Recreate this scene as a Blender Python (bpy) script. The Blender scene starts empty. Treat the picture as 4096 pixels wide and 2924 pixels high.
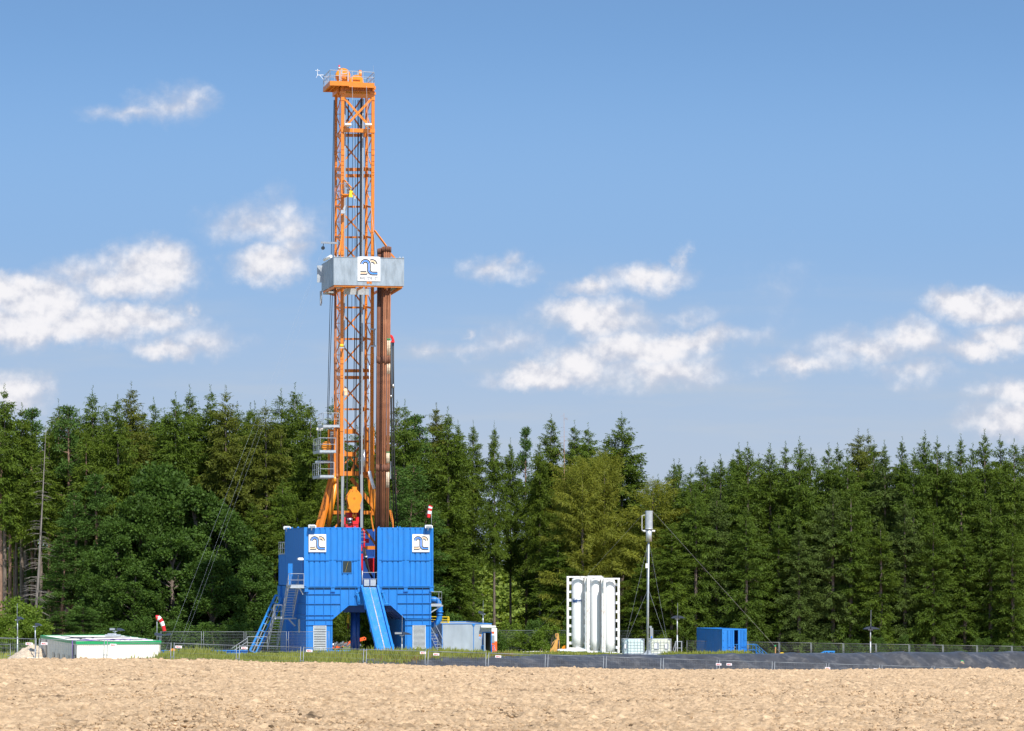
import bpy, math, random
import numpy as np
from mathutils import Vector, Matrix
R_ = math.radians
sc = bpy.context.scene
# ---------------------------------------------------------------- camera, sky, sun, exposure
F = 13000.0; CX = 2048.0; HY = 2255.0; CZ = 8.0          # focal length (photo px), principal column, horizon row, eye height
cam = bpy.data.objects.new('camera', bpy.data.cameras.new('camera'))
sc.collection.objects.link(cam); sc.camera = cam
cam.location = (0, 0, CZ); cam.rotation_euler = (R_(90), 0, 0)
cam.data.sensor_width = 36; cam.data.lens = 36 * F / 4096
cam.data.shift_y = (HY - 1462) / 4096
cam.data.clip_start = 1; cam.data.clip_end = 20000
SUN_AZ = 25.0; SUN_EL = 52.0                              # azimuth to the right of straight behind the camera
sv = Vector((math.sin(R_(SUN_AZ)) * math.cos(R_(SUN_EL)), -math.cos(R_(SUN_AZ)) * math.cos(R_(SUN_EL)), math.sin(R_(SUN_EL))))
sl = bpy.data.lights.new('sun', 'SUN'); sl.energy = 4.7; sl.angle = R_(0.53); sl.color = (1.0, 0.955, 0.88)
so = bpy.data.objects.new('sun', sl); sc.collection.objects.link(so)
so.rotation_euler = sv.to_track_quat('Z', 'Y').to_euler(); so.location = (60, -60, 120)
sc.view_settings.view_transform = 'Standard'; sc.view_settings.look = 'None'
sc.view_settings.gamma = 1; sc.view_settings.exposure = 0.52

def world_sky():
    w = bpy.data.worlds.new("World"); sc.world = w; w.use_nodes = True
    nt = w.node_tree; N = nt.nodes; L = nt.links
    bg = N['Background']; bg.inputs[1].default_value = 0.14
    def mth(op, a, b=None, c=None, clamp=False):
        n = N.new('ShaderNodeMath'); n.operation = op; n.use_clamp = clamp
        for i, v in enumerate((a, b, c)):
            if v is None: continue
            if isinstance(v, (int, float)): n.inputs[i].default_value = v
            else: L.new(v, n.inputs[i])
        return n.outputs[0]
    def vm(op, a, b=None):
        n = N.new('ShaderNodeVectorMath'); n.operation = op
        for i, v in enumerate((a, b)):
            if v is None: continue
            if isinstance(v, tuple): n.inputs[i].default_value = v
            else: L.new(v, n.inputs[i])
        return n.outputs[1] if op == 'LENGTH' else n.outputs[0]
    def smooth(x, lo, hi, a=0.0, b=1.0):
        n = N.new('ShaderNodeMapRange'); n.interpolation_type = 'SMOOTHSTEP'
        L.new(x, n.inputs[0]); n.inputs[1].default_value = lo; n.inputs[2].default_value = hi
        n.inputs[3].default_value = a; n.inputs[4].default_value = b
        return n.outputs[0]
    def mix(f, a, b):
        n = N.new('ShaderNodeMix'); n.data_type = 'RGBA'
        if isinstance(f, (int, float)): n.inputs[0].default_value = f
        else: L.new(f, n.inputs[0])
        for i, v in ((6, a), (7, b)):
            if isinstance(v, tuple): n.inputs[i].default_value = (*v, 1)
            else: L.new(v, n.inputs[i])
        return n.outputs[2]
    tc = N.new('ShaderNodeTexCoord'); sep = N.new('ShaderNodeSeparateXYZ'); L.new(tc.outputs['Generated'], sep.inputs[0])
    X, Y, Z = sep.outputs
    # the sky dome's lowest ten degrees are looked up somewhat higher, as in clear dry air
    cmb = N.new('ShaderNodeCombineXYZ')
    L.new(X, cmb.inputs[0]); L.new(Y, cmb.inputs[1]); L.new(mth('ADD', mth('MULTIPLY', Z, 2.1), 0.07), cmb.inputs[2])
    sky = N.new('ShaderNodeTexSky'); sky.sky_type = 'NISHITA'; sky.sun_disc = False
    sky.sun_elevation = R_(SUN_EL); sky.sun_rotation = math.atan2(sv.x, sv.y)
    sky.altitude = 450; sky.air_density = 1.0; sky.dust_density = 0.6; sky.ozone_density = 1.6
    L.new(vm('NORMALIZE', cmb.outputs[0]), sky.inputs[0])
    # direction -> (azimuth, elevation) tangents, in thousandths, origin on the forward axis
    Yp = mth('MAXIMUM', Y, 0.02)
    U = mth('DIVIDE', X, Yp); V = mth('DIVIDE', Z, Yp)
    uv = N.new('ShaderNodeCombineXYZ'); L.new(mth('MULTIPLY', U, 13.0), uv.inputs[0]); L.new(mth('MULTIPLY', V, 13.0), uv.inputs[1])
    def noise(vec, scale, det=6, rough=0.6):
        n = N.new('ShaderNodeTexNoise'); n.inputs['Scale'].default_value = scale
        n.inputs['Detail'].default_value = det; n.inputs['Roughness'].default_value = rough
        L.new(vec, n.inputs['Vector']); return n
    warp = noise(uv.outputs[0], 4.0, 5, 0.62)
    wv = vm('MULTIPLY', vm('SUBTRACT', warp.outputs['Color'], (0.5, 0.5, 0.5)), (0.30, 0.16, 0.0))
    wv2 = vm('MULTIPLY', vm('SUBTRACT', noise(uv.outputs[0], 17.0, 4, 0.6).outputs['Color'], (0.5, 0.5, 0.5)), (0.07, 0.05, 0.0))
    p = vm('ADD', vm('ADD', uv.outputs[0], wv), wv2)
    blobs = [  # column, row (photo), half width, half height, density, underside flatness
        (540, 455, 150, 26, .42), (690, 425, 110, 55, .55), (745, 400, 60, 50, .5),
        (1010, 900, 150, 60, .62), (1150, 930, 110, 70, .62), (1110, 850, 60, 60, .45), (1080, 1060, 120, 55, .98), (1190, 1010, 60, 60, .6),
        (600, 1080, 150, 80, 1.05), (520, 1140, 170, 50, .95), (330, 1110, 130, 50, .55), (250, 1090, 70, 40, .5),
        (60, 1160, 130, 60, 1.0), (170, 1210, 170, 90, 1.1), (60, 1300, 160, 70, .9), (340, 1290, 230, 60, 1.1), (560, 1275, 170, 45, .95), (160, 1320, 260, 40, .85),
        (640, 1385, 120, 36, .85), (800, 1350, 160, 45, .52), (760, 1238, 30, 22, .5), (50, 1560, 110, 70, .95),
        (1990, 1085, 110, 38, .62), (2050, 1060, 50, 40, .55), (2380, 1140, 120, 32, .7), (2600, 1105, 150, 42, .85), (2740, 1050, 22, 40, .4),
        (2350, 1255, 160, 62, 1.05), (2450, 1290, 150, 50, .75), (2720, 1265, 140, 26, .34),
        (2160, 1500, 170, 40, 1.0), (2330, 1450, 130, 55, 1.0), (2560, 1390, 190, 55, 1.05), (2700, 1355, 220, 42, .9), (2640, 1480, 210, 60, .72), (2900, 1345, 110, 28, .45),
        (2050, 1375, 130, 36, .42), (1720, 1400, 50, 20, .4), (1870, 1335, 26, 18, .4), (1880, 1390, 120, 22, .36),
        (3200, 1460, 130, 34, .66), (3450, 1400, 190, 50, .7), (3620, 1360, 120, 55, .75), (3660, 1490, 110, 36, .55),
        (3850, 1220, 130, 55, 1.1), (4010, 1240, 180, 50, 1.1), (3880, 1400, 120, 40, .95), (4030, 1360, 130, 55, 1.0),
        (4030, 1560, 110, 45, .8), (4060, 1680, 150, 70, .95), (3950, 1690, 90, 40, .5), (3130, 1150, 40, 50, .08)]
    dens = None
    for (cx, cy, rx, ry, st) in blobs:
        c = ((cx - CX) / 1000, (HY - cy) / 1000, 0)
        d = vm('LENGTH', vm('MULTIPLY', vm('SUBTRACT', p, c), (900 / rx, 880 / ry, 0)))
        f = mth('MULTIPLY', mth('SUBTRACT', 1.5, d), st)
        dens = f if dens is None else mth('SMOOTH_MAX', dens, f, 0.12)
    n2 = noise(uv.outputs[0], 7.0, 7, 0.56).outputs[0]
    dens = mth('ADD', dens, mth('MULTIPLY', mth('SUBTRACT', n2, 0.5), 0.86))
    front = smooth(Y, 0.05, 0.3)
    alpha = mth('MULTIPLY', smooth(dens, -0.18, 1.10, 0.0, 0.97), front)
    # thin high veil towards the horizon
    sm = N.new('ShaderNodeMapping'); sm.inputs['Scale'].default_value = (0.7, 5.0, 1); L.new(uv.outputs[0], sm.inputs[0])
    veil = mth('MULTIPLY', smooth(noise(sm.outputs[0], 1.6, 5, 0.55).outputs[0], 0.42, 0.75), smooth(V, 0.105, 0.035))
    veil = mth('MULTIPLY', veil, 0.6)
    # brighter lumps, greyer thin parts
    n3 = noise(vm('ADD', uv.outputs[0], (-0.012, 0.035, 0.0)), 7.0, 7, 0.56).outputs[0]
    relief = mth('MULTIPLY', mth('SUBTRACT', n2, n3), 3.2)          # tops of the billows catch the sun, undersides do not
    lit = smooth(mth('ADD', mth('MULTIPLY', dens, 0.55), relief), -0.20, 0.95)
    ccol = mix(lit, (3.75, 3.95, 4.6), (5.95, 5.85, 6.0))
    tint = N.new('ShaderNodeMix'); tint.data_type = 'RGBA'; tint.blend_type = 'MULTIPLY'; tint.inputs[0].default_value = 1
    L.new(sky.outputs[0], tint.inputs[6]); tint.inputs[7].default_value = (0.91, 1.09, 1.16, 1)
    hz = mix(smooth(V, 0.17, 0.09, 0.0, 0.8), tint.outputs[2], (1.76, 2.89, 4.66))
    hz = mix(smooth(V, 0.105, 0.02, 0.0, 1.0), hz, (3.0, 3.6, 4.5))
    c1 = mix(mth('MULTIPLY', veil, front), hz, (3.3, 3.75, 4.35))
    c2 = mix(alpha, c1, ccol)
    sc2 = N.new('ShaderNodeVectorMath'); sc2.operation = 'SCALE'; L.new(c2, sc2.inputs[0]); L.new(smooth(Z, 0.18, 0.6, 0.787, 1.0), sc2.inputs[3]); c2 = sc2.outputs[0]
    L.new(c2, bg.inputs[0])
world_sky()

# ---------------------------------------------------------------- helpers
COL = sc.collection
def P(px, py, d):
    return Vector(((px - CX) / F * d, d, CZ - (py - HY) / F * d))
def smoothstep(t):
    t = np.clip(t, 0, 1); return t * t * (3 - 2 * t)

class MB:
    def __init__(s): s.v = []; s.f = []; s.m = []; s.k = 0; s.sm = []; s.smooth = False
    def add(s, vs, fs):
        o = len(s.v); s.v += [tuple(q) for q in vs]
        for f in fs: s.f.append(tuple(o + i for i in f)); s.m.append(s.k); s.sm.append(s.smooth)
        return s
    def box(s, x0, x1, y0, y1, z0, z1):
        if x0 > x1: x0, x1 = x1, x0
        if y0 > y1: y0, y1 = y1, y0
        if z0 > z1: z0, z1 = z1, z0
        return s.add([(x0,y0,z0),(x1,y0,z0),(x1,y1,z0),(x0,y1,z0),(x0,y0,z1),(x1,y0,z1),(x1,y1,z1),(x0,y1,z1)],
                     [(0,3,2,1),(4,5,6,7),(0,1,5,4),(1,2,6,5),(2,3,7,6),(3,0,4,7)])
    def bar(s, p, q, w, h, up=(0,0,1)):
        p = Vector(p); q = Vector(q); d = (q - p).normalized(); u = Vector(up)
        if abs(d.dot(u)) > .95: u = Vector((0, 1, 0))
        r = d.cross(u).normalized(); u = r.cross(d)
        vs = [e + r * (a * w / 2) + u * (b * h / 2) for e in (p, q) for a, b in ((-1,-1),(1,-1),(1,1),(-1,1))]
        return s.add(vs, [(0,1,2,3),(7,6,5,4),(0,4,5,1),(1,5,6,2),(2,6,7,3),(3,7,4,0)])
    def tube(s, p, q, r, n=8, r2=None, cap=True):
        return s.path([p, q], [r, r if r2 is None else r2], n, cap)
    def path(s, pts, r, n=8, cap=True):
        pts = [Vector(p) for p in pts]; m = len(pts)
        if isinstance(r, (int, float)): r = [r] * m
        vs = []; fs = []; ref = None
        for i in range(m):
            d = (pts[min(i + 1, m - 1)] - pts[max(i - 1, 0)]).normalized()
            u = ref if ref is not None else (Vector((0,0,1)) if abs(d.z) < .9 else Vector((0,1,0)))
            a = d.cross(u).normalized(); b = a.cross(d); ref = b
            for k in range(n):
                t = 2 * math.pi * k / n + math.pi / n
                vs.append(pts[i] + (a * math.cos(t) + b * math.sin(t)) * r[i])
        for i in range(m - 1):
            for k in range(n):
                fs.append((i*n+k, i*n+(k+1)%n, (i+1)*n+(k+1)%n, (i+1)*n+k))
        if cap: fs += [tuple(range(n-1, -1, -1)), tuple(range((m-1)*n, m*n))]
        old = s.smooth; s.smooth = n >= 8; s.add(vs, fs)
        if cap: s.sm[-1] = s.sm[-2] = False
        s.smooth = old; return s
    def prism(s, poly, y0, y1, plane='xz'):
        n = len(poly)
        if plane == 'xz': vs = [(a, y0, c) for a, c in poly] + [(a, y1, c) for a, c in poly]
        elif plane == 'yz': vs = [(y0, a, c) for a, c in poly] + [(y1, a, c) for a, c in poly]
        else: vs = [(a, c, y0) for a, c in poly] + [(a, c, y1) for a, c in poly]
        return s.add(vs, [tuple(range(n)), tuple(range(2*n-1, n-1, -1))] + [(i, n+i, n+(i+1)%n, (i+1)%n) for i in range(n)])
    def lathe(s, prof, cx, cy, n=24):
        vs = []; fs = []; m = len(prof)
        for r, z in prof:
            for k in range(n):
                t = 2*math.pi*k/n; vs.append((cx + r*math.cos(t), cy + r*math.sin(t), z))
        for i in range(m-1):
            for k in range(n): fs.append((i*n+k, i*n+(k+1)%n, (i+1)*n+(k+1)%n, (i+1)*n+k))
        fs += [tuple(range(n-1,-1,-1)), tuple(range((m-1)*n, m*n))]
        o = s.smooth; s.smooth = True; s.add(vs, fs); s.smooth = o; return s
    def build(s, name, mats, parent=None, label=None):
        me = bpy.data.meshes.new(name); me.from_pydata(s.v, [], s.f); me.update()
        for m in (mats if isinstance(mats, (list, tuple)) else [mats]): me.materials.append(m)
        if s.f:
            me.polygons.foreach_set('material_index', s.m)
            me.polygons.foreach_set('use_smooth', s.sm)
        import bmesh
        bm = bmesh.new(); bm.from_mesh(me); bmesh.ops.recalc_face_normals(bm, faces=bm.faces); bm.to_mesh(me); bm.free()
        o = bpy.data.objects.new(name, me); COL.objects.link(o)
        if parent: o.parent = parent
        if label: o['label'] = label
        return o
def tag(o, label=None, cat=None, group=None, kind=None):
    if label: o['label'] = label
    if cat: o['category'] = cat
    if group: o['group'] = group
    if kind: o['kind'] = kind
    return o
def thing(name, label, cat, loc=(0,0,0), yaw=0.0, group=None):
    o = bpy.data.objects.new(name, None); COL.objects.link(o); o.location = loc; o.rotation_euler = (0,0,yaw)
    o.empty_display_size = .3
    return tag(o, label, cat, group)
def copy_tree(o, parent=None):
    c = o.copy(); COL.objects.link(c)
    if parent: c.parent = parent
    for ch in list(o.children): copy_tree(ch, c)
    return c
class FR:
    """local frame at a surveyed spot: R(px, py, b) is the local point seen at that bearing, b metres deep"""
    def __init__(s, px, py, d, yaw_deg=0.0):
        s.o = P(px, py, d); s.yaw = R_(yaw_deg); s.c = math.cos(s.yaw); s.s = math.sin(s.yaw)
    def A(s, px, b):
        k = (px - CX) / F
        return (k * (s.o.y + b * s.c) - s.o.x + b * s.s) / (s.c - k * s.s)
    def __call__(s, px, py, b):
        a = s.A(px, b); Y = s.o.y + a * s.s + b * s.c
        return Vector((a, b, CZ - (py - HY) / F * Y - s.o.z))
    def world(s, p):
        return Vector((s.o.x + p[0]*s.c - p[1]*s.s, s.o.y + p[0]*s.s + p[1]*s.c, s.o.z + p[2]))

def mat(name, col, rough=0.5, metal=0.0, var=0.12, vscale=3.0, bump=0.0, bscale=30.0, spec=0.5, dirt=None, dirt_amt=0.3, dscale=2.0, stretch=None):
    m = bpy.data.materials.new(name); m.use_nodes = True; nt = m.node_tree; N = nt.nodes; L = nt.links
    b = N['Principled BSDF']; b.inputs['Roughness'].default_value = rough; b.inputs['Metallic'].default_value = metal
    b.inputs['Specular IOR Level'].default_value = spec
    tc = N.new('ShaderNodeTexCoord'); src = tc.outputs['Object']
    if stretch:
        mp = N.new('ShaderNodeMapping'); mp.inputs['Scale'].default_value = stretch; L.new(src, mp.inputs[0]); src = mp.outputs[0]
    n = N.new('ShaderNodeTexNoise'); n.inputs['Scale'].default_value = vscale; n.inputs['Detail'].default_value = 6; L.new(src, n.inputs[0])
    r = N.new('ShaderNodeMapRange'); L.new(n.outputs[0], r.inputs[0]); r.inputs[1].default_value = .3; r.inputs[2].default_value = .7
    r.inputs[3].default_value = 1 - var; r.inputs[4].default_value = 1 + var
    mx = N.new('ShaderNodeVectorMath'); mx.operation = 'SCALE'; mx.inputs[0].default_value = col[:3]; L.new(r.outputs[0], mx.inputs[3])
    out = mx.outputs[0]
    if dirt:
        n2 = N.new('ShaderNodeTexNoise'); n2.inputs['Scale'].default_value = dscale; n2.inputs['Detail'].default_value = 8; n2.inputs['Roughness'].default_value = .7
        L.new(src, n2.inputs[0])
        r2 = N.new('ShaderNodeMapRange'); L.new(n2.outputs[0], r2.inputs[0]); r2.inputs[1].default_value = .5; r2.inputs[2].default_value = .75
        r2.inputs[3].default_value = 0; r2.inputs[4].default_value = dirt_amt
        mm = N.new('ShaderNodeMix'); mm.data_type = 'RGBA'; L.new(r2.outputs[0], mm.inputs[0]); L.new(out, mm.inputs[6]); mm.inputs[7].default_value = (*dirt, 1)
        out = mm.outputs[2]
    L.new(out, b.inputs['Base Color'])
    if bump:
        nb = N.new('ShaderNodeTexNoise'); nb.inputs['Scale'].default_value = bscale; nb.inputs['Detail'].default_value = 4; L.new(src, nb.inputs[0])
        bp = N.new('ShaderNodeBump'); bp.inputs['Strength'].default_value = bump; bp.inputs['Distance'].default_value = .05
        L.new(nb.outputs[0], bp.inputs['Height']); L.new(bp.outputs[0], b.inputs['Normal'])
    return m
M = dict(
    blue=mat('blue_paint', (0.012, 0.172, 0.52), .42, var=.07, dirt=(.12,.16,.22), dirt_amt=.16, dscale=1.2, stretch=(1,1,.35)),
    blue_dark=mat('blue_paint_inside', (0.012, 0.10, 0.40), .5, var=.1),
    orange=mat('orange_paint', (0.64, 0.195, 0.016), .42, var=.06, dirt=(.25,.08,.03), dirt_amt=.25, dscale=2.2),
    yorange=mat('yellow_orange_paint', (0.78, 0.26, 0.010), .4, var=.05, dirt=(.3,.12,.03), dirt_amt=.3),
    galv=mat('galvanised_steel', (0.42, 0.45, 0.48), .45, .35, var=.14, vscale=5),
    galvlight=mat('galvanised_slats', (0.58, 0.62, 0.64), .45, .15, var=.08),
    galvsheet=mat('galvanised_sheet', (0.29, 0.34, 0.385), .5, .25, var=.16, vscale=2.2, stretch=(1.6,1,.5), dirt=(.42,.46,.49), dirt_amt=.3, dscale=1.1),
    greywall=mat('zinc_wall', (0.32, 0.37, 0.42), .55, .15, var=.12, vscale=1.5, stretch=(1,1,.4)),
    rail=mat('guide_rail_grey', (0.33, 0.35, 0.37), .45, .4, var=.15, stretch=(1,1,.2)),
    dark=mat('dark_steel', (0.035, 0.04, 0.045), .4, .5, var=.3, stretch=(1,1,.2)),
    black=mat('black_rubber', (0.018, 0.018, 0.02), .6),
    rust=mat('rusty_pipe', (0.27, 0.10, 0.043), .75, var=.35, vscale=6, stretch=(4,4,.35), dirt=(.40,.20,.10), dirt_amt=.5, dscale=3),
    rustdarkshade=mat('rusty_pipe_dark_shade', (0.15, 0.060, 0.033), .8, var=.4, vscale=6, stretch=(4,4,.35)),  # dark rust of the tool joints; on rear pipes it paints in their shade
    rustwhite=mat('white_band_on_pipe', (0.62, 0.50, 0.36), .7, var=.25, vscale=8, dirt=(.25,.09,.04), dirt_amt=.8, dscale=6),
    red=mat('red_paint', (0.62, 0.018, 0.022), .4),
    white=mat('white_paint', (0.80, 0.80, 0.79), .45, var=.03, dirt=(.55,.52,.47), dirt_amt=.25, dscale=1.5, stretch=(1,1,.25)),
    whiterust=mat('white_paint_rust_spots', (0.80, 0.80, 0.78), .5, var=.03, dirt=(.36,.14,.05), dirt_amt=.9, dscale=5, stretch=(1,1,.5)),
    signwhite=mat('sign_white', (0.80, 0.80, 0.80), .5, var=.02),
    logodark=mat('logo_dark', (0.03, 0.03, 0.033), .5), logoblue=mat('logo_blue', (0.0, 0.19, 0.75), .5), logotan=mat('logo_tan', (0.80, 0.50, 0.27), .5),
    textgrey=mat('lettering_grey', (0.10, 0.10, 0.11), .5), textblue=mat('lettering_blue', (0.02, 0.07, 0.22), .5), textred=mat('lettering_red', (0.7, 0.05, 0.04), .5),
    yellow=mat('yellow_paint', (0.80, 0.56, 0.02), .45), glass=mat('dark_window_glass', (0.02, 0.03, 0.035), .08, var=.2),
    cream=mat('cream_wall', (0.74, 0.70, 0.60), .6, var=.04, vscale=1.0, stretch=(1,1,.3), dirt=(.55,.5,.4), dirt_amt=.2),
    green=mat('green_trim', (0.0, 0.27, 0.08), .5), roofw=mat('white_roof', (0.62, 0.60, 0.57), .75, var=.12, vscale=1.2, dirt=(.4,.38,.34), dirt_amt=.5, dscale=1.0),
    purple=mat('purple_hose', (0.22, 0.08, 0.45), .5), wood=mat('wood', (0.42, 0.22, 0.09), .8, var=.2, vscale=10, stretch=(3,3,.4)),
    lampdark=mat('lamp_housing', (0.04, 0.05, 0.075), .38, .2), concrete=mat('concrete', (0.55, 0.53, 0.49), .85, var=.1, bump=.3),
    ibc=mat('tank_plastic', (0.60, 0.72, 0.68), .35, var=.05), ibc2=mat('tank_plastic_beige', (0.62, 0.64, 0.52), .35, var=.06),
    orangered=mat('orange_red_paint', (0.78, 0.12, 0.025), .45), shadeblue=mat('blue_steel_shade_tone', (0.01, 0.055, 0.24), .4), silver=mat('machined_steel', (0.5, 0.5, 0.5), .3, .9),  # the deep blue has shade painted in, for rig interior and underside steel
    sand=mat('gravel', (0.50, 0.40, 0.29), .95, var=.25, vscale=6, bump=1.0, bscale=14), skyblue=mat('light_blue_paint', (0.02, 0.22, 0.60), .45),
    plant=mat('excavator_paint', (0.62, 0.32, 0.08), .5, dirt=(.2,.12,.06), dirt_amt=.6), fencetube=mat('fence_tube', (0.20, 0.215, 0.23), .5, .3), netblack=mat('fence_wire', (0.26, 0.28, 0.30), .5, .4),
)
def text_obj(name, s, size, m, parent, origin, ydepth=0.004, align='CENTER', sx=1.0, wrap=None, bold=0.0):
    """lettering as a thin mesh in the local xz plane at `origin`, facing -y"""
    cu = bpy.data.curves.new(name, 'FONT'); cu.body = s; cu.size = size; cu.align_x = align; cu.extrude = ydepth; cu.offset = bold
    tmp = bpy.data.objects.new(name, cu); COL.objects.link(tmp)
    bpy.context.view_layer.update()
    dg = bpy.context.evaluated_depsgraph_get(); me = bpy.data.meshes.new_from_object(tmp.evaluated_get(dg)); 
    bpy.data.objects.remove(tmp); bpy.data.curves.remove(cu)
    for v in me.vertices:
        x, y, z = v.co
        if wrap: a = x * sx / wrap[0]; v.co = (wrap[1] + (wrap[0] + z) * math.sin(a + wrap[3]), wrap[2] - (wrap[0] + z) * math.cos(a + wrap[3]), origin[2] + y)
        else: v.co = (origin[0] + x * sx, origin[1] - z, origin[2] + y)
    me.materials.clear(); me.materials.append(m)
    o = bpy.data.objects.new(name, me); COL.objects.link(o); o.parent = parent
    return o

# ---------------------------------------------------------------- numpy noise
def vnoise(x, y, seed=0):
    xi = np.floor(x).astype(np.int64); yi = np.floor(y).astype(np.int64); fx = x - xi; fy = y - yi
    fx = fx*fx*(3-2*fx); fy = fy*fy*(3-2*fy)
    def h(a, b):
        n = (a * 374761393 + b * 668265263 + seed * 974634777) & 0xffffffff
        n = ((n ^ (n >> 13)) * 1274126177) & 0xffffffff
        n = n ^ (n >> 16)
        return (n & 0xffff) / 65535.0
    return (h(xi,yi)*(1-fx)+h(xi+1,yi)*fx)*(1-fy) + (h(xi,yi+1)*(1-fx)+h(xi+1,yi+1)*fx)*fy
def np_mesh(name, verts, quads, m, smooth=False, tri=False):
    me = bpy.data.meshes.new(name); nv = len(verts); nf = len(quads); k = 3 if tri else 4
    me.vertices.add(nv); me.vertices.foreach_set('co', np.asarray(verts, dtype=np.float32).ravel())
    me.loops.add(nf * k); me.loops.foreach_set('vertex_index', np.asarray(quads, dtype=np.int32).ravel())
    me.polygons.add(nf); me.polygons.foreach_set('loop_start', np.arange(0, nf*k, k, dtype=np.int32))
    me.polygons.foreach_set('loop_total', np.full(nf, k, dtype=np.int32))
    if smooth: me.polygons.foreach_set('use_smooth', np.ones(nf, dtype=bool))
    me.materials.append(m); me.update(); me.validate()
    return me
# ---------------------------------------------------------------- terrain
FX0, FD0 = -23.1, 157.8; FDX, FDY = 3.107, 1.610         # fence line: post i stands at (FX0+i*FDX, FD0+i*FDY)
FL = math.hypot(FDX, FDY)
def fence_iu(X, Y):
    dx = X - FX0; dy = Y - FD0
    i = (dx * FDX + dy * FDY) / (FL * FL); u = (-dx * FDY + dy * FDX) / FL
    return i, u
def zfence(i): return CZ - 5.64 - 0.142 * np.asarray(i, dtype=float)
FPX = [-9000, 0, 600, 1000, 1300, 1700, 2230, 2740, 3400, 4096, 9000]
FPY = [2640, 2640, 2642, 2650, 2655.5, 2667, 2676.5, 2682, 2681.5, 2681, 2681]
def crest_slope(th):
    px = CX + th * F; y = np.interp(px, FPX, FPY)
    # distance at which this bearing meets the field edge (u = -1.5)
    return px, y
def field_z(X, Y):
    th = X / np.maximum(Y, 1.0); px, y = crest_slope(th)
    n_x, n_y = -FDY / FL, FDX / FL
    dE = ((FX0 * n_x + FD0 * n_y) - 1.5) / (th * n_x + n_y)
    dE = np.clip(dE, 120, 230)
    s = (y - HY) / F - 1.7 / dE
    return CZ - (1.7 + s * Y)
BK = ([-9000, 300, 640, 1000, 1300, 1700, 2180, 2660, 3000, 3300, 4096, 9000], [2690, 2690, 2637, 2637, 2644, 2640, 2632, 2630, 2627, 2623, 2619, 2619])
def ground_z(X, Y):
    X = np.asarray(X, dtype=float); Y = np.asarray(Y, dtype=float)
    i, u = fence_iu(X, Y); zf = zfence(np.clip(i, -6, 24))
    Yb = np.maximum(Y, 60.0); px = CX + X / Yb * F
    yb = np.interp(px, BK[0], BK[1])
    # bank crest lies at u = 5
    ic = np.clip(i, -6, 24); Xc = FX0 + ic * FDX - 5 * FDY / FL; Yc = FD0 + ic * FDY + 5 * FDX / FL
    ycr = np.interp(CX + Xc / Yc * F, BK[0], BK[1])
    zb = CZ - (ycr - HY) / F * Yc
    plane = CZ - 5.3 - (0.0262 + 0.0026 * smoothstep((X - 4) / 8)) * (Y - 180)
    cab = np.exp(-(((X + 25) / 9) ** 2 + ((Y - 188) / 16) ** 2))
    plane = plane * (1 - cab) + (CZ - 7.1) * cab
    far = smoothstep((Y - 340) / 300); plane = plane * (1 - far) + (CZ - 9.3) * far
    z = zf + (zb - zf) * smoothstep((u - 0.8) / 4.2)
    t = smoothstep((u - 5) / 22.0); z = z * (1 - t) + plane * t
    under = field_z(X, np.maximum(Y, 1)) - 1.6
    k = smoothstep((-0.2 - u) / 1.6)
    zz = z * (1 - k) + np.minimum(under, z) * k
    return np.where(Y < 60, CZ - 4.2, zz)
def gz(X, Y): return float(ground_z(np.array([X]), np.array([Y]))[0])

def soil_mat():
    m = mat('dry_soil', (0.575, 0.405, 0.245), .95, var=.12, vscale=2.2, spec=.1); nt = m.node_tree; N = nt.nodes; L = nt.links
    b = N['Principled BSDF']; src = b.inputs['Base Color'].links[0].from_socket
    tc = N.new('ShaderNodeTexCoord')
    n = N.new('ShaderNodeTexNoise'); n.inputs['Scale'].default_value = 3.4; n.inputs['Detail'].default_value = 9; n.inputs['Roughness'].default_value = .72
    L.new(tc.outputs['Object'], n.inputs[0])
    r = N.new('ShaderNodeValToRGB'); r.color_ramp.elements[0].position = .34; r.color_ramp.elements[0].color = (.60, .56, .52, 1)
    r.color_ramp.elements[1].position = .60; r.color_ramp.elements[1].color = (1.1, 1.1, 1.1, 1)
    L.new(n.outputs[0], r.inputs[0])
    mx = N.new('ShaderNodeMix'); mx.data_type = 'RGBA'; mx.blend_type = 'MULTIPLY'; mx.inputs[0].default_value = 1
    at = N.new('ShaderNodeAttribute'); at.attribute_name = 'tone'
    vs_ = N.new('ShaderNodeVectorMath'); vs_.operation = 'SCALE'; L.new(r.outputs[0], vs_.inputs[0]); L.new(at.outputs['Fac'], vs_.inputs[3])
    L.new(src, mx.inputs[6]); L.new(vs_.outputs[0], mx.inputs[7]); L.new(mx.outputs[2], b.inputs['Base Color'])
    nb = N.new('ShaderNodeTexNoise'); nb.inputs['Scale'].default_value = 16; nb.inputs['Detail'].default_value = 6; nb.inputs['Roughness'].default_value = .75
    L.new(tc.outputs['Object'], nb.inputs[0])
    bp = N.new('ShaderNodeBump'); bp.inputs['Strength'].default_value = .9; bp.inputs['Distance'].default_value = .06
    L.new(nb.outputs[0], bp.inputs['Height']); L.new(bp.outputs[0], b.inputs['Normal'])
    return m
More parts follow.
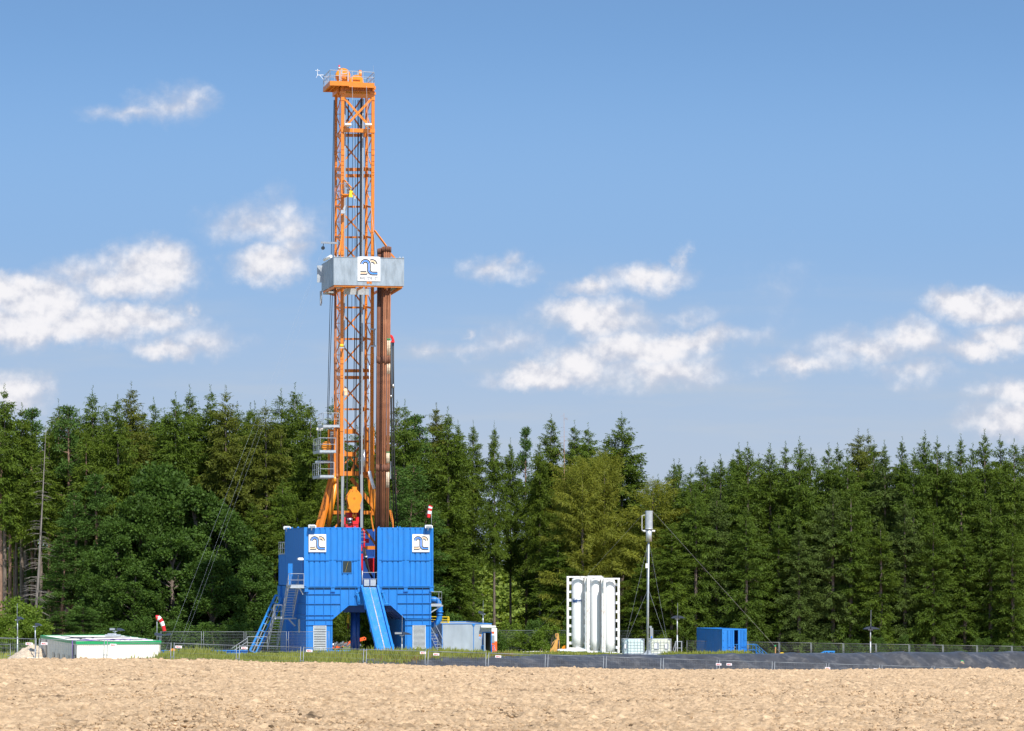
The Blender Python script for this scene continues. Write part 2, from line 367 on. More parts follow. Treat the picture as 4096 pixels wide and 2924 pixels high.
def build_field():
    # rows get sparser with distance, columns fan out from the camera side
    th = np.linspace(-0.19, 0.19, 1150)
    ys = []; y = 44.0
    while y < 215: ys.append(y); y += 0.085 * (y / 44.0) ** 1.15
    ys = np.array(ys)
    TH, Yg = np.meshgrid(th, ys); Xg = TH * Yg
    i, u = fence_iu(Xg, Yg); lim = -1.3
    # clamp rows past the field edge onto the edge, folded down
    n_x, n_y = -FDY / FL, FDX / FL
    dE = ((FX0 * n_x + FD0 * n_y) + lim) / (TH * n_x + n_y)
    over = Yg > dE
    Yc = np.where(over, dE + 0.02 * (Yg - dE), Yg); Xc = TH * Yc
    z = field_z(Xc, Yc)
    # clods: several sizes of lumps with sharp crevices between
    def lumps(s, seed):
        a = vnoise(Xc * s, Yc * s * .8, seed); b = vnoise(Xc * s * 1.9 + 7, Yc * s * 1.6, seed + 3)
        return 1 - np.abs(2 * (0.62 * a + 0.38 * b) - 1) ** 0.9
    d = 0.05 * (lumps(2.3, 1) - .5) + 0.075 * (lumps(6.5, 11) - .5) + 0.055 * (vnoise(Xc * 14, Yc * 11, 5) - .5)
    d += 0.06 * np.maximum(vnoise(Xc * 3.1, Yc * 2.6, 21) - .66, 0) / .34
    d -= 0.14 * np.maximum(vnoise(Xc * 2.2 + 3, Yc * 1.7, 33) - .74, 0) / .26
    d += 0.07 * (vnoise(Xc * .35, Yc * .22, 8) - .5)
    d += 0.03 * np.sin(Yc * 2 * math.pi / 2.2 + 2 * vnoise(Xc * .2, Yc * .2, 9))
    crack = np.maximum(vnoise(Xc * 6.1, Yc * 2.4, 43) - .70, 0) / .3
    tone = 0.88 + 0.20 * vnoise(Xc * 7.3, Yc * 2.5, 61) + .12 * vnoise(Xc * 11, Yc * 4, 62) - 2.2 * np.maximum(vnoise(Xc * 5.2, Yc * 1.9, 71) * vnoise(Xc * 1.6, Yc * .6, 72) - .52, 0) - .25 * crack
    tone = tone - .22 * np.maximum(vnoise(Xc * .22, Yc * .55, 81) - .45, 0) - .5 * np.maximum(vnoise(Xc * 1.3, Yc * .5, 83) - .78, 0)
    tone = np.clip(tone, .22, 1.25)
    d += 0.07 * np.maximum(vnoise(Xc * 7.5, Yc * 6.0, 41) - .5, 0) - .09 * np.maximum(vnoise(Xc * 6.1, Yc * 4.6, 43) - .70, 0) / .3
    d *= 0.85 + 0.35 * (Yc / 150)
    z = z + d
    z = np.where(over, z - np.minimum((Yg - dE) * 0.8, 1.5), z)
    nr, nc = z.shape
    V = np.stack([Xc, Yc, z], -1).reshape(-1, 3)
    idx = np.arange(nr * nc).reshape(nr, nc)
    Q = np.stack([idx[:-1, :-1], idx[:-1, 1:], idx[1:, 1:], idx[1:, :-1]], -1).reshape(-1, 4)
    # drop far rows folded completely under
    ov = (Yg - dE)[:-1, :-1].reshape(-1) < 6
    Q = Q[ov]
    me = np_mesh('field', V, Q, soil_mat(), smooth=False)
    a_ = me.attributes.new('tone', 'FLOAT', 'POINT'); a_.data.foreach_set('value', tone.astype(np.float32).ravel())
    o = bpy.data.objects.new('field', me); COL.objects.link(o)
    tag(o, 'bare harrowed field of pale dry clods', 'field', kind='structure')
build_field()
def build_clods():
    rs = np.random.RandomState(4); n = 46000
    Y = 46 + 120 * rs.uniform(0, 1, n) ** 1.25; th = rs.uniform(-.185, .185, n); X = th * Y
    i, u = fence_iu(X, Y); k = u < -1.6; X, Y = X[k], Y[k]; n = len(X); Z = field_z(X, Y)
    phi = (1 + 5 ** .5) / 2
    ico = np.array([(-1,phi,0),(1,phi,0),(-1,-phi,0),(1,-phi,0),(0,-1,phi),(0,1,phi),(0,-1,-phi),(0,1,-phi),(phi,0,-1),(phi,0,1),(-phi,0,-1),(-phi,0,1)]) / 1.9
    fc = np.array([(0,11,5),(0,5,1),(0,1,7),(0,7,10),(0,10,11),(1,5,9),(5,11,4),(11,10,2),(10,7,6),(7,1,8),(3,9,4),(3,4,2),(3,2,6),(3,6,8),(3,8,9),(4,9,5),(2,4,11),(6,2,10),(8,6,7),(9,8,1)])
    r = .012 + .036 * rs.uniform(0, 1, n) ** 2.6
    V = ico[None] * (1 + .30 * rs.normal(size=(n, 12, 1))) * r[:, None, None] * np.array([1.15, 1.0, .8])
    V = V + np.stack([X, Y, Z + r * .35 + .03], -1)[:, None, :]
    Fc = fc[None] + (np.arange(n) * 12)[:, None, None]
    me = np_mesh('clods', V.reshape(-1, 3), Fc.reshape(-1, 3), bpy.data.materials['dry_soil'], tri=True)
    tn = np.clip(rs.normal(.97, .08, n), .7, 1.12); tn = np.where(rs.uniform(size=n) < .06, .32, tn); a_ = me.attributes.new('tone', 'FLOAT', 'POINT'); a_.data.foreach_set('value', np.repeat(tn, 12).astype(np.float32))
    o = bpy.data.objects.new('clods', me); COL.objects.link(o)
    tag(o, 'loose dry clods scattered over the harrowed field', 'soil clods', kind='stuff')
build_clods()

def grass_ground_mat():
    m = mat('turf', (0.13, 0.16, 0.04), .95, var=.3, vscale=.6, dirt=(.45, .33, .20), dirt_amt=.75, dscale=.12, spec=.1, bump=.8, bscale=5)
    nt = m.node_tree; N = nt.nodes; L = nt.links; b = N['Principled BSDF']; src = b.inputs['Base Color'].links[0].from_socket
    g = N.new('ShaderNodeNewGeometry'); sp = N.new('ShaderNodeSeparateXYZ'); L.new(g.outputs['Position'], sp.inputs[0])
    r = N.new('ShaderNodeMapRange'); r.interpolation_type = 'SMOOTHSTEP'; L.new(sp.outputs[0], r.inputs[0]); r.inputs[1].default_value = 8; r.inputs[2].default_value = 15
    r3 = N.new('ShaderNodeMapRange'); L.new(sp.outputs[1], r3.inputs[0]); r3.inputs[1].default_value = 312; r3.inputs[2].default_value = 300
    mu = N.new('ShaderNodeMath'); mu.operation = 'MULTIPLY'; L.new(r.outputs[0], mu.inputs[0]); L.new(r3.outputs[0], mu.inputs[1])
    mm = N.new('ShaderNodeMix'); mm.data_type = 'RGBA'; L.new(mu.outputs[0], mm.inputs[0]); L.new(src, mm.inputs[6]); mm.inputs[7].default_value = (.48, .32, .18, 1)
    def ramp(sock, lo, hi):
        q = N.new('ShaderNodeMapRange'); q.interpolation_type = 'SMOOTHSTEP'; L.new(sock, q.inputs[0]); q.inputs[1].default_value = lo; q.inputs[2].default_value = hi; return q.outputs[0]
    def mul(a, c):
        q = N.new('ShaderNodeMath'); q.operation = 'MULTIPLY'; L.new(a, q.inputs[0]); L.new(c, q.inputs[1]); return q.outputs[0]
    def mx2(a, c):
        q = N.new('ShaderNodeMath'); q.operation = 'MAXIMUM'; L.new(a, q.inputs[0]); L.new(c, q.inputs[1]); return q.outputs[0]
    bounce_yard = mx2(mul(mul(ramp(sp.outputs[0], -2, -5), ramp(sp.outputs[1], 222, 230)), ramp(sp.outputs[1], 314, 308)), mul(ramp(sp.outputs[0], -17, -20), ramp(sp.outputs[1], 240, 232)))  # pale gravel added around rig and cabin to bounce light onto shaded walls
    m3 = N.new('ShaderNodeMix'); m3.data_type = 'RGBA'; L.new(bounce_yard, m3.inputs[0]); L.new(mm.outputs[2], m3.inputs[6]); m3.inputs[7].default_value = (.50, .44, .35, 1); L.new(m3.outputs[2], b.inputs['Base Color'])
    return m
def build_ground():
    ys = np.concatenate([np.array([-60., 0, 40, 80, 120]), np.linspace(130, 360, 190), np.array([370, 390, 420, 470, 550, 700, 1000, 1600, 3000, 6000, 12000.])])
    xs = np.concatenate([np.array([-8000., -3000, -1000, -400, -200, -120, -80]), np.linspace(-60, 70, 180), np.array([90., 130, 200, 400, 1000, 3000, 8000])])
    Xg, Yg = np.meshgrid(xs, ys); z = ground_z(Xg, Yg) + 0.12 * (vnoise(Xg * .7, Yg * .7, 4) - .5) * (np.abs(Yg - 240) < 120)
    nr, nc = z.shape; V = np.stack([Xg, Yg, z], -1).reshape(-1, 3); idx = np.arange(nr * nc).reshape(nr, nc)
    Q = np.stack([idx[:-1, :-1], idx[:-1, 1:], idx[1:, 1:], idx[1:, :-1]], -1).reshape(-1, 4)
    o = bpy.data.objects.new('ground', np_mesh('ground', V, Q, grass_ground_mat(), smooth=True)); COL.objects.link(o)
    tag(o, 'grassy and gravelly ground of the drilling site', 'ground', kind='structure')
build_ground()

def build_liner():
    ii = np.linspace(3.6, 26, 420); tt = np.linspace(0, 1, 26)
    I, T = np.meshgrid(ii, tt)
    pxb = CX + (FX0 + I * FDX) / (FD0 + I * FDY) * F
    top = np.interp(pxb, [1000, 1200, 1450, 1700, 2180, 2400, 9000], [.30, .40, .62, .86, .90, 1.02, 1.02])
    top = top + 0.03 * (vnoise(I * 1.3, I * 0, 3) - .5)
    u = 0.7 + 4.3 * T * top + np.where(T > .97, .25, 0)
    X = FX0 + I * FDX - u * FDY / FL; Y = FD0 + I * FDY + u * FDX / FL
    z = ground_z(X, Y) + 0.10
    w = vnoise(I * 2.2 + T * 1.6, T * 1.5, 2) - .5; w2 = vnoise(I * 7 + T * 3.0, T * 5, 6) - .5
    fold = np.maximum(0, 1 - np.abs(((I * .9 + T * .55 + .6 * w) % 1.0) - .5) * 9)
    z = z + 0.06 + (0.30 * w + 0.09 * w2 + 0.16 * fold) * np.sin(np.pi * np.clip(T, .02, .98)) ** .5
    z = np.maximum(z, ground_z(X, Y) + .09)
    V = np.stack([X, Y, z], -1).reshape(-1, 3); nr, nc = z.shape; idx = np.arange(nr * nc).reshape(nr, nc)
    Q = np.stack([idx[:-1, :-1], idx[:-1, 1:], idx[1:, 1:], idx[1:, :-1]], -1).reshape(-1, 4)
    m = mat('pond_liner', (0.046, 0.045, 0.046), .36, var=.25, vscale=1.4, spec=.4, dirt=(.30, .28, .26), dirt_amt=.35, dscale=1.6, bump=.35, bscale=3.0)
    o = bpy.data.objects.new('pond_liner', np_mesh('pond_liner', V, Q, m, smooth=True)); COL.objects.link(o)
    tag(o, 'crumpled black plastic liner over the bank behind the mesh fence', 'plastic sheet')
    # drain pipe stub poking out of the liner
    b = MB(); c = P(3846, 2652, 187.6)
    t = thing('drain_pipe', 'short brown pipe stub sticking out of the black liner at right', 'pipe', c)
    b.tube((0, .5, .1), (0, -.35, -.02), .115, 16); b.build('pipe', mat('clay_pipe', (.5, .33, .22), .7), t)
    b = MB(); b.tube((0, -.02, .03), (0, -.2, .0), .145, 16); b.build('collar', M['green'], t)
build_liner()

# ---------------------------------------------------------------- the drilling rig
RIG = FR(1219, 2624, 271, 11.65)
rig = thing('drilling_rig', 'tall orange lattice drilling mast rising from a blue steel substructure', 'drilling rig', RIG.o, RIG.yaw)
def rb(px, b): return RIG.A(px, b)
def rz(px, py, b): return RIG(px, py, b).z
BF, BR = 4.5, 7.75                       # mast front and rear planes
ZF = rz(1219, 2345, 0)                    # drill floor level
ZW = rz(1219, 2110.5, 0)                  # top of the wind walls

def corrugated(mb, p0, p1, z0, z1, pitch=.45, chan=.13, depth=.06, out=(0,-1)):
    """vertical sheet from p0 to p1 (xy) with recessed channels, real folded metal"""
    p0 = Vector((p0[0], p0[1])); p1 = Vector((p1[0], p1[1])); L = (p1 - p0).length; d = (p1 - p0) / L; n = Vector(out)
    pts = [(0, 0)]; x = pitch * .5
    while x + chan + .06 < L:
        pts += [(x, 0), (x + .03, -depth), (x + chan - .03, -depth), (x + chan, 0)]; x += pitch
    pts.append((L, 0)); vs = []
    for (s, o) in pts:
        q = p0 + d * s + n * o; vs += [(q.x, q.y, z0), (q.x, q.y, z1)]
    mb.add(vs, [(2*i, 2*i+2, 2*i+3, 2*i+1) for i in range(len(pts) - 1)])

def wind_wall(x0, x1, seams, name_label, side_left):
    a0, a1 = rb(x0, 0), rb(x1, 0); m = MB()
    zs = rz(x0, 2241, 0)
    for s0, s1 in zip([x0] + seams, seams + [x1]):
        b0, b1 = rb(s0, 0) + .06, rb(s1, 0) - .06
        corrugated(m, (b0, 0), (b1, 0), ZF + .02, zs - .02); corrugated(m, (b0, 0), (b1, 0), zs + .02, ZW)
        m.box(b0 - .12, b0, -.035, .02, ZF + .02, ZW + .02)
        m.box(b0 + .25, b1 - .25, -.075, .02, zs - .02, zs + .02)
    m.box(a1 - .08, a1, -.035, .02, ZF + .02, ZW + .02)
    m.box(a0, a1, .002, .12, ZW - .06, ZW + .03)
    m.box(a0 + .1, a1, -.10, .10, ZF - .04, ZF + .02)
    o = m.build('wind_wall', M['blue'], rig, name_label)
    m = MB(); m.box(a0 + .05, a1 - .05, .14, .18, ZF + .02, ZW - .08); m.build('inner_lining', M['blue_dark'], o)
    for px in [x0] + seams + [x1]:
        c = rb(px, 0) + (.14 if px == x0 else (-.14 if px == x1 else 0)); m = MB()
        m.box(c - .15, c + .15, -.07, .3, ZF - .42, ZF - .045); m.box(c - .2, c + .2, -.12, .3, ZF - .46, ZF - .42); m.box(c - .2, c + .2, -.12, .3, ZF - .10, ZF - .05)
        m.build('bracket', M['blue'], o)
    return o
wl = wind_wall(1219, 1444, [1331], 'left half of the corrugated blue wind wall', True)
wr = wind_wall(1512, 1733, [1623], 'right half of the corrugated blue wind wall', False)
# left wind wall side going back, then the lower rear block
D1 = 12.2; D2 = 16.4
m = MB(); corrugated(m, (0, D1), (0, 0.0), ZF + .02, ZW, pitch=.36, out=(-1, 0)); m.box(-.03, .06, -.03, .06, ZF, ZW + .03); m.box(-.02, .1, D1 - .1, D1, ZF, ZW)
m.box(.0, .1, 0.1, D1 - .1, ZW - .05, ZW + .03)
side = m.build('wind_wall', M['blue'], rig, 'shaded left side of the blue wind wall')
zb2 = rz(1106, 2219, D2)
m = MB(); corrugated(m, (0, D2), (0, D1 + .01), ZF + .02, zb2, pitch=.3, out=(-1, 0)); m.box(-.03, .05, D2 - .1, D2, ZF, zb2); m.box(0.0, 4, D1 + .02, D2, zb2 - .04, zb2 + .02)
m.box(.05, 4, D2 - .06, D2 - .01, ZF, zb2 - .05)
m.build('rear_cabin', M['blue'], rig)
A1 = rb(1733, 0)
m = MB(); m.box(.1, A1 - .1, D1 - .08, D1, ZF, ZW); m.box(A1 - .1, A1, .13, D1, ZF, ZW); m.build('back_wall', M['shadeblue'], rig)  # interior shade is put into the wall colour
m = MB()
for k in range(7): m.box(.3 + k*1.5, .42 + k*1.5, D1 - .16, D1 - .085, ZF, ZW)
m.box(.1, A1 - .1, D1 - .2, D1 - .165, ZF + 2.3, ZF + 2.5); m.build('wall_frame', M['blue_dark'], rig)
m = MB(); m.box(.05, A1 - .05, .12, D1 - .2, ZF - .25, ZF - .02); m.build('drill_floor', M['dark'], rig)
# side details: screen, door, rear guard rail
m = MB(); q = rb(1152, 2.2); m.box(q, rb(1170, 2.2), 2.15, 2.22, ZF + .02, rz(1160, 2254, 2.2)); m.box(q, -.01, 2.16, 2.21, ZF + .3, ZF + .36); m.build('screen_panel', M['blue'], rig)
m = MB(); m.box(-.045, -.005, .35, 1.3, ZF + .05, ZF + 2.05); m.build('door', M['blue_dark'], rig)
def guard(mb, pts, z, h=1.1, r=.022, posts=None, mid=True, toe=.12):
    """guard rail with top, knee rail, toe board and posts along a polyline (local xyz base points)"""
    for p, q in zip(pts[:-1], pts[1:]):
        p = Vector(p); q = Vector(q); L = (q - p).length; n = max(1, round(L / 1.0))
        up = Vector((0, 0, 1))
        mb.tube(p + up*h, q + up*h, r, 6)
        if mid: mb.tube(p + up*h*.52, q + up*h*.52, r*.8, 6)
        if toe: mb.bar(p + up*toe*.5, q + up*toe*.5, .012, toe)
        for k in range(n + 1): c = p.lerp(q, k / n); mb.tube(c, c + up*h, r, 6)
m = MB(); guard(m, [(.1, D1 + .05, zb2), (-.0, D2 - .05, zb2), (3.5, D2 - .05, zb2)], 0); m.build('guard_rail', M['galv'], rig)

# substructure --------------------------------------------------
def sub_leg(outer, inner, sgn, louv, ribs_v, label):
    a0, a1 = sorted((rb(outer, 0), rb(inner, 0))); zt = rz(outer, 2477, 0)
    m = MB(); m.box(a0, a1, 0.02, D1, 0.0, zt)
    leg = m.build('support_leg', M['blue'], rig, label)
    st = MB()
    for y in (2500, ): st.box(a0 - .02, a1 + .0, -.07, .02, rz(outer, y, 0) - .012, rz(outer, y, 0) + .012)
    st.box(a0 - .05, a1 + .03, -.09, .02, zt - .02, zt + .02)
    for px in ribs_v: st.box(rb(px, 0) - .012, rb(px, 0) + .012, -.06, .02, rz(px, 2500, 0), zt - .02)
    for px in ribs_v[:1] + ribs_v[-1:]: st.box(rb(px, 0) - .012, rb(px, 0) + .012, -.06, .02, 0, rz(px, 2502, 0))
    for k in range(20): st.box(a0 - .045 if sgn < 0 else a1, a0 if sgn < 0 else a1 + .045, .3 + k*.6, .345 + k*.6, 0.05, zt - .03)
    for k in range(22): st.box((a1 if sgn < 0 else a0 - .04), (a1 + .04 if sgn < 0 else a0), .3 + k*.55, .33 + k*.55, 0.05, zt - .05)
    st.build('stiffener', M['blue'], leg)
    x0, x1, y0, y1 = louv; l0, l1 = rb(x0, 0), rb(x1, 0); z0, z1 = rz(x0, y1, 0), rz(x0, y0, 0)
    lv = MB(); w = .05
    lv.box(l0, l0 + w, -.06, .015, z0, z1); lv.box(l1 - w, l1, -.06, .015, z0, z1); lv.box(l0 + w, l1 - w, -.06, .015, z1 - w, z1); lv.box(l0 + w, l1 - w, -.06, .015, z0, z0 + w)
    n = 14 if sgn < 0 else 19
    for k in range(n):
        z = z0 + w + (z1 - z0 - 2*w) * (k + .5) / n; h = (z1 - z0 - 2*w) / n * .62
        lv.bar((l0 + w, -.025, z), (l1 - w, -.025, z), .05, .016, up=(0, -.55, .8))
        lv.box(l0 + w, l1 - w, -.045, -.035, z - h * .45, z + h * .35)
    v = lv.build('louvre_vent', M['galvlight'], leg)
    bk = MB(); bk.box(l0 + w + .002, l1 - w - .002, .0, .012, z0 + w, z1 - w); bk.build('vent_backing', M['dark'], leg)
    for px in (a0 + .15, (a0 + a1) / 2, a1 - .15):
        ft = MB(); ft.prism([(px - .16, -.0), (px + .16, 0), (px + .1, -.22), (px - .1, -.22)], -.12, .3); ft.build('foot', M['blue'], leg)
    return leg
leg1 = sub_leg(1225, 1330, -1, (1253, 1305, 2503, 2601), [1232, 1259, 1304, 1324], 'left blue box leg of the substructure')
leg2 = sub_leg(1725, 1621, 1, (1650, 1702, 2500, 2595), [1628, 1648, 1690, 1719], 'right blue box leg of the substructure')
# small side louvre on the left leg
m = MB(); m.box(-.0, .06, 3.8, 4.7, 1.9, 2.9)
sv0 = rb(1225, 0)
m = MB(); m.box(sv0 - .07, sv0 - .046, 3.4, 4.3, 1.85, 3.0); m.build('vent_frame', M['galv'], leg1)
for k in range(10): pass
m = MB()
for k in range(10): m.box(sv0 - .10, sv0 - .072, 3.48, 4.22, 1.93 + k*.105, 1.98 + k*.105)
m.build('louvre_vent', M['galv'], leg1)
# girder with the arched opening
def zr(py): return rz(1219, py, 0)
poly = [(rb(1225,0), zr(2477) + .021), (rb(1330,0), zr(2477) + .021), (rb(1395,0), zr(2421)), (rb(1562,0), zr(2421)), (rb(1621,0), zr(2476) + .021), (rb(1725,0), zr(2477) + .021), (rb(1725,0), ZF - .26), (rb(1225,0), ZF - .26)]
m = MB(); m.prism(poly, 0.02, .25); m.prism(poly, D1 - .3, D1 - .06)
a0 = rb(1225, 0); a1 = rb(1725, 0)
m.box(a0, a0 + .2, .26, D1 - .31, zr(2477) + .021, ZF - .26); m.box(a1 - .2, a1, .26, D1 - .31, zr(2477) + .021, ZF - .26)
gir = m.build('girder', M['blue'], rig)
m = MB()
for (x0, x1, ys) in ((1225, 1362, (2376, 2415)), (1225, 1335, (2460,)), (1589, 1725, (2375, 2413)), (1610, 1725, (2457,))):
    for y in ys: m.box(rb(x0, 0), rb(x1, 0), -.085, .02, zr(y) - .014, zr(y) + .014)
for px in (1232, 1259, 1295, 1324): m.box(rb(px,0) - .012, rb(px,0) + .012, -.075, .02, zr(2477), ZF - .1)
for px, yb in ((1362, 2450), (1396, 2421), (1421, 2421), (1527, 2421), (1556, 2421), (1589, 2446), (1628, 2476), (1656, 2476), (1690, 2476), (1719, 2476)):
    m.box(rb(px,0) - .012, rb(px,0) + .012, -.075, .02, zr(yb), ZF - .1)
for k in range(20): m.box(a0 - .045, a0, .3 + k*.6, .345 + k*.6, zr(2477), ZF - .3)
for y in (2376, 2415, 2460): m.box(a0 - .06, a0 - .0, .1, D1 - .2, zr(y) - .014, zr(y) + .014)
m.box(a0 - .08, a1 + .02, -.10, .05, ZF - .15, ZF - .11)
m.build('stiffener', M['blue'], gir)
# arch flanges
m = MB(); m.bar((rb(1330,0), .1, zr(2477)), (rb(1395,0), .1, zr(2421) - .01), .34, .03); m.bar((rb(1562,0), .1, zr(2421) - .01), (rb(1621,0), .1, zr(2476)), .34, .03)
m.bar((rb(1395,0), .1, zr(2421) - .02), (rb(1562,0), .1, zr(2421) - .02), .34, .03)
m.build('flange', M['blue'], gir)
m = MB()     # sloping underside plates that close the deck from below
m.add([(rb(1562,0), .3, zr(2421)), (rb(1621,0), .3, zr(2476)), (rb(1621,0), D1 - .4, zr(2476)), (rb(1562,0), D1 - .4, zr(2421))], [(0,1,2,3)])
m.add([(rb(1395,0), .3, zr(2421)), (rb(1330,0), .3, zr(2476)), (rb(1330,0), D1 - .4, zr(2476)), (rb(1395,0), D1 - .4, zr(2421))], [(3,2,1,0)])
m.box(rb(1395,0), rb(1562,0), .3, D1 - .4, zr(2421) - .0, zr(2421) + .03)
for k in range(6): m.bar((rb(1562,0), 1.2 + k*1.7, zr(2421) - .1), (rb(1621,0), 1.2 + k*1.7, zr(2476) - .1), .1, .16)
m.build('underside', M['shadeblue'], gir)
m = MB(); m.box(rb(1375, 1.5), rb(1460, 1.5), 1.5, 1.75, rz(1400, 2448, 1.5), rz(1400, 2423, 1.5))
m.box(rb(1375, 1.5) , rb(1460, 1.5) + .02, 1.45, 1.8, rz(1400, 2448, 1.5) - .03, rz(1400, 2448, 1.5)); m.box(rb(1545, 1.5), rb(1563, 1.5), 1.4, 1.75, rz(1400, 2448, 1.5), rz(1400, 2423, 1.5)); m.build('cross_beam', M['shadeblue'], gir)
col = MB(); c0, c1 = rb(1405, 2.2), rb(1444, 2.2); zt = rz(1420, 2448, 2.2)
col.tube(((c0*.7 + c1*.3), 2.5, -.2), ((c0*.7 + c1*.3), 2.5, zt), .27, 20); col.tube(((c0*.3 + c1*.7), 2.8, -.2), ((c0*.3 + c1*.7), 2.8, zt), .25, 20); col.build('cellar_column', M['shadeblue'], rig)
for sgn, x0, x1 in ((-1, 1428, 1441), (1, 1530, 1543)):
    m = MB(); m.bar((rb(x0,-.2), -.2, zr(2370)), (rb(x1,-.2), -.5, zr(2418)), .09, .12); m.tube((rb(x0,-.2) - .15, -.25, zr(2370)), (rb(x0,-.2) + .15, -.25, zr(2370)), .05, 8); m.tube((rb(x1,-.2) - .2, -.5, zr(2416)), (rb(x1,-.2) + .2, -.5, zr(2416)), .05, 8); m.build('ramp_strut', M['skyblue'], rig)

# V-door ramp --------------------------------------------------
BB = -8.3
tl, tr = RIG(1451, 2349, -.1), RIG(1506, 2349, -.1); bl, br = RIG(1516, 2614, BB), RIG(1571, 2614, BB)
zbot = min(bl.z, br.z)
for q in (bl, br): q.z = zbot
m = MB(); n = Vector((0, -.05, .06))
m.add([tl, tr, br, bl, tl - Vector((0,.0,.14)), tr - Vector((0,0,.14)), br - Vector((0,0,.14)), bl - Vector((0,0,.14))], [(0,3,2,1),(4,5,6,7),(0,1,5,4),(2,3,7,6)])
rampm = mat('ramp_paint', (0.022, 0.19, 0.50), .42, var=.1, dirt=(.18,.24,.30), dirt_amt=.5, dscale=2.5, stretch=(1,.6,.6))
ramp = m.build('pipe_ramp', rampm, rig, 'sloping blue pipe ramp with a worn centre line')
m = MB()
for p, q in ((tl, bl), (tr, br)):
    m.bar(p + Vector((-.09 if p is tl else .09, 0, .06)), q + Vector((-.09 if p is tl else .09, 0, .06)), .17, .34)
m.build('side_beam', M['blue'], ramp)
m = MB(); mid = lambda t, s: (tl.lerp(tr, s)).lerp(bl.lerp(br, s), t) + Vector((0, -.008, .012))
for t0, t1, w in ((0.0, .12, .012), (.12, .3, .02), (.3, .98, .035)):
    s = .5
    m.add([mid(t0, .5 - w), mid(t0, .5 + w), mid(t1, .5 + w), mid(t1, .5 - w)], [(0, 3, 2, 1)])
m.build('worn_track', mat('worn_steel', (.42, .38, .33), .6, .2, var=.4, vscale=9), ramp)
for t in (.28, .62, .9):
    for p, q, sg in ((tl, bl, -1), (tr, br, 1)):
        m = MB(); c = p.lerp(q, t) + Vector((sg * .2, 0, .0)); m.prism([(c.y - .1, c.z - .35), (c.y + .12, c.z - .3), (c.y + .06, c.z + .18), (c.y - .08, c.z + .18)], c.x - .02, c.x + .04, 'yz'); m.build('lug', M['blue'], ramp)
# gate at the head of the ramp
m = MB(); g0, g1 = rb(1449, .1), rb(1509, .1)
guard(m, [(g0, .1, ZF), (g1, .1, ZF)], 0, h=1.15, toe=0); m.tube((g0, .1, ZF), (g0, .1, ZF + 1.3), .04, 8); m.tube((g1, .1, ZF), (g1, .1, ZF + 1.3), .04, 8)
m.box(g0 + .15, (g0 + g1)/2 - .05, .06, .08, ZF + .02, ZF + .55); m.box((g0 + g1)/2 + .05, g1 - .12, .06, .08, ZF + .02, ZF + .55)
m.build('gate', M['galv'], rig)
# window in the left wall
w0, w1 = rb(1371, 0), rb(1406, 0); z0, z1 = zr(2291), zr(2244)
m = MB(); m.box(w0 - .04, w1 + .04, -.06, .0, z0 - .05, z0); m.box(w0 - .04, w1 + .04, -.06, .0, z1, z1 + .04); m.box(w0 - .05, w0, -.06, 0, z0, z1); m.box(w1, w1 + .05, -.06, 0, z0, z1)
wf = m.build('window', M['blue'], rig); m = MB(); m.box(w0, w1, -.045, -.03, z0, z1); m.build('pane', M['glass'], wf)
m = MB(); m.bar((w0 + .2, -.05, z0 + .05), (w0 + .45, -.05, z1 - .05), .008, .05); m.build('painted_reflection', M['yellow'], wf)  # yellow bar imitates a reflection on the pane

# logo boards ---------------------------------------------------
def ribbon(mb, pts, o0, o1, y, S, ox, oz):
    P_ = [Vector(p) for p in pts]; L_ = []; R__ = []
    for i, p in enumerate(P_):
        d = (P_[min(i+1, len(P_)-1)] - P_[max(i-1, 0)]).normalized(); nn = Vector((-d.y, d.x))
        L_.append(p + nn * o0); R__.append(p + nn * o1)
    vs = []
    for a, b in zip(L_, R__): vs += [(ox + a.x*S, y, oz - a.y*S), (ox + b.x*S, y, oz - b.y*S), (ox + a.x*S, y + .012, oz - a.y*S), (ox + b.x*S, y + .012, oz - b.y*S)]
    n = len(P_); fs = []
    for i in range(n - 1):
        a = 4*i; b = 4*i+4; fs += [(a, a+1, b+1, b), (a, b, b+2, a+2), (a+1, a+3, b+3, b+1)]
    mb.add(vs, fs)
def arc(cx, cy, r, a0, a1, n=14): return [(cx + r*math.cos(R_(a0 + (a1-a0)*k/n)), cy - r*math.sin(R_(a0 + (a1-a0)*k/n))) for k in range(n+1)]
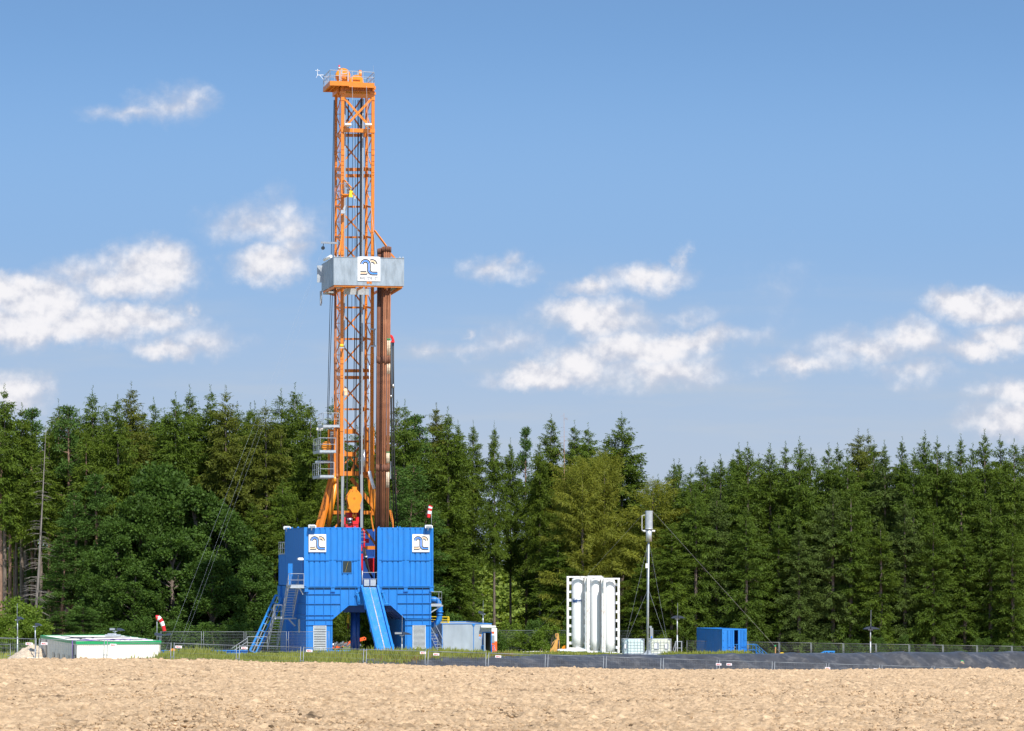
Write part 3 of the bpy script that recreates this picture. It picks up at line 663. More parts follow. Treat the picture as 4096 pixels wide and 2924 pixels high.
def logo_board(x0, x1, y0, y1, b, big):
    p0 = RIG(x0, y1, b); p1 = RIG(x1, y0, b); m = MB(); m.box(p0.x, p1.x, b, b + .03, p0.z, p1.z)
    s = m.build('logo_sign', M['signwhite'], rig)
    W = p1.x - p0.x; H = p1.z - p0.z
    if big: S = W / 296.0; ox, oz = p0.x - 748*S, p1.z + 1070*S
    else: S = W / 262.0; ox, oz = p0.x - 763*S, p1.z + 1068*S
    y = b - .014
    main = arc(850, 1166, 45, 180, 0) + [(895, 1180 + k*12) for k in range(5)] + arc(942, 1236, 47, 180, 270) + [(1010, 1283)]
    tan = arc(939, 1166, 44, 119, 0)
    tan2 = [(782, 1279), (800, 1279), (820, 1279), (845, 1279)] + [(858, 1277), (870, 1271)]
    for nm, mt, sets in (('logo_blue_band', M['logoblue'], [(main, -7.2, 7.2, y)]), ('logo_dark_band', M['logodark'], [(main, 11.5, 25.5, y), (main, -25.5, -11.5, y), (tan, 11.5, 25.5, y + .003), (tan, -25.5, -11.5, y + .003), (tan2, 11.5, 25.5, y + .003), (tan2, -25.5, -11.5, y + .003)]), ('logo_tan_band', M['logotan'], [(tan, -7.2, 7.2, y + .003), (tan2, -7.2, 7.2, y + .003)])):
        mb = MB()
        for pts, o0, o1, yy in sets: ribbon(mb, pts, o0, o1, yy, S, ox, oz)
        mb.build(nm, mt, s)
    if big: text_obj('lettering', 'RIG “DS 10”', 46*S, M['textgrey'], s, ((p0.x + p1.x)/2, b - .012, oz - 1361*S), sx=.98, bold=.004)
    m = MB()
    return s
logo_board(1235, 1304.5, 2137, 2208, -.09, False)
logo_board(1649.5, 1718, 2137, 2208, -.09, False)

# flood lights on the walls
def flood(px, py, b, w=.62, side=0):
    c = RIG(px, py, b); m = MB()
    m.prism([(c.y - .28, c.z - .12), (c.y + .12, c.z - .06), (c.y + .16, c.z + .12), (c.y - .22, c.z + .10)], c.x - w/2, c.x + w/2, 'yz')
    for k in range(7): m.box(c.x - w/2 + .04 + k*(w-.08)/7, c.x - w/2 + .06 + k*(w-.08)/7, c.y - .18, c.y + .15, c.z + .10, c.z + .17)
    m.bar((c.x, c.y + .1, c.z - .05), (c.x, max(.02, c.y + .25), c.z - .3), .05, .05)
    o = m.build('floodlight', M['white'], rig)
    m = MB(); m.box(c.x - w/2 + .05, c.x + w/2 - .05, c.y - .295, c.y - .275, c.z - .10, c.z + .06); m.build('lens', M['silver'], o)
flood(1248, 2106, -.25); flood(1714, 2107, -.25); flood(1148, 2112, 11)
m = MB(); c = RIG(1206, 2236, .6); m.prism([(c.y-.5, c.z-.08), (c.y+.5, c.z-.08), (c.y+.4, c.z+.1), (c.y-.4, c.z+.1)], c.x - .3, c.x + .1, 'yz'); m.build('floodlight', M['white'], rig)
m = MB()
for px in (1150, 1166, 1190): c = RIG(px, 2112, (1219-px)/1870*275); m.box(c.x - .02, c.x + .12, c.y - .1, c.y + .1, ZW, ZW + .12)
for px in (1240, 1338, 1420, 1516, 1590, 1600, 1700): a = rb(px, 0); m.box(a - .05, a + .05, .02, .1, ZW + .03, ZW + .12)
m.build('lifting_eye', M['blue'], rig)

# stair tower on the left ---------------------------------------
def flight(p, q, w, n, name='stair'):
    """p top, q bottom (centre of walking line), width along local x"""
    p = Vector(p); q = Vector(q); m = MB()
    for s in (-w/2, w/2):
        m.bar(p + Vector((s, 0, 0)), q + Vector((s, 0, 0)), .05, .22)
        o = Vector((s, 0, 1.0)); m.tube(p + o, q + o, .022, 6); o = Vector((s, 0, .55)); m.tube(p + o, q + o, .018, 6)
        for k in range(5): c = p.lerp(q, k/4) + Vector((s, 0, 0)); m.tube(c, c + Vector((0, 0, 1.0)), .02, 6)
    o = m.build(name, M['galv'], rig); m = MB()
    for k in range(n): c = p.lerp(q, (k + .5)/n); m.box(c.x - w/2, c.x + w/2, c.y - .13, c.y + .13, c.z + .02, c.z + .055)
    m.build('tread', M['galv'], o)
    return o
st_w = .82; sx = -.62
z_l2 = rz(1130, 2472, 5)
flight((sx - .12, 1.5, ZF - .05), (sx - .12, 4.9, z_l2 + .1), st_w, 12)
flight((sx - .75, 6.0, z_l2), (sx - .75, 10.4, .25), st_w, 12)
m = MB(); m.box(sx - .6, -.06, -.1, 1.45, ZF - .16, ZF - .05); guard(m, [(sx - .55, 1.4, ZF - .05), (sx - .55, -.05, ZF - .05), (-.08, -.05, ZF - .05)], 0, toe=.18)
m.bar((sx + .2, .2, ZF - .16), (-.08, .3, ZF - .7), .05, .1); m.build('landing', M['galv'], rig)
m = MB(); m.box(sx - 1.25, -.0, 4.95, 5.95, z_l2 - .1, z_l2); guard(m, [(sx - 1.2, 5.9, z_l2), (sx - 1.2, 5.0, z_l2), (sx - .6, 5.0, z_l2)], 0); m.bar((sx, 5.3, z_l2 - .1), (-.08, 5.3, z_l2 - .7), .05, .12); m.build('landing', M['galv'], rig)
# entrance steps rail at the foot
m = MB(); guard(m, [(sx - 1.2, 10.4, .3), (sx - 2.9, 10.4, .3)], 0, toe=0); 
for k in range(4): m.bar((sx - 2.9 - .0, 10.2, 1.3 - .3*k), (sx - 4.3, 10.2, .3 - .3*k + .1), .04, .04)
m.build('guard_rail', M['galv'], rig)
# light blue ladder-like boom leaning against the back
bt = RIG(1108, 2385, 14); bb_ = RIG(1006, 2606, 14)
m = MB(); d = (bb_ - bt); per = Vector((-.0, -1.0, 0))
off = [Vector((-.22, -.5, .1)), Vector((.32, -.5, -.1)), Vector((-.0, .5, .15)), Vector((.62, .5, -.3))]
for o_ in off: m.bar(bt + o_, bb_ + o_, .13, .13)
for k in range(9):
    t = k / 8; c = bt.lerp(bb_, t); m.bar(c + off[0], c + off[1], .09, .09); m.bar(c + off[2], c + off[3], .06, .06); m.bar(c + off[1], c + off[3], .05, .05)
m.build('lifting_boom', M['skyblue'], rig, 'light blue ladder-like boom leaning on the rear of the rig')
m = MB(); o_ = Vector((.05, -.52, .0)); m.bar(bt + o_, bb_ + o_, .16, .05); m.build('boom_track', M['galv'], rig)
m = MB(); m.prism([(D2 - 1.5, ZF - .05), (D2 + .1, ZF - .05), (D2 + .25, ZF - .4), (D2 - .6, ZF - 1.6), (D2 - 1.5, ZF - 1.7)], -.1, .1, 'yz'); m.box(.1, 1.2, D1, D2 - .3, 0, ZF - .04); m.build('rear_bracket', M['blue'], rig)

# right side: platform, mud pipe, stair
pr0 = RIG(1728, 2420, 2.5)
m = MB(); m.box(A1 - .0, rb(1768, 2.5), 2.0, 3.4, pr0.z - .12, pr0.z); guard(m, [(A1 + .05, 2.05, pr0.z), (rb(1767, 2.0), 2.05, pr0.z), (rb(1767, 2.0), 3.4, pr0.z)], 0, h=1.12)
m.bar((A1 - .1, 2.2, pr0.z - .8), (rb(1763, 2.2), 2.2, pr0.z - .1), .06, .1); m.build('platform', M['galv'], rig)
m = MB(); pts = [RIG(1724, 2398, 4), RIG(1738, 2398, 4), RIG(1748, 2402, 4), RIG(1756, 2415, 4), RIG(1759, 2432, 4), RIG(1758, 2462, 4), RIG(1756, 2478, 4), RIG(1749, 2490, 4), RIG(1739, 2497, 4), RIG(1726, 2500, 4)]
m.path(pts, .25, 18); m.tube(RIG(1759, 2445, 4), RIG(1759, 2450, 4), .31, 18); m.tube(RIG(1758, 2458, 4), RIG(1758, 2461, 4), .29, 18); m.build('mud_pipe', M['blue'], rig)
flight((A1 + .1, 5.5, rz(1740, 2470, 5)), (A1 + .9, 1.5, .2), .5, 12)
# ---------------------------------------------------------------- mast
OR = M['orange']
def hbeam(mb, p, q, w, t=.03, ax='x'):
    """upright I-section between p and q: two flanges and a web"""
    p = Vector(p); q = Vector(q)
    o = Vector((w/2 - t/2, 0, 0)) if ax == 'x' else Vector((0, w/2 - t/2, 0))
    for s in (-1, 1): mb.bar(p + o*s, q + o*s, (t if ax == 'x' else w), (w if ax == 'x' else t), up=(0, 1, 0))
    f = Vector((0, -w*.5 + .05, 0)) if ax == 'x' else Vector((0, 0, 0))
    mb.bar(p + f, q + f, (w - 2*t if ax == 'x' else t), (t if ax == 'x' else w - 2*t), up=(0, 1, 0))
YT, YB = 378, 1905                      # mast column top and foot rows
def mcol(xt, xb, b, w, label):
    m = MB(); p = RIG(xt, YT, b); q = RIG(xb, YB, b)
    hbeam(m, q, p, w)
    for py in (395, 598, 618, 645, 660, 690, 700, 930, 1000, 1162, 1216, 1240, 1278, 1300, 1430, 1445, 1455, 1475, 1500, 1512):
        t = (py - YT) / (YB - YT); c = p.lerp(q, t); m.box(c.x - w/2, c.x + w/2, c.y - w/2, c.y + w/2, c.z - .012, c.z + .012)
    for y0, y1 in ((388, 402), (604, 620), (1002, 1020), (1414, 1436), (1438, 1454), (1706, 1725)):
        a = p.lerp(q, (y0 - YT)/(YB - YT)); c = p.lerp(q, (y1 - YT)/(YB - YT)); m.box(a.x - w/2 - .012, a.x + w/2 + .012, a.y - w/2 - .015, a.y + w/2 + .015, c.z, a.z)
    return m.build('mast_column', OR, rig, label)
WC = .26
c_fl = mcol(1370.5, 1365.5, BF, WC, 'front left column of the mast'); c_fr = mcol(1492, 1487, BF, WC, 'front right column of the mast')
c_rl = mcol(1344.5, 1339.5, BR, .2, 'rear left column of the mast'); c_rr = mcol(1466.5, 1461.5, BR, .22, 'rear right column of the mast')
def mx(side, py, b):                   # mast column x at a given row
    t = (py - YT) / (YB - YT)
    x = {'fl': (1370.5, 1365.5), 'fr': (1492, 1487), 'rl': (1344.5, 1339.5), 'rr': (1466.5, 1461.5)}[side]
    return RIG(x[0] + (x[1] - x[0]) * t, py, b)
lev = [372, 541, 678, 703, 827, 949, 1075, 1230, 1356, 1483, 1510, 1637, 1766, 1894]
def xb(name, p, q, w, par, t=.1):
    m = MB(); m.bar(p, q, w, t); return m.build(name, OR, par)
H13 = lambda k: .13 if k else .2
for i, y in enumerate(lev):
    w = .28 if y in (372, 541, 678, 703, 1483, 1510, 1894) else .16
    m = MB(); p, q = mx('rl', y, BR), mx('rr', y, BR); m.bar(p, q, .12, w); m.build('cross_beam', OR, c_rr)
    m = MB(); m.bar(mx('fl', y + 3, BF) + Vector((-.03, 0, 0)), mx('rl', y - 3, BR), .09, w); m.build('cross_beam', OR, c_fl)
    m = MB(); m.bar(mx('fr', y + 3, BF), mx('rr', y - 3, BR), .09, w); m.build('cross_beam', OR, c_fr)
for y0, y1 in zip(lev[:-1], lev[1:]):
    if y1 - y0 < 40: continue
    m = MB(); m.bar(mx('rl', y0, BR) + Vector((.1, 0, 0)), mx('rr', y1, BR) - Vector((.1, 0, 0)), .07, .13); m.bar(mx('rl', y1, BR) + Vector((.1, .08, 0)), mx('rr', y0, BR) - Vector((.1, -.08, 0)), .07, .13); m.build('diagonal_brace', OR, c_rr)
    for s, par in (('l', c_fl), ('r', c_fr)):
        ym = (y0 + y1) / 2
        m = MB(); m.bar(mx('f' + s, y0, BF), mx('r' + s, ym, BR), .06, .10); m.bar(mx('r' + s, ym, BR), mx('f' + s, y1, BF), .06, .10)
        m.bar(mx('f' + s, ym, BF), mx('r' + s, ym, BR), .05, .06); m.build('diagonal_brace', OR, par)
# front face: two closed bays at the top only
zt = mx('fl', 375, BF); 
m = MB(); fz = lambda y: RIG(1430, y, BF).z
xl, xr = mx('fl', 450, BF).x, mx('fr', 450, BF).x
m.box(xl - .1, xr + .1, BF - .14, BF + .1, fz(391), fz(376)); m.build('cross_beam', OR, c_fl); m = MB(); m.box(xl - .13, xr + .15, BF - .16, BF + .14, fz(530), fz(515)); m.build('cross_beam', OR, c_fl)
m = MB(); m.bar((xl + .1, BF, fz(392)), (xr - .1, BF, fz(514)), .08, .19); m.bar((xr - .1, BF - .09, fz(392)), (xl + .1, BF - .09, fz(514)), .08, .19); m.build('diagonal_brace', OR, c_fl)
# guide rails, cables, ladder
def rail(x0, x1, y0, y1, b, w, d, mt, name='guide_rail', lab=None, par=rig):
    m = MB(); p, q = RIG(x0, y0, b), RIG(x1, y1, b); m.bar(p, q, d, w, up=(1, 0, 0)); return m.build(name, mt, par, lab)
rail(1380, 1372.5, 396, 1900, 5.2, .15, .2, M['rail'])
rail(1370, 1370, 1898, 2108, 5.15, .24, .18, M['rail'], 'lower_guide_rail')
rail(1444, 1437.5, 396, 2112, 5.5, .13, .22, M['dark'], 'guide_rail', 'dark guide rail'); rail(1451.5, 1446, 396, 2112, 5.3, .13, .18, M['rail'])
rail(1446, 1446, 1898, 2112, 5.15, .22, .18, M['rail'], 'lower_guide_rail')
m = MB()
for k in range(3): m.bar(RIG(1391.5 + 1.6*k, 396, 5.9), RIG(1386.5 + 1.6*k, 1980, 5.9), .035, .035)
m.build('hoist_line', M['black'], rig)
m = MB()
for x0, x1, y1, b in ((1431, 1424, 1980, 6.2), (1421, 1419, 1900, 6.9), (1438, 1412, 1640, 7.0), (1412, 1407, 1300, 7.0), (1434.5, 1420, 1980, 6.3)):
    m.tube(RIG(x0, 400, b), RIG(x1, y1, b), .022, 5)
m.build('hoist_line', M['black'], rig)
for x, x1, b, y0 in ((1409, 1437, 4.1, 345), (1466, 1505, 4.0, 345)):
    m = MB(); m.tube(RIG(x, y0, 3.7), RIG(x + (x1 - x)*.35, 790, 3.2), .016, 5); m.tube(RIG(x + (x1 - x)*.35, 795, 3.2), RIG(x1, 1020, 1.6), .014, 5)
    c = RIG(x + (x1 - x)*.35, 790, 3.2); m.box(c.x - .06, c.x + .06, c.y - .05, c.y + .05, c.z - .15, c.z + .12); m.build('winch_cable', M['galv'], rig)
m = MB()
for dx in (0, 1): m.bar(RIG(1357 + 3.5*dx, 400, 6), RIG(1352 + 3.5*dx, 1700, 6), .03, .03)
for k in range(90):
    t = k / 89; y = 402 + 1296*t; m.bar(RIG(1357 - 5*t, y, 6), RIG(1360.5 - 5*t, y, 6), .02, .02)
m.build('ladder', OR, c_rl)
m = MB()
for b, x0, x1, x2 in ((6.4, 1336, 1323, 1310), (7, 1339, 1331, 1315)): m.path([RIG(x0, 400, b), RIG(x1, 1130, b), RIG(x2, 1640, b), RIG(x2 - 2, 1700, b)], .03, 5)
m.build('hanging_cable', M['dark'], rig)
# standpipe
m = MB(); pts = [RIG(1341, 1150, 3.9), RIG(1343, 1500, 3.9), RIG(1345, 1750, 3.9), RIG(1349, 1905, 3.9), RIG(1353, 2120, 3.9)]
m.path(pts, .083, 10)
for y in (1440, 1468, 1700, 1895): c = RIG(1344 + (y-1440)*.01, y, 3.9); m.tube(c, c - Vector((0,0,.35)), .105, 10)
m.build('standpipe', M['rust'], rig)
# crown platform ------------------------------------------------
BC = 3.7; BCB = 7.6
pz = lambda y: RIG(1400, y, BC).z
x0, x1 = rb(1319.5, BC), rb(1498, BC); xm = rb(1396, BC)
dz = RIG(1319.5, 322.5, BC).z - RIG(1498, 331, BC).z
m = MB(); zT = RIG(1319.5, 323, BC).z; zB = RIG(1319.5, 341, BC).z
m.box(x0, xm, BC, BC + .14, zB, zT); m.box(xm, x1, BC + .003, BC + .143, zB - .1, zT - .08)
m.box(x0, x0 + .14, BC + .143, BCB, zB, zT); m.box(x1 - .14, x1, BC + .143, BCB, zB - .1, zT - .08); m.box(x0, x1, BCB, BCB + .14, zB, zT)
m.box(x0 + .15, x1 - .15, BC + .15, BCB - .01, zT - .16, zT - .10)
for k in range(4): m.box(x0 + .5 + k*.35, x0 + .58 + k*.35, BC + .15, BCB - .02, zB + .02, zT - .17)
m.box(x1 - .01, x1 + .14, BC + .2, BC + .5, zB - .2, zT - .3)
crown = m.build('crown_platform', OR, rig)
m = MB(); zc = RIG(1430, 343, BF).z; zd = RIG(1430, 372, BF).z
m.box(xl - .12, xr + .12, BF - .06, BF + .1, zd + .14, zc); m.box(xl - .15, xr + .15, BF - .25, BF + .2, zd + .10, zd + .14); m.box(xl - .12, xr + .12, BF + .5, BR, zd + .14, zc - .02)
for k in range(9):
    x = xl + .1 + (xr - xl - .2)*k/8; m.box(x - .02, x + .02, BF - .2, BF - .07, zd + .14, zc - .02)
for k in range(9):
    x = xl + .3 + (xr - xl - .6)*k/8; m.box(x - .12, x + .05, BF - .12, BF - .065, zd + .2, zd + .42)
m.box(xl - .22, xl + .25, BF - .2, BF + .2, zd - .12, zd + .08); m.box(xr - .25, xr + .22, BF - .2, BF + .2, zd - .12, zd + .08)
m.prism([(BF + .8, zd + .1), (BR + .2, zd + .1), (BR + .2, zc), (BF + .8, zc)], rb(1343, 6), rb(1352, 6), 'yz')
m.bar((x0 + .9, BC + 2, zB), (xl - .1, BF + 1.8, zd - .1), .12, .25)
m.build('crown_beam', OR, crown)
gm = MB(); hz = 1.0
guard(gm, [(x0 + .03, BCB, zT), (x0 + .03, BC + .05, zT), (x1 - .03, BC + .05, zT - .08), (x1 - .03, BCB, zT - .08), (x0 + .03, BCB, zT)], 0, h=.92, r=.028, toe=0)
gm.build('guard_rail', M['galv'], crown)
def sheave(cxp, cyp, b, r, th, name='sheave_housing'):
    c = RIG(cxp, cyp, b); m = MB(); pr = [(c.x + r*math.cos(t*math.pi/16), c.z + r*math.sin(t*math.pi/16)) for t in range(32)]
    m.prism(pr, c.y - th/2, c.y + th/2); pr = [(c.x + .86*r*math.cos(t*math.pi/16), c.z + .86*r*math.sin(t*math.pi/16)) for t in range(32)]
    m.prism(pr, c.y - th/2 - .04, c.y - th/2 - .002); o = m.build(name, M['yorange'], crown); m = MB()
    m.tube((c.x, c.y - th/2 - .1, c.z - .1), (c.x, c.y - th/2, c.z - .1), r*.28, 16); m.build('hub', OR, o)
sheave(1371, 303, 5.2, .62, .5); sheave(1425, 330, 5.0, .62, .45)
m = MB(); c = RIG(1439, 300, 6.2); m.prism([(c.y + .42*math.cos(t*math.pi/10), c.z + .42*math.sin(t*math.pi/10)) for t in range(20)], c.x - .1, c.x + .12, 'yz'); m.build('sheave_housing', OR, crown)
m = MB(); c = RIG(1425, 324, 4.4); m.box(c.x - .3, c.x + .3, 4.3, 4.45, zT - .08, c.z + .05); m.box(c.x - .35, c.x + .35, 4.25, 4.3, c.z + .05, c.z + .1); m.bar((c.x + .05, 4.3, c.z), (c.x + .05, 4.3, c.z + .5), .07, .07); m.build('bracket', M['yorange'], crown)
m = MB()
for px, y in ((1359, 283), (1392, 283)): c = RIG(px, y, 4.6); m.bar((c.x, 4.6, zT), c, .09, .09)
m.bar(RIG(1366, 297, 4.5), RIG(1392, 292, 4.5), .06, .12, up=(0,1,0)); m.bar(RIG(1367, 297, 4.5), RIG(1367, 276, 4.5), .09, .06); m.bar(RIG(1432, 288, 5), RIG(1432, 325, 5), .1, .1); m.build('sheave_frame', M['galv'], crown)
m = MB(); c = RIG(1357, 272, 4.3); m.tube((c.x, c.y, zT), (c.x, c.y, c.z - .1), .025, 6); m.tube((c.x, c.y, c.z - .1), (c.x, c.y, c.z + .08), .13, 12); b_ = m.build('aviation_light', M['galv'], crown)
m = MB(); m.tube((c.x, c.y, c.z + .08), (c.x, c.y, c.z + .24), .085, 12, .06); m.build('lens', M['red'], b_)
m = MB(); c = RIG(1270, 300, 5.0); e = RIG(1293, 303, 5.0); m.tube(RIG(1270, 304, 5), RIG(1270, 276, 5), .02, 6); m.tube(RIG(1270, 300, 5), RIG(1294, 300, 5), .025, 6); m.tube(RIG(1279, 301, 5), RIG(1294, 318, 5), .02, 6)
for a in range(3):
    t = a*2.1 + .4; m.tube(RIG(1270, 282, 5), RIG(1270, 282, 5) + Vector((.15*math.cos(t), .15*math.sin(t), 0)), .008, 5); cc = RIG(1270, 282, 5) + Vector((.15*math.cos(t), .15*math.sin(t), 0)); m.tube(cc - Vector((.03,0,0)), cc + Vector((.04,0,0)), .045, 8, .02)
m.tube(RIG(1265, 312, 5), RIG(1268, 303, 5), .012, 5); m.build('anemometer', M['white'], crown)
m = MB(); m.tube(RIG(1493.5, 287, 5), RIG(1493, 262, 5), .008, 5); m.build('antenna', M['galv'], crown)
for px, s in ((1391, 1), (1472, -1)):
    c = RIG(px, 499, BF - .35); m = MB(); m.prism([(c.y - .3, c.z - .04), (c.y + .25, c.z - .10), (c.y + .25, c.z + .05), (c.y - .3, c.z + .08)], c.x - .28, c.x + .28, 'yz'); m.bar(c + Vector((s*.1, .2, -.1)), c + Vector((-s*.1, .4, -.22)), .2, .05); m.build('floodlight', M['white'], rig)

# small basket and hanging winch half way up ---------------------
m = MB(); zq = lambda y: RIG(1370, y, 3.9).z
m.box(rb(1341, 7.2), rb(1395, 4), 3.3, 4.3, zq(783), zq(778)); fl = m.build('basket_floor', OR, rig)
m = MB(); guard(m, [(rb(1343, 5.5), 5.5, zq(783)), (rb(1379, 3.4), 3.35, zq(781)), (rb(1394, 3.4), 3.35, zq(781)), (rb(1394, 3.4), 4.2, zq(781))], 0, h=1.0, r=.025, toe=0); m.build('guard_rail', M['galv'], fl)
m = MB(); m.bar(RIG(1340, 800, 6.8), RIG(1393, 783, 3.4), .1, .1); m.bar(RIG(1379, 722, 4), RIG(1405, 752, 3), .1, .12); m.bar(RIG(1362, 726, 5), RIG(1379, 722, 4), .1, .1); m.build('davit', OR, fl)
m = MB(); c = RIG(1403, 775, 3); m.prism([(c.x - .18, c.z - .3), (c.x + .17, c.z - .3), (c.x + .1, c.z + .05), (c.x + .2, c.z + .22), (c.x - .1, c.z + .28), (c.x - .12, c.z + .05)], c.y - .1, c.y + .1); m.tube(c, c + Vector((0, 0, .6)), .02, 6); m.build('winch', M['yellow'], rig)
m = MB(); c = RIG(1372, 845, 3.9); m.box(c.x - .2, c.x + .15, c.y - .15, c.y + .1, c.z - .2, c.z + .1); m.bar(c + Vector((.1, -.1, .1)), c + Vector((.25, -.1, .45)), .08, .3); m.build('junction_box', M['galv'], rig)
m = MB(); c = RIG(1366, 1382, 3.9); m.tube(c - Vector((.14, 0, 0)), c + Vector((.14, 0, 0)), .12, 12); m.build('winch', M['yellow'], rig)
m = MB(); m.box(c.x - .2, c.x + .22, c.y - .1, c.y + .1, c.z - .24, c.z - .14); m.bar(c + Vector((.2, 0, 0)), c + Vector((.3, 0, .35)), .08, .2); m.build('winch_base', M['galv'], rig)
m = MB(); c = RIG(1381, 1560, 4.2); m.tube(c - Vector((0, .1, 0)), c + Vector((0, .1, 0)), .16, 14); m.box(c.x - .08, c.x + .18, c.y - .08, c.y + .08, c.z - .45, c.z - .05); m.build('pulley', mat('pale_paint', (.75,.5,.32), .5), rig)
m = MB(); m.tube(RIG(1478.5, 1462, 4.1), RIG(1478, 1885, 4.1), .04, 8); m.path([RIG(1478, 1885, 4.1), RIG(1480, 1902, 4.1), RIG(1490, 1935, 4), RIG(1497, 1955, 4)], .14, 8); m.build('cable_duct', M['white'], rig)
m = MB(); m.tube(RIG(1457.5, 1690, 5.2), RIG(1457.5, 1800, 5.2), .03, 8); m.tube(RIG(1457, 1798, 5.2), RIG(1456, 1888, 5.2), .11, 14); m.build('hydraulic_cylinder', M['silver'], rig)
# outriggers of the racking board and grey service beam
m = MB(); m.bar(RIG(1499, 923, 4.2), RIG(1546, 986, 2.0), .10, .15); m.bar(RIG(1560, 1012, 2.0), RIG(1580, 1034, 2.0), .1, .15); m.build('outrigger', OR, rig)
m = MB(); m.bar(RIG(1371, 921, 4.2), RIG(1357, 1022, 2.0), .10, .16); m.build('outrigger', OR, rig)
m = MB(); m.bar(RIG(1285, 970, 6), RIG(1360, 973, 5), .16, .16); m.build('service_beam', M['galv'], rig)
m = MB(); c = RIG(1292, 992, 6); m.tube(c + Vector((0, -.06, 0)), c + Vector((0, .06, 0)), .16, 12); m.bar(c, c + Vector((.05, 0, .4)), .05, .05); m.build('pulley', M['dark'], rig)

# racking board -------------------------------------------------
B0, B1 = 1.2, 8.2
fz0, fz1 = RIG(1334, 1139.5, B0).z, RIG(1334, 1027.5, B0).z
xa, xc = rb(1334.5, B0), rb(1616.5, B0)
m = MB(); t = .05; m.box(xa, xc, B0, B0 + t, fz0, fz1); m.box(xa, xa + t, B0 + t, B1, fz0, fz1); m.box(xc - t, xc, B0 + t, B1 - 2, fz0, fz1); m.box(xa + .05, xa + 1.9, B1 - .05, B1 + .0, fz0, fz1)
for f in (.155, .245, .343, .60, .748, .872):
    x = xa + (xc - xa)*f; m.box(x - .02, x + .02, B0 - .012, B0, fz0 + .01, fz1 - .01)
for k in range(8): y = B0 + .6 + k*.85; m.box(xa - .012, xa, y - .02, y + .02, fz0 + .01, fz1 - .01)
m.box(xa - .02, xc + .02, B0 - .03, B0, fz1 - .02, fz1 + .02)
board = m.build('racking_board', M['galvsheet'], rig)
m = MB()
m.box(xa + .06, xc - .1, B0 + .06, B0 + .22, fz0 - .12, fz0 + .02)
for x in (xa + .1, xa + 1.0, xa + 2.4, xc - 1.6, xc - .3): m.box(x, x + .14, B0 + .25, B1 - .2, fz0 - .2, fz0 - .01)
m.box(xa + 1.0, xa + 1.9, B0 + .4, B0 + .55, fz0 - .22, fz0 - .02); m.bar((xc - .2, B0 + .3, fz0 - .1), (xc - .9, B1 - 2, fz0 - .6), .15, .2)
m.bar((xa + .1, B1 - 1, fz0 - .1), (xa + 1.1, B1 - .4, fz0 - .3), .12, .2)
m.build('board_beam', OR, board)
m = MB(); m.box(xa + .3, xa + 1.9, B0 + .5, 4.2, fz0 - .04, fz0 - .0); m.box(xc - 1.0, xc - .1, B0 + .5, 6, fz0 - .05, fz0 - .01); m.box(rb(1378, 4), rb(1476, 4), 4.0, 4.1, fz0 - .55, fz0 - .04); m.box(xa + .1, xa + .9, 6, B1 - .1, fz0 - .25, fz0 - .15)
m.build('walkway', M['galv'], board)
m = MB(); c = RIG(1281, 1168, 8.3); m.bar(RIG(1282.5, 1165, 8.4), RIG(1283, 1222, 8.4), .12, .25); m.bar(RIG(1287, 1160, 8.3), RIG(1287.5, 1215, 8.3), .05, .05); m.bar(RIG(1289, 1062, 7.5), RIG(1289, 1130, 7.5), .9, .04); m.build('cable_guide', M['galv'], board)
m = MB(); c = RIG(1280.5, 1092, 8); m.box(c.x - .12, c.x + .08, c.y - .1, c.y + .1, c.z - .12, c.z + .1); m.build('winch', M['yorange'], board)
m = MB(); c = RIG(1310, 1034, 3.5); m.tube(c + Vector((-.1, 1.2, 0)), c + Vector((.15, -1.0, .1)), .13, 12); m.build('floodlight', M['white'], board)
m = MB()
for px in (1338, 1350, 1508, 1600, 1612): c = RIG(px, 1024, B0); m.box(c.x - .05, c.x + .05, B0, B0 + .06, fz1 + .01, fz1 + .12)
m.box(rb(1438, B0), rb(1516, B0), B0 - .02, B0 + .02, fz1 + .02, fz1 + .1); m.build('lifting_eye', M['galv'], board)
m = MB()
for k in range(2): m.box(rb(1467 + 12*k, B0), rb(1475 + 12*k, B0), B0 - .04, B0 - .003, fz0 + .15, fz0 + .33)
m.box(rb(1467, B0), rb(1487, B0), B0 - .04, B0 - .003, fz0 + .22, fz0 + .27); m.build('bracket', OR, board)
# big board sign
p0 = (1430.5, 1521.5)
s_ = logo_board(1430.5, 1521.0, 1028.5, 1123.5, B0 - .06, True)

# access platforms on the left of the mast ------------------------
def balcony(x0, x1, y0, y1, b0, b1, xs, lift=True):
    """x0..x1 front edge columns, y1 deck row, y0 rail row"""
    m = MB(); A_, B_ = rb(x0, b1), rb(x1, b0); zd = RIG(x1, y1, b0).z; zr_ = RIG(x1, y0, b0).z; xx = rb(xs, b0)
    [m.box(xx, B_, b0 + .12*k, b0 + .12*k + .03, zd + .05, zd + .10) for k in range(int((b1 - b0)/.12))]; [m.box(xx + f*(B_ - xx), xx + f*(B_ - xx) + .06, b0, b1, zd - .04, zd + .049) for f in (0, .33, .66, .97)]; m.box(xx, B_, b0 - .02, b0, zd, zd + .2); m.box(xx - .02, xx, b0, b1, zd, zd + .2)
    o = m.build('service_platform', M['galv'], rig)
    m = MB(); guard(m, [(xx, b1, zd + .12), (xx, b0, zd + .12), (B_, b0, zd + .12)], 0, h=zr_ - zd - .12, r=.025, toe=0)
    g = m.build('guard_rail', M['galv'], o); return o
balcony(1274, 1357, 1652, 1709, 3.6, 6.6, 1293, True)
balcony(1255, 1343, 1752, 1810, 3.4, 7.2, 1279, True)
balcony(1241, 1336, 1849, 1910, 3.2, 7.6, 1281, True)
m = MB()
for dx in (0, 10): m.bar(RIG(1272 + dx, 1715, 6.4), RIG(1272 + dx, 1815, 6.4), .04, .04)
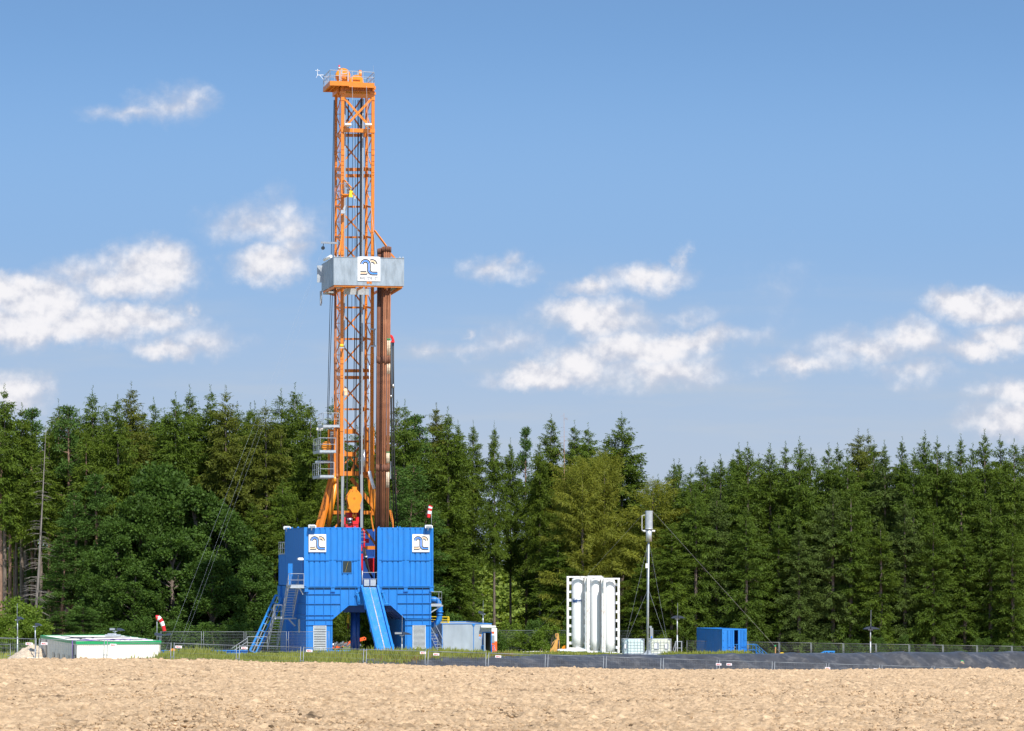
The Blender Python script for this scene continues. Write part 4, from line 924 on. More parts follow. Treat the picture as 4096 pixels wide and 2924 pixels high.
for k in range(7): m.bar(RIG(1272, 1722 + 14*k, 6.4), RIG(1282, 1720 + 14*k, 6.4), .03, .03)
for dx in (0, 10): m.bar(RIG(1272 + dx, 1825, 6.8), RIG(1272 + dx, 1905, 6.8), .04, .04)
for k in range(6): m.bar(RIG(1272, 1830 + 14*k, 6.8), RIG(1282, 1828 + 14*k, 6.8), .03, .03)
m.build('ladder', M['galv'], rig)
m = MB(); c = RIG(1280, 1716, 6); m.box(c.x - .3, c.x + .25, c.y - .1, c.y + .1, c.z - .1, c.z + .12); m.build('name_plate', M['white'], rig)
m = MB(); c = RIG(1294, 1848, 7); m.tube(c - Vector((.7, 0, .02)), c + Vector((.75, 0, .02)), .12, 10); m.build('tube_lamp', M['white'], rig)
# thickened mast foot and inner machinery
for x0, x1, y0, y1, b0, b1 in ((1335, 1357, 1710, 1905, 4.9, 5.3), (1312, 1335, 1718, 1905, 7.0, 7.3), (1358, 1373, 1815, 1903, 4.3, 4.7), (1480, 1496, 1820, 1912, 4.3, 4.7), (1455, 1496, 1710, 1912, 7.0, 7.3)):
    m = MB(); bm_ = (b0 + b1)/2; m.box(rb(x0, bm_), rb(x1, bm_), b0, b1, RIG(x0, y1, bm_).z, RIG(x0, y0, bm_).z); m.build('mast_foot', OR, rig)
m = MB(); m.box(rb(1322, 6), rb(1334, 6), 5.8, 6.2, RIG(1322, 1900, 6).z, RIG(1322, 1725, 6).z); m.build('cable_tray', M['rail'], rig)
m = MB(); c = RIG(1306, 1785, 6); m.tube(c - Vector((0, .3, 0)), c + Vector((0, .3, 0)), .42, 16); m.build('cable_reel', M['yorange'], rig)
m = MB(); m.box(rb(1380, 5), rb(1500, 5), 6.9, 7.2, RIG(1400, 1903, 7).z, RIG(1400, 1885, 7).z); m.box(rb(1380, 5), rb(1440, 5), 6.9, 7.1, RIG(1400, 1735, 7).z, RIG(1400, 1716, 7).z); m.box(rb(1385, 5), rb(1440, 5), 6.9, 7.1, RIG(1400, 1825, 7).z, RIG(1400, 1808, 7).z)
m.bar(RIG(1428, 1830, 7), RIG(1408, 1885, 7), .14, .2); m.build('cross_beam', OR, c_rl)
# raked legs of the A-frame
def leg(p, q, w, h, tube=False, lab=None):
    m = MB()
    if tube: m.tube(p, q, w, 16)
    else: m.bar(p, q, w, h)
    return m.build('raked_leg', M['orange'] if not tube else M['yorange'], rig, lab)
leg(RIG(1322, 1912, 7.2), RIG(1264, 2125, 5.6), .22, .25); leg(RIG(1334, 1914, 6.2), RIG(1282, 2125, 4.8), .30, .25); leg(RIG(1331, 1914, 6.8), RIG(1274, 2125, 5.2), .10, .25)
leg(RIG(1345, 1925, 5.0), RIG(1309, 2125, 5.6), .21, .2, True)
m = MB(); c = RIG(1341, 1922, 5.0); m.tube(c + Vector((0, 0, .35)), c - Vector((.05, 0, .2)), .25, 16); m.box(c.x - .2, c.x + .35, 4.85, 5.3, c.z + .1, c.z + .6); m.build('leg_joint', M['yorange'], rig)
leg(RIG(1488, 1915, 5.2), RIG(1510, 2125, 5.6), .16, .2, True); leg(RIG(1474, 1912, 7.2), RIG(1492, 2060, 7.6), .25, .25); leg(RIG(1560, 2040, 7.0), RIG(1577, 2125, 7.0), .2, .3)
m = MB(); m.bar(RIG(1404, 1912, 7.4), RIG(1500, 2036, 7.4), .12, .32); m.box(rb(1330, 7.6), rb(1500, 7.6), 7.5, 7.7, RIG(1400, 2057, 7.6).z, RIG(1400, 2043, 7.6).z); m.bar(RIG(1481, 2050, 7.3), RIG(1494, 2125, 7.3), .12, .22)
m.bar(RIG(1338, 2112, 6), RIG(1364, 2080, 6), .1, .14); m.bar(RIG(1450, 2108, 6.5), RIG(1505, 2180, 6.5), .12, .2); m.box(rb(1460, 8), rb(1506, 8), 7.9, 8.2, RIG(1480, 2198, 8).z, RIG(1480, 2184, 8).z); m.build('diagonal_brace', OR, c_rr)
m = MB(); c = RIG(1304, 2036, 6.5); m.box(c.x - .18, c.x + .16, 6.3, 6.6, c.z - .1, c.z + .1); m.build('lug', M['yellow'], rig)
m = MB(); m.bar(RIG(1453, 1915, 8), RIG(1453, 2125, 8), .1, .2); m.box(rb(1340, 8.3), rb(1352, 8.3), 8.2, 8.3, RIG(1340, 1982, 8).z, RIG(1340, 1972, 8).z); m.build('cable_tray', M['dark'], rig)

# travelling block, top drive ------------------------------------
poly = [(1391,1983),(1404,1962),(1408,1956),(1426,1956),(1437,1968),(1446,1980),(1448.5,1990),(1446,2004),(1443,2012),(1440.5,2022),(1442.5,2034),(1440,2038),(1436,2040),(1431,2050),(1409,2050),(1404,2040),(1400,2037),(1394,2034),(1396,2024),(1392,2008),(1389,1995)]
pp = [RIG(x, y, 4.6) for x, y in poly]
m = MB(); m.prism([(p.x, p.z) for p in pp], 4.6, 4.72); m.prism([(p.x, p.z) for p in pp], 5.5, 5.62)
inn = [(p.x*.94 + pp[0].x*.0 + .06*(pp[2].x + pp[12].x)/2, p.z*.94 + .06*(pp[2].z + pp[12].z)/2) for p in pp]; m.prism(inn, 4.74, 5.48)
c = RIG(1416.5, 1953, 5); m.box(c.x - .18, c.x + .18, 4.7, 5.3, c.z - .15, c.z + .12)
block = m.build('travelling_block', M['yorange'], rig)
m = MB(); c = RIG(1418, 1993, 4.58)
for k in range(7): 
    t = k*math.pi/3; r = 0 if k == 6 else .075; m.tube((c.x + r*math.cos(t), 4.57, c.z + r*math.sin(t)), (c.x + r*math.cos(t), 4.6, c.z + r*math.sin(t)), .026, 8)
for px, py in ((1410.5, 1962), (1426, 1962), (1399, 2034), (1440, 2034)): q = RIG(px, py, 4.6); m.tube((q.x, 4.56, q.z), (q.x, 4.6, q.z), .05, 10)
m.build('bolt', OR, block)
m = MB(); c = RIG(1417.5, 2057, 5.0); m.bar(c + Vector((-.1, 0, .25)), c + Vector((-.1, 0, -.1)), .08, .2); m.bar(c + Vector((.12, 0, .25)), c + Vector((.12, 0, -.1)), .08, .2); m.tube(c + Vector((-.18, 0, -.12)), c + Vector((.18, 0, -.12)), .12, 12); m.tube(c + Vector((0, 0, -.15)), c + Vector((0, 0, -.35)), .1, 10); m.build('hook', M['yorange'], block)
m = MB()
def rbx(x0, x1, y0, y1, b0, b1): m.box(rb(x0, b0), rb(x1, b0), b0, b1, RIG(x0, y1, b0).z, RIG(x0, y0, b0).z)
rbx(1411, 1434, 2084, 2130, 4.8, 5.8); rbx(1380, 1407, 2096, 2130, 4.7, 5.9); rbx(1383, 1436, 2050, 2075, 5.9, 6.3); rbx(1377, 1384, 2068, 2125, 5.2, 5.9); rbx(1424, 1436, 2068, 2090, 5.0, 5.4)
m.tube(RIG(1404, 2072, 5.4), RIG(1406, 2052, 5.4), .07, 8); m.tube(RIG(1423, 2082, 5.2), RIG(1421, 2052, 5.2), .07, 8); rbx(1411, 1434, 2096, 2097.5, 4.76, 4.8)
td = m.build('top_drive', M['red'], rig)
m = MB(); c = RIG(1399.5, 2072, 4.7); e = RIG(1399.5, 2086, 4.7); m.tube(c, e, .25, 20); g = RIG(1399.5, 2094, 4.7); m.tube(e - Vector((0,0,.02)), g, .2, 20); m.build('motor', M['silver'], td)
m = MB(); m.path([RIG(1447, 2125, 4), RIG(1452, 2118, 3.6), RIG(1456, 2124, 3.6), RIG(1457, 2170, 3.6), RIG(1456, 2186, 3.6), RIG(1459, 2194, 3.6)], .075, 10); rbx(1444, 1449, 2177, 2204, 3.4, 3.8); m.build('kelly_pipe', M['red'], rig)
m = MB(); m.path([RIG(1458, 2194, 3.5), RIG(1463, 2222, 3.3), RIG(1471, 2262, 3.3), RIG(1478, 2290, 3.2), RIG(1490, 2312, 3.2)], .09, 10); m.path([RIG(1452, 2190, 4.2), RIG(1458, 2230, 4.2), RIG(1468, 2268, 4.2), RIG(1484, 2300, 4)], .07, 8); m.build('mud_hose', M['black'], rig)
m = MB(); m.tube(RIG(1464, 2224, 3.25), RIG(1465, 2232, 3.25), .13, 10); m.build('hose_clamp', M['galv'], rig)
m = MB()
for y in (2124, 2136, 2148, 2168): m.tube(RIG(1443, y, 3.2), RIG(1462, y, 3.2), .02, 6)
m.build('rung', M['galv'], rig)
m = MB(); rbx(1478, 1499, 2232, 2290, 5.4, 6.2); rbx(1440, 1452, 2215, 2300, 5.0, 5.8); m.build('iron_roughneck', M['red'], rig)
m = MB(); rbx(1460, 1476, 2155, 2172, 6, 6.1); m.build('notice_plate', M['red'], rig)
m = MB()
for x, y in ((1388, 1950),):
    for k in range(46): a = RIG(1387.5 - 5*k/46, 1905 + 215*k/46, 4.4); b2 = RIG(1387.5 - 5*(k+.85)/46, 1905 + 215*(k+.85)/46, 4.4); m.tube(a, b2, .035 if k % 2 else .02, 5)
for k in range(46): a = RIG(1556 + 14*k/46, 1935 + 180*k/46, 3.4); b2 = RIG(1556 + 14*(k+.85)/46, 1935 + 180*(k+.85)/46, 3.4); m.tube(a, b2, .035 if k % 2 else .02, 5)
m.build('chain', M['dark'], rig)
# hose saddle and hanging hoses on the right
c = RIG(1566, 1356, 4.2); m = MB(); m.path([RIG(1561, 1343, 4.6), RIG(1567, 1347, 4.4), RIG(1571, 1356, 4.3), RIG(1573.5, 1370, 4.2)], .12, 8); m.box(c.x - .12, c.x + .22, 3.9, 4.5, c.z - .30, c.z - .20); m.bar(RIG(1571, 1345, 4.2), RIG(1572, 1370, 4.2), .04, .04); m.build('hose_saddle', M['red'], rig)
m = MB(); m.path([RIG(1562.5, 1368, 4.4), RIG(1564.5, 1600, 4.3), RIG(1569, 1850, 4.3), RIG(1578, 2125, 4.3)], [.085, .085, .05, .05], 8); m.path([RIG(1572, 1372, 4.2), RIG(1573, 1540, 4.2), RIG(1575, 1700, 4.2), RIG(1577, 1850, 4.2), RIG(1589, 2125, 4.2)], [.085, .085, .06, .06, .06], 8); m.build('mud_hose', M['black'], rig)
m = MB(); m.tube(RIG(1572.8, 1536, 4.2), RIG(1573, 1552, 4.2), .11, 10); m.tube(RIG(1564, 1580, 4.3), RIG(1564.2, 1592, 4.3), .11, 10); m.build('hose_coupling', M['silver'], rig)
m = MB(); m.bar(RIG(1482, 1317, 4.3), RIG(1501, 1317, 3.6), .1, .12); m.bar(RIG(1482, 1384, 4.3), RIG(1501, 1384, 3.6), .1, .12); m.bar(RIG(1497, 1317, 3.8), RIG(1497, 1384, 3.8), .12, .12); m.build('pipe_bracket', M['galv'], rig)
m = MB(); m.bar(RIG(1563, 1845, 4.6), RIG(1563, 1915, 4.6), .1, .1); m.build('tube_lamp', M['galv'], rig)
# guy cables from the service beam down to the left
gt = thing('guy_cable', 'pair of thin slanting cables running from the mast down to the ground at left', 'cable', P(700, 2600, 262), 0)
m = MB(); o = gt.location
m.tube(RIG.world(RIG(1291, 995, 6)) - o, P(655, 2620, 240) - o, .0035, 4); m.tube(RIG.world(RIG(1295, 995, 6)) - o, P(706, 2610, 262) - o, .0035, 4); m.tube(RIG.world(RIG(1279, 1100, 8)) - o, P(720, 2610, 262) - o, .003, 4)
m.build('cable', M['galv'], gt)

# racked drill pipe stands: every pipe is a thing ----------------
EX = [('rust', None)]
def pipe(i, xt, xbm, ytop, b, mt, label, grp, white=False):
    p = RIG(xt, ytop, b); q = Vector((RIG.A(xbm, b), b, ZF)); bs = RIG.world(q)
    t = thing('drill_pipe', label, 'drill pipe', bs, RIG.yaw, grp); L = p - q; m = MB(); r = .060
    def at(y): z = RIG(xt, y, b).z; return L * ((z - q.z) / L.z)
    m.tube((0,0,0), L, r, 10); o = m.build('pipe', M[mt], t)
    for y0, y1 in ((1425 + 3*(i%3), 1452 + 3*(i%3)), (1857 + 3*(i%2), 1884 + 3*(i%2)), (ytop + 1, ytop + 22)): m = MB(); m.tube(at(y1), at(y0), r + .018, 10); m.build('tool_joint', M['rustdarkshade'], t)
    if white:
        for y0, y1, k, nm, mm_ in ((1362, 1422, .004, 'paint_band', 'rustwhite'), (1455, 1496, .004, 'paint_band', 'rustwhite'), (1812, 1853, .004, 'paint_band', 'rustwhite'), (1888, 1950, .004, 'paint_band', 'rustwhite'), (1354, 1362, .006, 'green_ring', 'green'), (1807, 1811, .006, 'green_ring', 'green')): m = MB(); m.tube(at(y1), at(y0), r + k, 10); m.build(nm, M[mm_], t)
fr = [(1562, 1550.5, 987, 1.7, 'rust', True, 'white banded drill pipe, rightmost of the stands beside the mast'),
      (1554, 1544.5, 985, 1.8, 'rust', True, 'white banded drill pipe, second from right in the stands beside the mast'),
      (1545.5, 1532.5, 984, 1.8, 'rust', False, 'rusty drill pipe directly left of the two white banded pipes'),
      (1538, 1526, 985, 1.9, 'rust', False, 'rusty sunlit drill pipe two places left of the white banded pipes'),
      (1531, 1520, 987, 2.3, 'rust', False, 'thin sliver of sunlit rusty drill pipe beside the dark pipe bundle')]
for i, (xt, xbm, yt, b, mt, wh, lab) in enumerate(fr): pipe(i, xt, xbm, yt, b, mt, lab, 'drill pipe stands racked beside the mast', wh)
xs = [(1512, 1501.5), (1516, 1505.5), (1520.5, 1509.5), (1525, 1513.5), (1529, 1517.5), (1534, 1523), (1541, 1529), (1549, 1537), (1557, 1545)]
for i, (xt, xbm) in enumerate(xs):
    pipe(i, xt, xbm, 996 - i*1.2, 3.0 + .25*(i % 3), 'rustdarkshade', 'dark rusty drill pipe in the shaded rear bundle right of the mast', 'dark drill pipes in the shaded rear bundle')
for i in range(4): pipe(i, 1514 + 6*i, 1503.5 + 6*i, 994 - i, 2.5, 'rustdarkshade', 'dark rusty drill pipe in the shaded rear bundle right of the mast', 'dark drill pipes in the shaded rear bundle')
# ---------------------------------------------------------------- site objects
def lamp(px, ytop, d, heads, label, ybase=None, ant=0, zbase=None, gap=0):
    """site floodlight mast: pole, crossarm, wing shaped heads; ytop = crossarm row"""
    c = P(px, ytop, d); zb = zbase if zbase is not None else gz(c.x, c.y); s = d / F
    t = thing('floodlight_mast', label, 'floodlight', (c.x, c.y, zb), 0, 'wing headed floodlights around the site'); h = c.z - zb
    m = MB(); r = 2.3*s
    m.tube((0,0,-.1), (0,0,h*.6), r*1.15, 10); m.tube((0,0,h*.6), (0,0,h), r*.9, 10); m.build('pole', M['galv'], t)
    m = MB(); m.box(-9*s, 9*s, -.05, .05, h - .02, h + 2*s); m.build('crossarm', M['galv'], t)
    for (dx, w, face) in heads:                       # dx centre px, w px length (sign = pointing side)
        m = MB(); k = 1 if w > 0 else -1; W = abs(w)
        if face:
            m.prism([((dx - W/2)*s, h + 5*s), ((dx + W/2)*s, h + 4.5*s), ((dx + W/2)*s, h + 13*s), ((dx - W/2)*s, h + 14*s)], -.25, .2)
        else:
            pr = [(0, 4), (0, 13.5), (8, 13), (16, 11), (23, 7.5), (29, 3.5), (20, 3.2), (8, 3.2)]
            m.prism([((dx + k*(-W/2 + x*W/29))*s, h + z*s) for x, z in pr], -.22, .22)
        o = m.build('lamp_head', M['lampdark'], t)
        m = MB(); m.bar(((dx - k*W*.35)*s, 0, h + 8*s), ((dx - k*W*.35)*s, 0, h + 1*s), .05, .06); m.build('bracket', M['dark'], o)
        if face: m = MB(); m.box((dx - W/2 + 1)*s, (dx + W/2 - 1)*s, -.27, -.252, h + 6*s, h + 13*s); m.build('lens', M['rail'], o)
    if ant: m = MB(); m.tube((ant[0]*s, 0, h), (ant[0]*s + .02, 0, h + ant[1]*s), .011, 5); m.build('antenna', M['galv'], t)
    return t
lamp(70, 2480, 205, [(13, 26, 0)], 'leftmost floodlight mast with a single dark head before the bushes', ant=(-2, 66))
lamp(141, 2506, 190, [(14, 26, 0)], 'second floodlight mast from left, standing beside the left cabin', ant=0)
lamp(1608, 2542, 236, [(-14, 30, 1), (22, 36, 0)], 'floodlight mast with a grey square head in front of the right rig leg', ant=(0, 82))
lamp(2709, 2476, 262, [(-13, -26, 0), (18, 28, 0)], 'floodlight mast with two wing heads right of the plastic tanks', ant=(1, 64))
lamp(3482, 2520, 240, [(-14, -30, 0), (18, 40, 0)], 'rightmost floodlight mast rising behind the black liner', ant=(1, 80))

# left cabin ----------------------------------------------------
CB = FR(307.7, 2565.5, 178, 15.4); hC = 2.85; CB.o = Vector((CB.o.x, CB.o.y, CB.o.z - hC)); WC_, DC_ = 4.6, 15.6
cab = thing('site_cabin', 'low cream cabin with a green roof edge at the left of the site', 'cabin', CB.o, CB.yaw)
m = MB(); corrugated(m, (0, 0), (WC_, 0), 0, hC - .16, pitch=.2, chan=.03, depth=.012, out=(0,-1)); m.box(.02, WC_ - .02, .02, .1, 0, hC - .16); m.box(WC_ - .1, WC_, .0, DC_, 0, hC - .16); m.box(0, WC_ - .1, DC_ - .1, DC_, 0, hC - .16)
m.box(-.02, .1, 0.1, DC_, 0, hC - .16)
for k in range(22):
    y = .4 + k*.7; m.box(-.05, -.021, y, y + .035, 0.02, hC - .18)
m.build('wall', M['cream'], cab)
m = MB(); m.box(-.05, WC_ + .05, -.05, 0.0, hC - .16, hC + .01); m.box(-.05, -.0, 0, DC_, hC - .16, hC + .01); m.box(WC_, WC_ + .05, 0, DC_, hC - .16, hC + .01); m.box(-.05, WC_ + .05, DC_, DC_ + .05, hC - .16, hC + .01); m.build('fascia', M['green'], cab)
m = MB(); m.box(.0, WC_, .0, DC_, hC - .12, hC - .02)
for y in (2.5, 5.1, 7.8, 10.4, 13): m.box(.02, WC_ - .02, y, y + .06, hC - .02, hC + .012)
rng = random.Random(5)
m.build('roof', M['roofw'], cab)
m = MB()
for k in range(2):
    pts = [Vector((.3 + 4.0*i/14, 2.0 + 5*k + .5*i*(.3 if k else .12) + rng.uniform(-.2, .2), hC + .02)) for i in range(15)]; m.path(pts, .02, 5)
m.build('cable', M['dark'], cab); m = MB(); m.path([Vector((-.1, 1.1, 0)), Vector((-.1, 1.1, hC)), Vector((.4, 1.6, hC + .02)), Vector((2.6, 3.2, hC + .02)), Vector((4.3, 2.6, hC + .02))], .025, 5)
m.path([Vector((2.2 + .15*i, 2.4 + .5*math.sin(i*1.7), hC + .05)) for i in range(9)], .02, 5); m.build('cable', M['purple'], cab)
m = MB(); m.path([Vector((.9, 3 + .9*i, hC + .02 + .0*i)) + Vector((rng.uniform(-.2,.2), 0, 0)) for i in range(12)], .018, 5); m.path([Vector((.9 + .3*i, 9 + rng.uniform(-.3,.3), hC + .02)) for i in range(10)], .018, 5); m.build('cable', M['dark'], cab)
m = MB(); m.box(-.07, -.021, .25, .65, 0, 2.1); m.box(-.07, -.021, .95, 1.0, .1, hC - .2); m.build('door', M['dark'], cab)
m = MB(); m.box(-.085, -.072, .5, .62, 0.1, 2.05); m.build('door_panel', M['signwhite'], cab)
m = MB(); m.box(-.08, -.05, 12.7, 12.8, 0, hC - .2); m.build('joint', M['dark'], cab)
for k in range(4):
    y = 2.6 + 2.2*k; m = MB(); m.box(-.06, -.052, y, y + .8, .9, 2.0); m.build('window', mat('shutter_beige', (.52,.46,.36), .6), cab)
# floodlights standing on the cabin roof
def roof_lamp(px, py, d, label, faces):
    c = P(px, py, d); t = lamp(px, py, d, faces, label, zbase=CB.o.z + hC); return t
roof_lamp(460, 2526, 190, 'pair of floodlight heads on the far roof edge of the left cabin', [(-9, 22, 1), (24, 30, 0)])
roof_lamp(638, 2545, 181, 'floodlight with domed dark heads on the right roof corner of the left cabin', [(0, 36, 0), (32, -26, 0)])
m = MB(); c = P(452, 2534, 191) ; ft = thing('roof_frame', 'flat galvanised frame lying on the far edge of the cabin roof', 'frame', (c.x, c.y, CB.o.z + hC)); m.box(-.45, .45, -.2, .2, .0, .1); m.box(-.3, .2, -.15, .15, .1, .16); m.build('frame', M['galv'], ft)

# windsocks ------------------------------------------------------
def windsock(px, py, pts, r0, r1, d, poleb, label, base):
    s = d / F; c = P(*base, d); t = thing('windsock', label, 'windsock', c)
    m = MB(); top = P(px, py, d) - c; m.tube((0,0,0), (top.x, 0, top.z + 3*s), 1.0*s, 8)
    m.build('pole', M['galv'], t)
    path = [P(x, y, d) - c for x, y in pts]; n = len(path)
    m = MB(); vs = []; N_ = 14
    dirs = [(path[min(i+1, n-1)] - path[max(i-1, 0)]).normalized() for i in range(n)]
    for i in range(n):
        r = (r0 + (r1 - r0)*i/(n-1))*s; a = dirs[i].cross(Vector((0,1,0))).normalized(); b = Vector((0,1,0))
        for k in range(N_): th = 2*math.pi*k/N_; vs.append(path[i] + (a*math.cos(th) + b*math.sin(th))*r)
    for stripe in range(5):
        a = round(stripe*(n-1)/5); b = round((stripe+1)*(n-1)/5); m.k = stripe % 2
        fs = [(i*N_+k, i*N_+(k+1)%N_, (i+1)*N_+(k+1)%N_, (i+1)*N_+k) for i in range(a, b) for k in range(N_)]
        o = len(m.v); m.smooth = True; m.add(vs, fs)
    ob = m.build('sock', [M['red'], M['signwhite']], t); return t
bez = lambda P0, P1, P2, n: [((1-t)**2*P0[0] + 2*t*(1-t)*P1[0] + t*t*P2[0], (1-t)**2*P0[1] + 2*t*(1-t)*P1[1] + t*t*P2[1]) for t in [k/n for k in range(n+1)]]
windsock(628, 2464, bez((625, 2471), (645, 2466), (658, 2524), 20), 10.5, 7, 200, 0, 'red and white windsock drooping on a thin pole beside the left cabin', (628, 2600))
wq = RIG.world(RIG(1726, 2110, .3)); dW = wq.y
windsock(1726, 2036, bez((1724, 2022), (1720, 2030), (1714, 2070), 20), 9.5, 7, dW, 0, 'small red and white windsock above the right corner of the blue rig', (1726, 2109))

# grey workshop -------------------------------------------------
GW = FR(1768.8, 2628, 285, 11.65); hG = GW(1768.8, 2495.5, 0).z; aG = GW.A(1966.6, 0); dG = 11.5
gw = thing('workshop_container', 'grey metal workshop block with blue edges and an open door beside the rig', 'workshop', GW.o, GW.yaw)
gx = lambda px: GW.A(px, 0); gzr = lambda py: GW(1900, py, 0).z
m = MB(); dx0, dx1 = gx(1933), gx(1964); dzt = gzr(2531)
m.box(0, dx0, 0, .08, 0, hG - .03); m.box(dx0, dx1, 0, .08, dzt, hG - .03); m.box(dx1, aG, 0, .08, 0, hG - .03); m.box(0, .08, .08, dG, 0, hG - .03); m.box(aG - .08, aG, .08, dG, 0, hG - .03); m.box(.08, aG - .08, dG - .08, dG, 0, hG - .03); m.box(.08, aG - .08, .08, dG - .08, hG - .12, hG - .06)
m.box(gx(1832) - .008, gx(1832) + .008, -.006, .0, 0, hG - .05)
m.build('wall', M['greywall'], gw)
m = MB(); m.box(-.02, aG + .02, -.03, .06, hG - .03, hG + .03); m.box(-.02, .06, .06, dG, hG - .03, hG + .03); m.box(aG - .06, aG + .02, .06, dG, hG - .03, hG + .03); m.box(-.02, aG + .02, dG, dG + .06, hG - .03, hG + .01)
m.box(gx(1894.5) - .03, gx(1894.5) + .02, -.03, -.002, 0, hG - .2); m.prism([(gx(1888), hG - .03), (gx(1901), hG - .03), (gx(1897), hG - .2), (gx(1892), hG - .2)], -.05, -.031); m.box(-.03, .03, -.03, .0, 0, hG - .03)
m.build('trim', M['blue'], gw)
m = MB(); m.box(dx0 - .1, dx0, -.03, -.0, 0, dzt + .06); m.box(dx1, dx1 + .07, -.04, 0.0, 0, dzt + .06); m.box(dx0, dx1, -.03, 0, dzt, dzt + .06); fr_ = m.build('door_frame', M['blue'], gw)
m = MB(); m.box(dx0 - .02, dx0 + .1, -.5, -.04, 0.02, dzt - .03); m.build('door', M['greywall'], gw)
m = MB(); m.box(gx(1925), gx(1966), -.04, -.003, gzr(2526), gzr(2511)); m.build('lintel_panel', M['galv'], gw)
m = MB(); m.tube((gx(1921), -.35, gzr(2508)), (gx(1980), -.35, gzr(2508)), .1, 12); m.box(gx(1922), gx(1979), -.36, -.02, gzr(2504), gzr(2503)); m.build('tube_lamp', M['white'], gw)
m = MB(); c = GW(1919.5, 2541, 0); m.prism([(c.x - .11, c.z - .08), (c.x + .11, c.z - .08), (c.x, c.z + .12)], -.02, -.004); m.build('warning_sign', M['yorange'], gw)
m = MB(); m.bar((c.x, -.022, c.z + .05), (c.x, -.022, c.z - .05), .02, .004); m.build('warning_mark', M['logodark'], gw)
m = MB(); c = GW(1919.5, 2551.5, 0); m.tube((c.x, -.02, c.z), (c.x, -.004, c.z), .1, 24); s1 = m.build('mandatory_sign', M['signwhite'], gw); m = MB(); m.tube((c.x, -.024, c.z), (c.x, -.021, c.z), .085, 24); m.build('disc', M['logoblue'], s1)
m = MB(); m.box(c.x - .045, c.x + .045, -.03, -.025, c.z - .02, c.z + .015); m.box(c.x - .03, c.x - .012, -.03, -.025, c.z - .05, c.z + .05); m.box(c.x + .012, c.x + .03, -.03, -.025, c.z - .05, c.z + .05); m.build('symbol', M['signwhite'], s1)
m = MB(); guard(m, [(gx(1926), -.05, .1), (gx(1926), -1.0, .1)], 0, h=.9, toe=0); guard(m, [(gx(1968), -.05, .1), (gx(1968), -1.0, .1)], 0, h=.9, toe=0); m.build('handrail', M['skyblue'], gw)
m = MB(); m.bar((gx(1934), -.1, .95), (gx(1944), -1.3, .0), .03, .03); m.bar((gx(1974), -.1, .95), (gx(1984), -1.3, .0), .03, .03); m.build('stair_rail', M['galv'], gw)
m = MB(); guard(m, [(gx(1757), 1.5, 0), (gx(1776), 1.5, 0)], 0, h=.95, toe=0); m.bar((gx(1776), 1.5, .95), (gx(1786), .6, 0), .03, .03); m.build('handrail', M['galv'], gw)
m = MB(); gy = 4
guard(m, [(gx(1735), gy, hG + .05), (gx(1810), gy - 1.6, hG + .05), (gx(1816), gy - 1.6, hG + .05)], 0, h=.52, r=.035, toe=.1); guard(m, [(gx(1790), gy + 1, hG), (gx(1816), gy - 1.4, hG)], 0, h=.52, r=.035, toe=0); m.build('roof_rail', M['yellow'], gw)
m = MB(); m.box(-.8, -.05, 1.0, 3, .0, 2.0); m.build('side_annex', M['shadeblue'], gw)
lamp(1932, 2457, GW.o.y + 1.5, [(-7, 22, 0)], 'small floodlight on the roof of the grey workshop', zbase=GW.o.z + hG, ant=(0, 56))
# orange and white container behind
OC = FR(1962, 2628, 291, 11.65); oc = thing('fuel_container', 'white and orange container partly hidden behind the grey workshop', 'container', OC.o, OC.yaw)
a1_ = OC.A(1988, 0); z1 = OC(1988, 2512.5, 0).z; zm = OC(1988, 2565, 0).z
m = MB(); m.box(-.6, a1_, 0, 5, zm, z1); m.build('upper_body', M['white'], oc); m = MB(); m.box(-.6, a1_, 0, 5, 0, zm); m.build('lower_body', M['orangered'], oc)
m = MB(); m.box(.1, OC.A(1978, 0), -.04, -.004, OC(1970, 2571, 0).z, OC(1970, 2541, 0).z); m.build('grille', M['rail'], oc); m = MB(); m.box(.1, OC.A(1977, 0), -.03, -.004, OC(1970, 2534, 0).z, OC(1970, 2526, 0).z); m.build('notice', M['orangered'], oc)

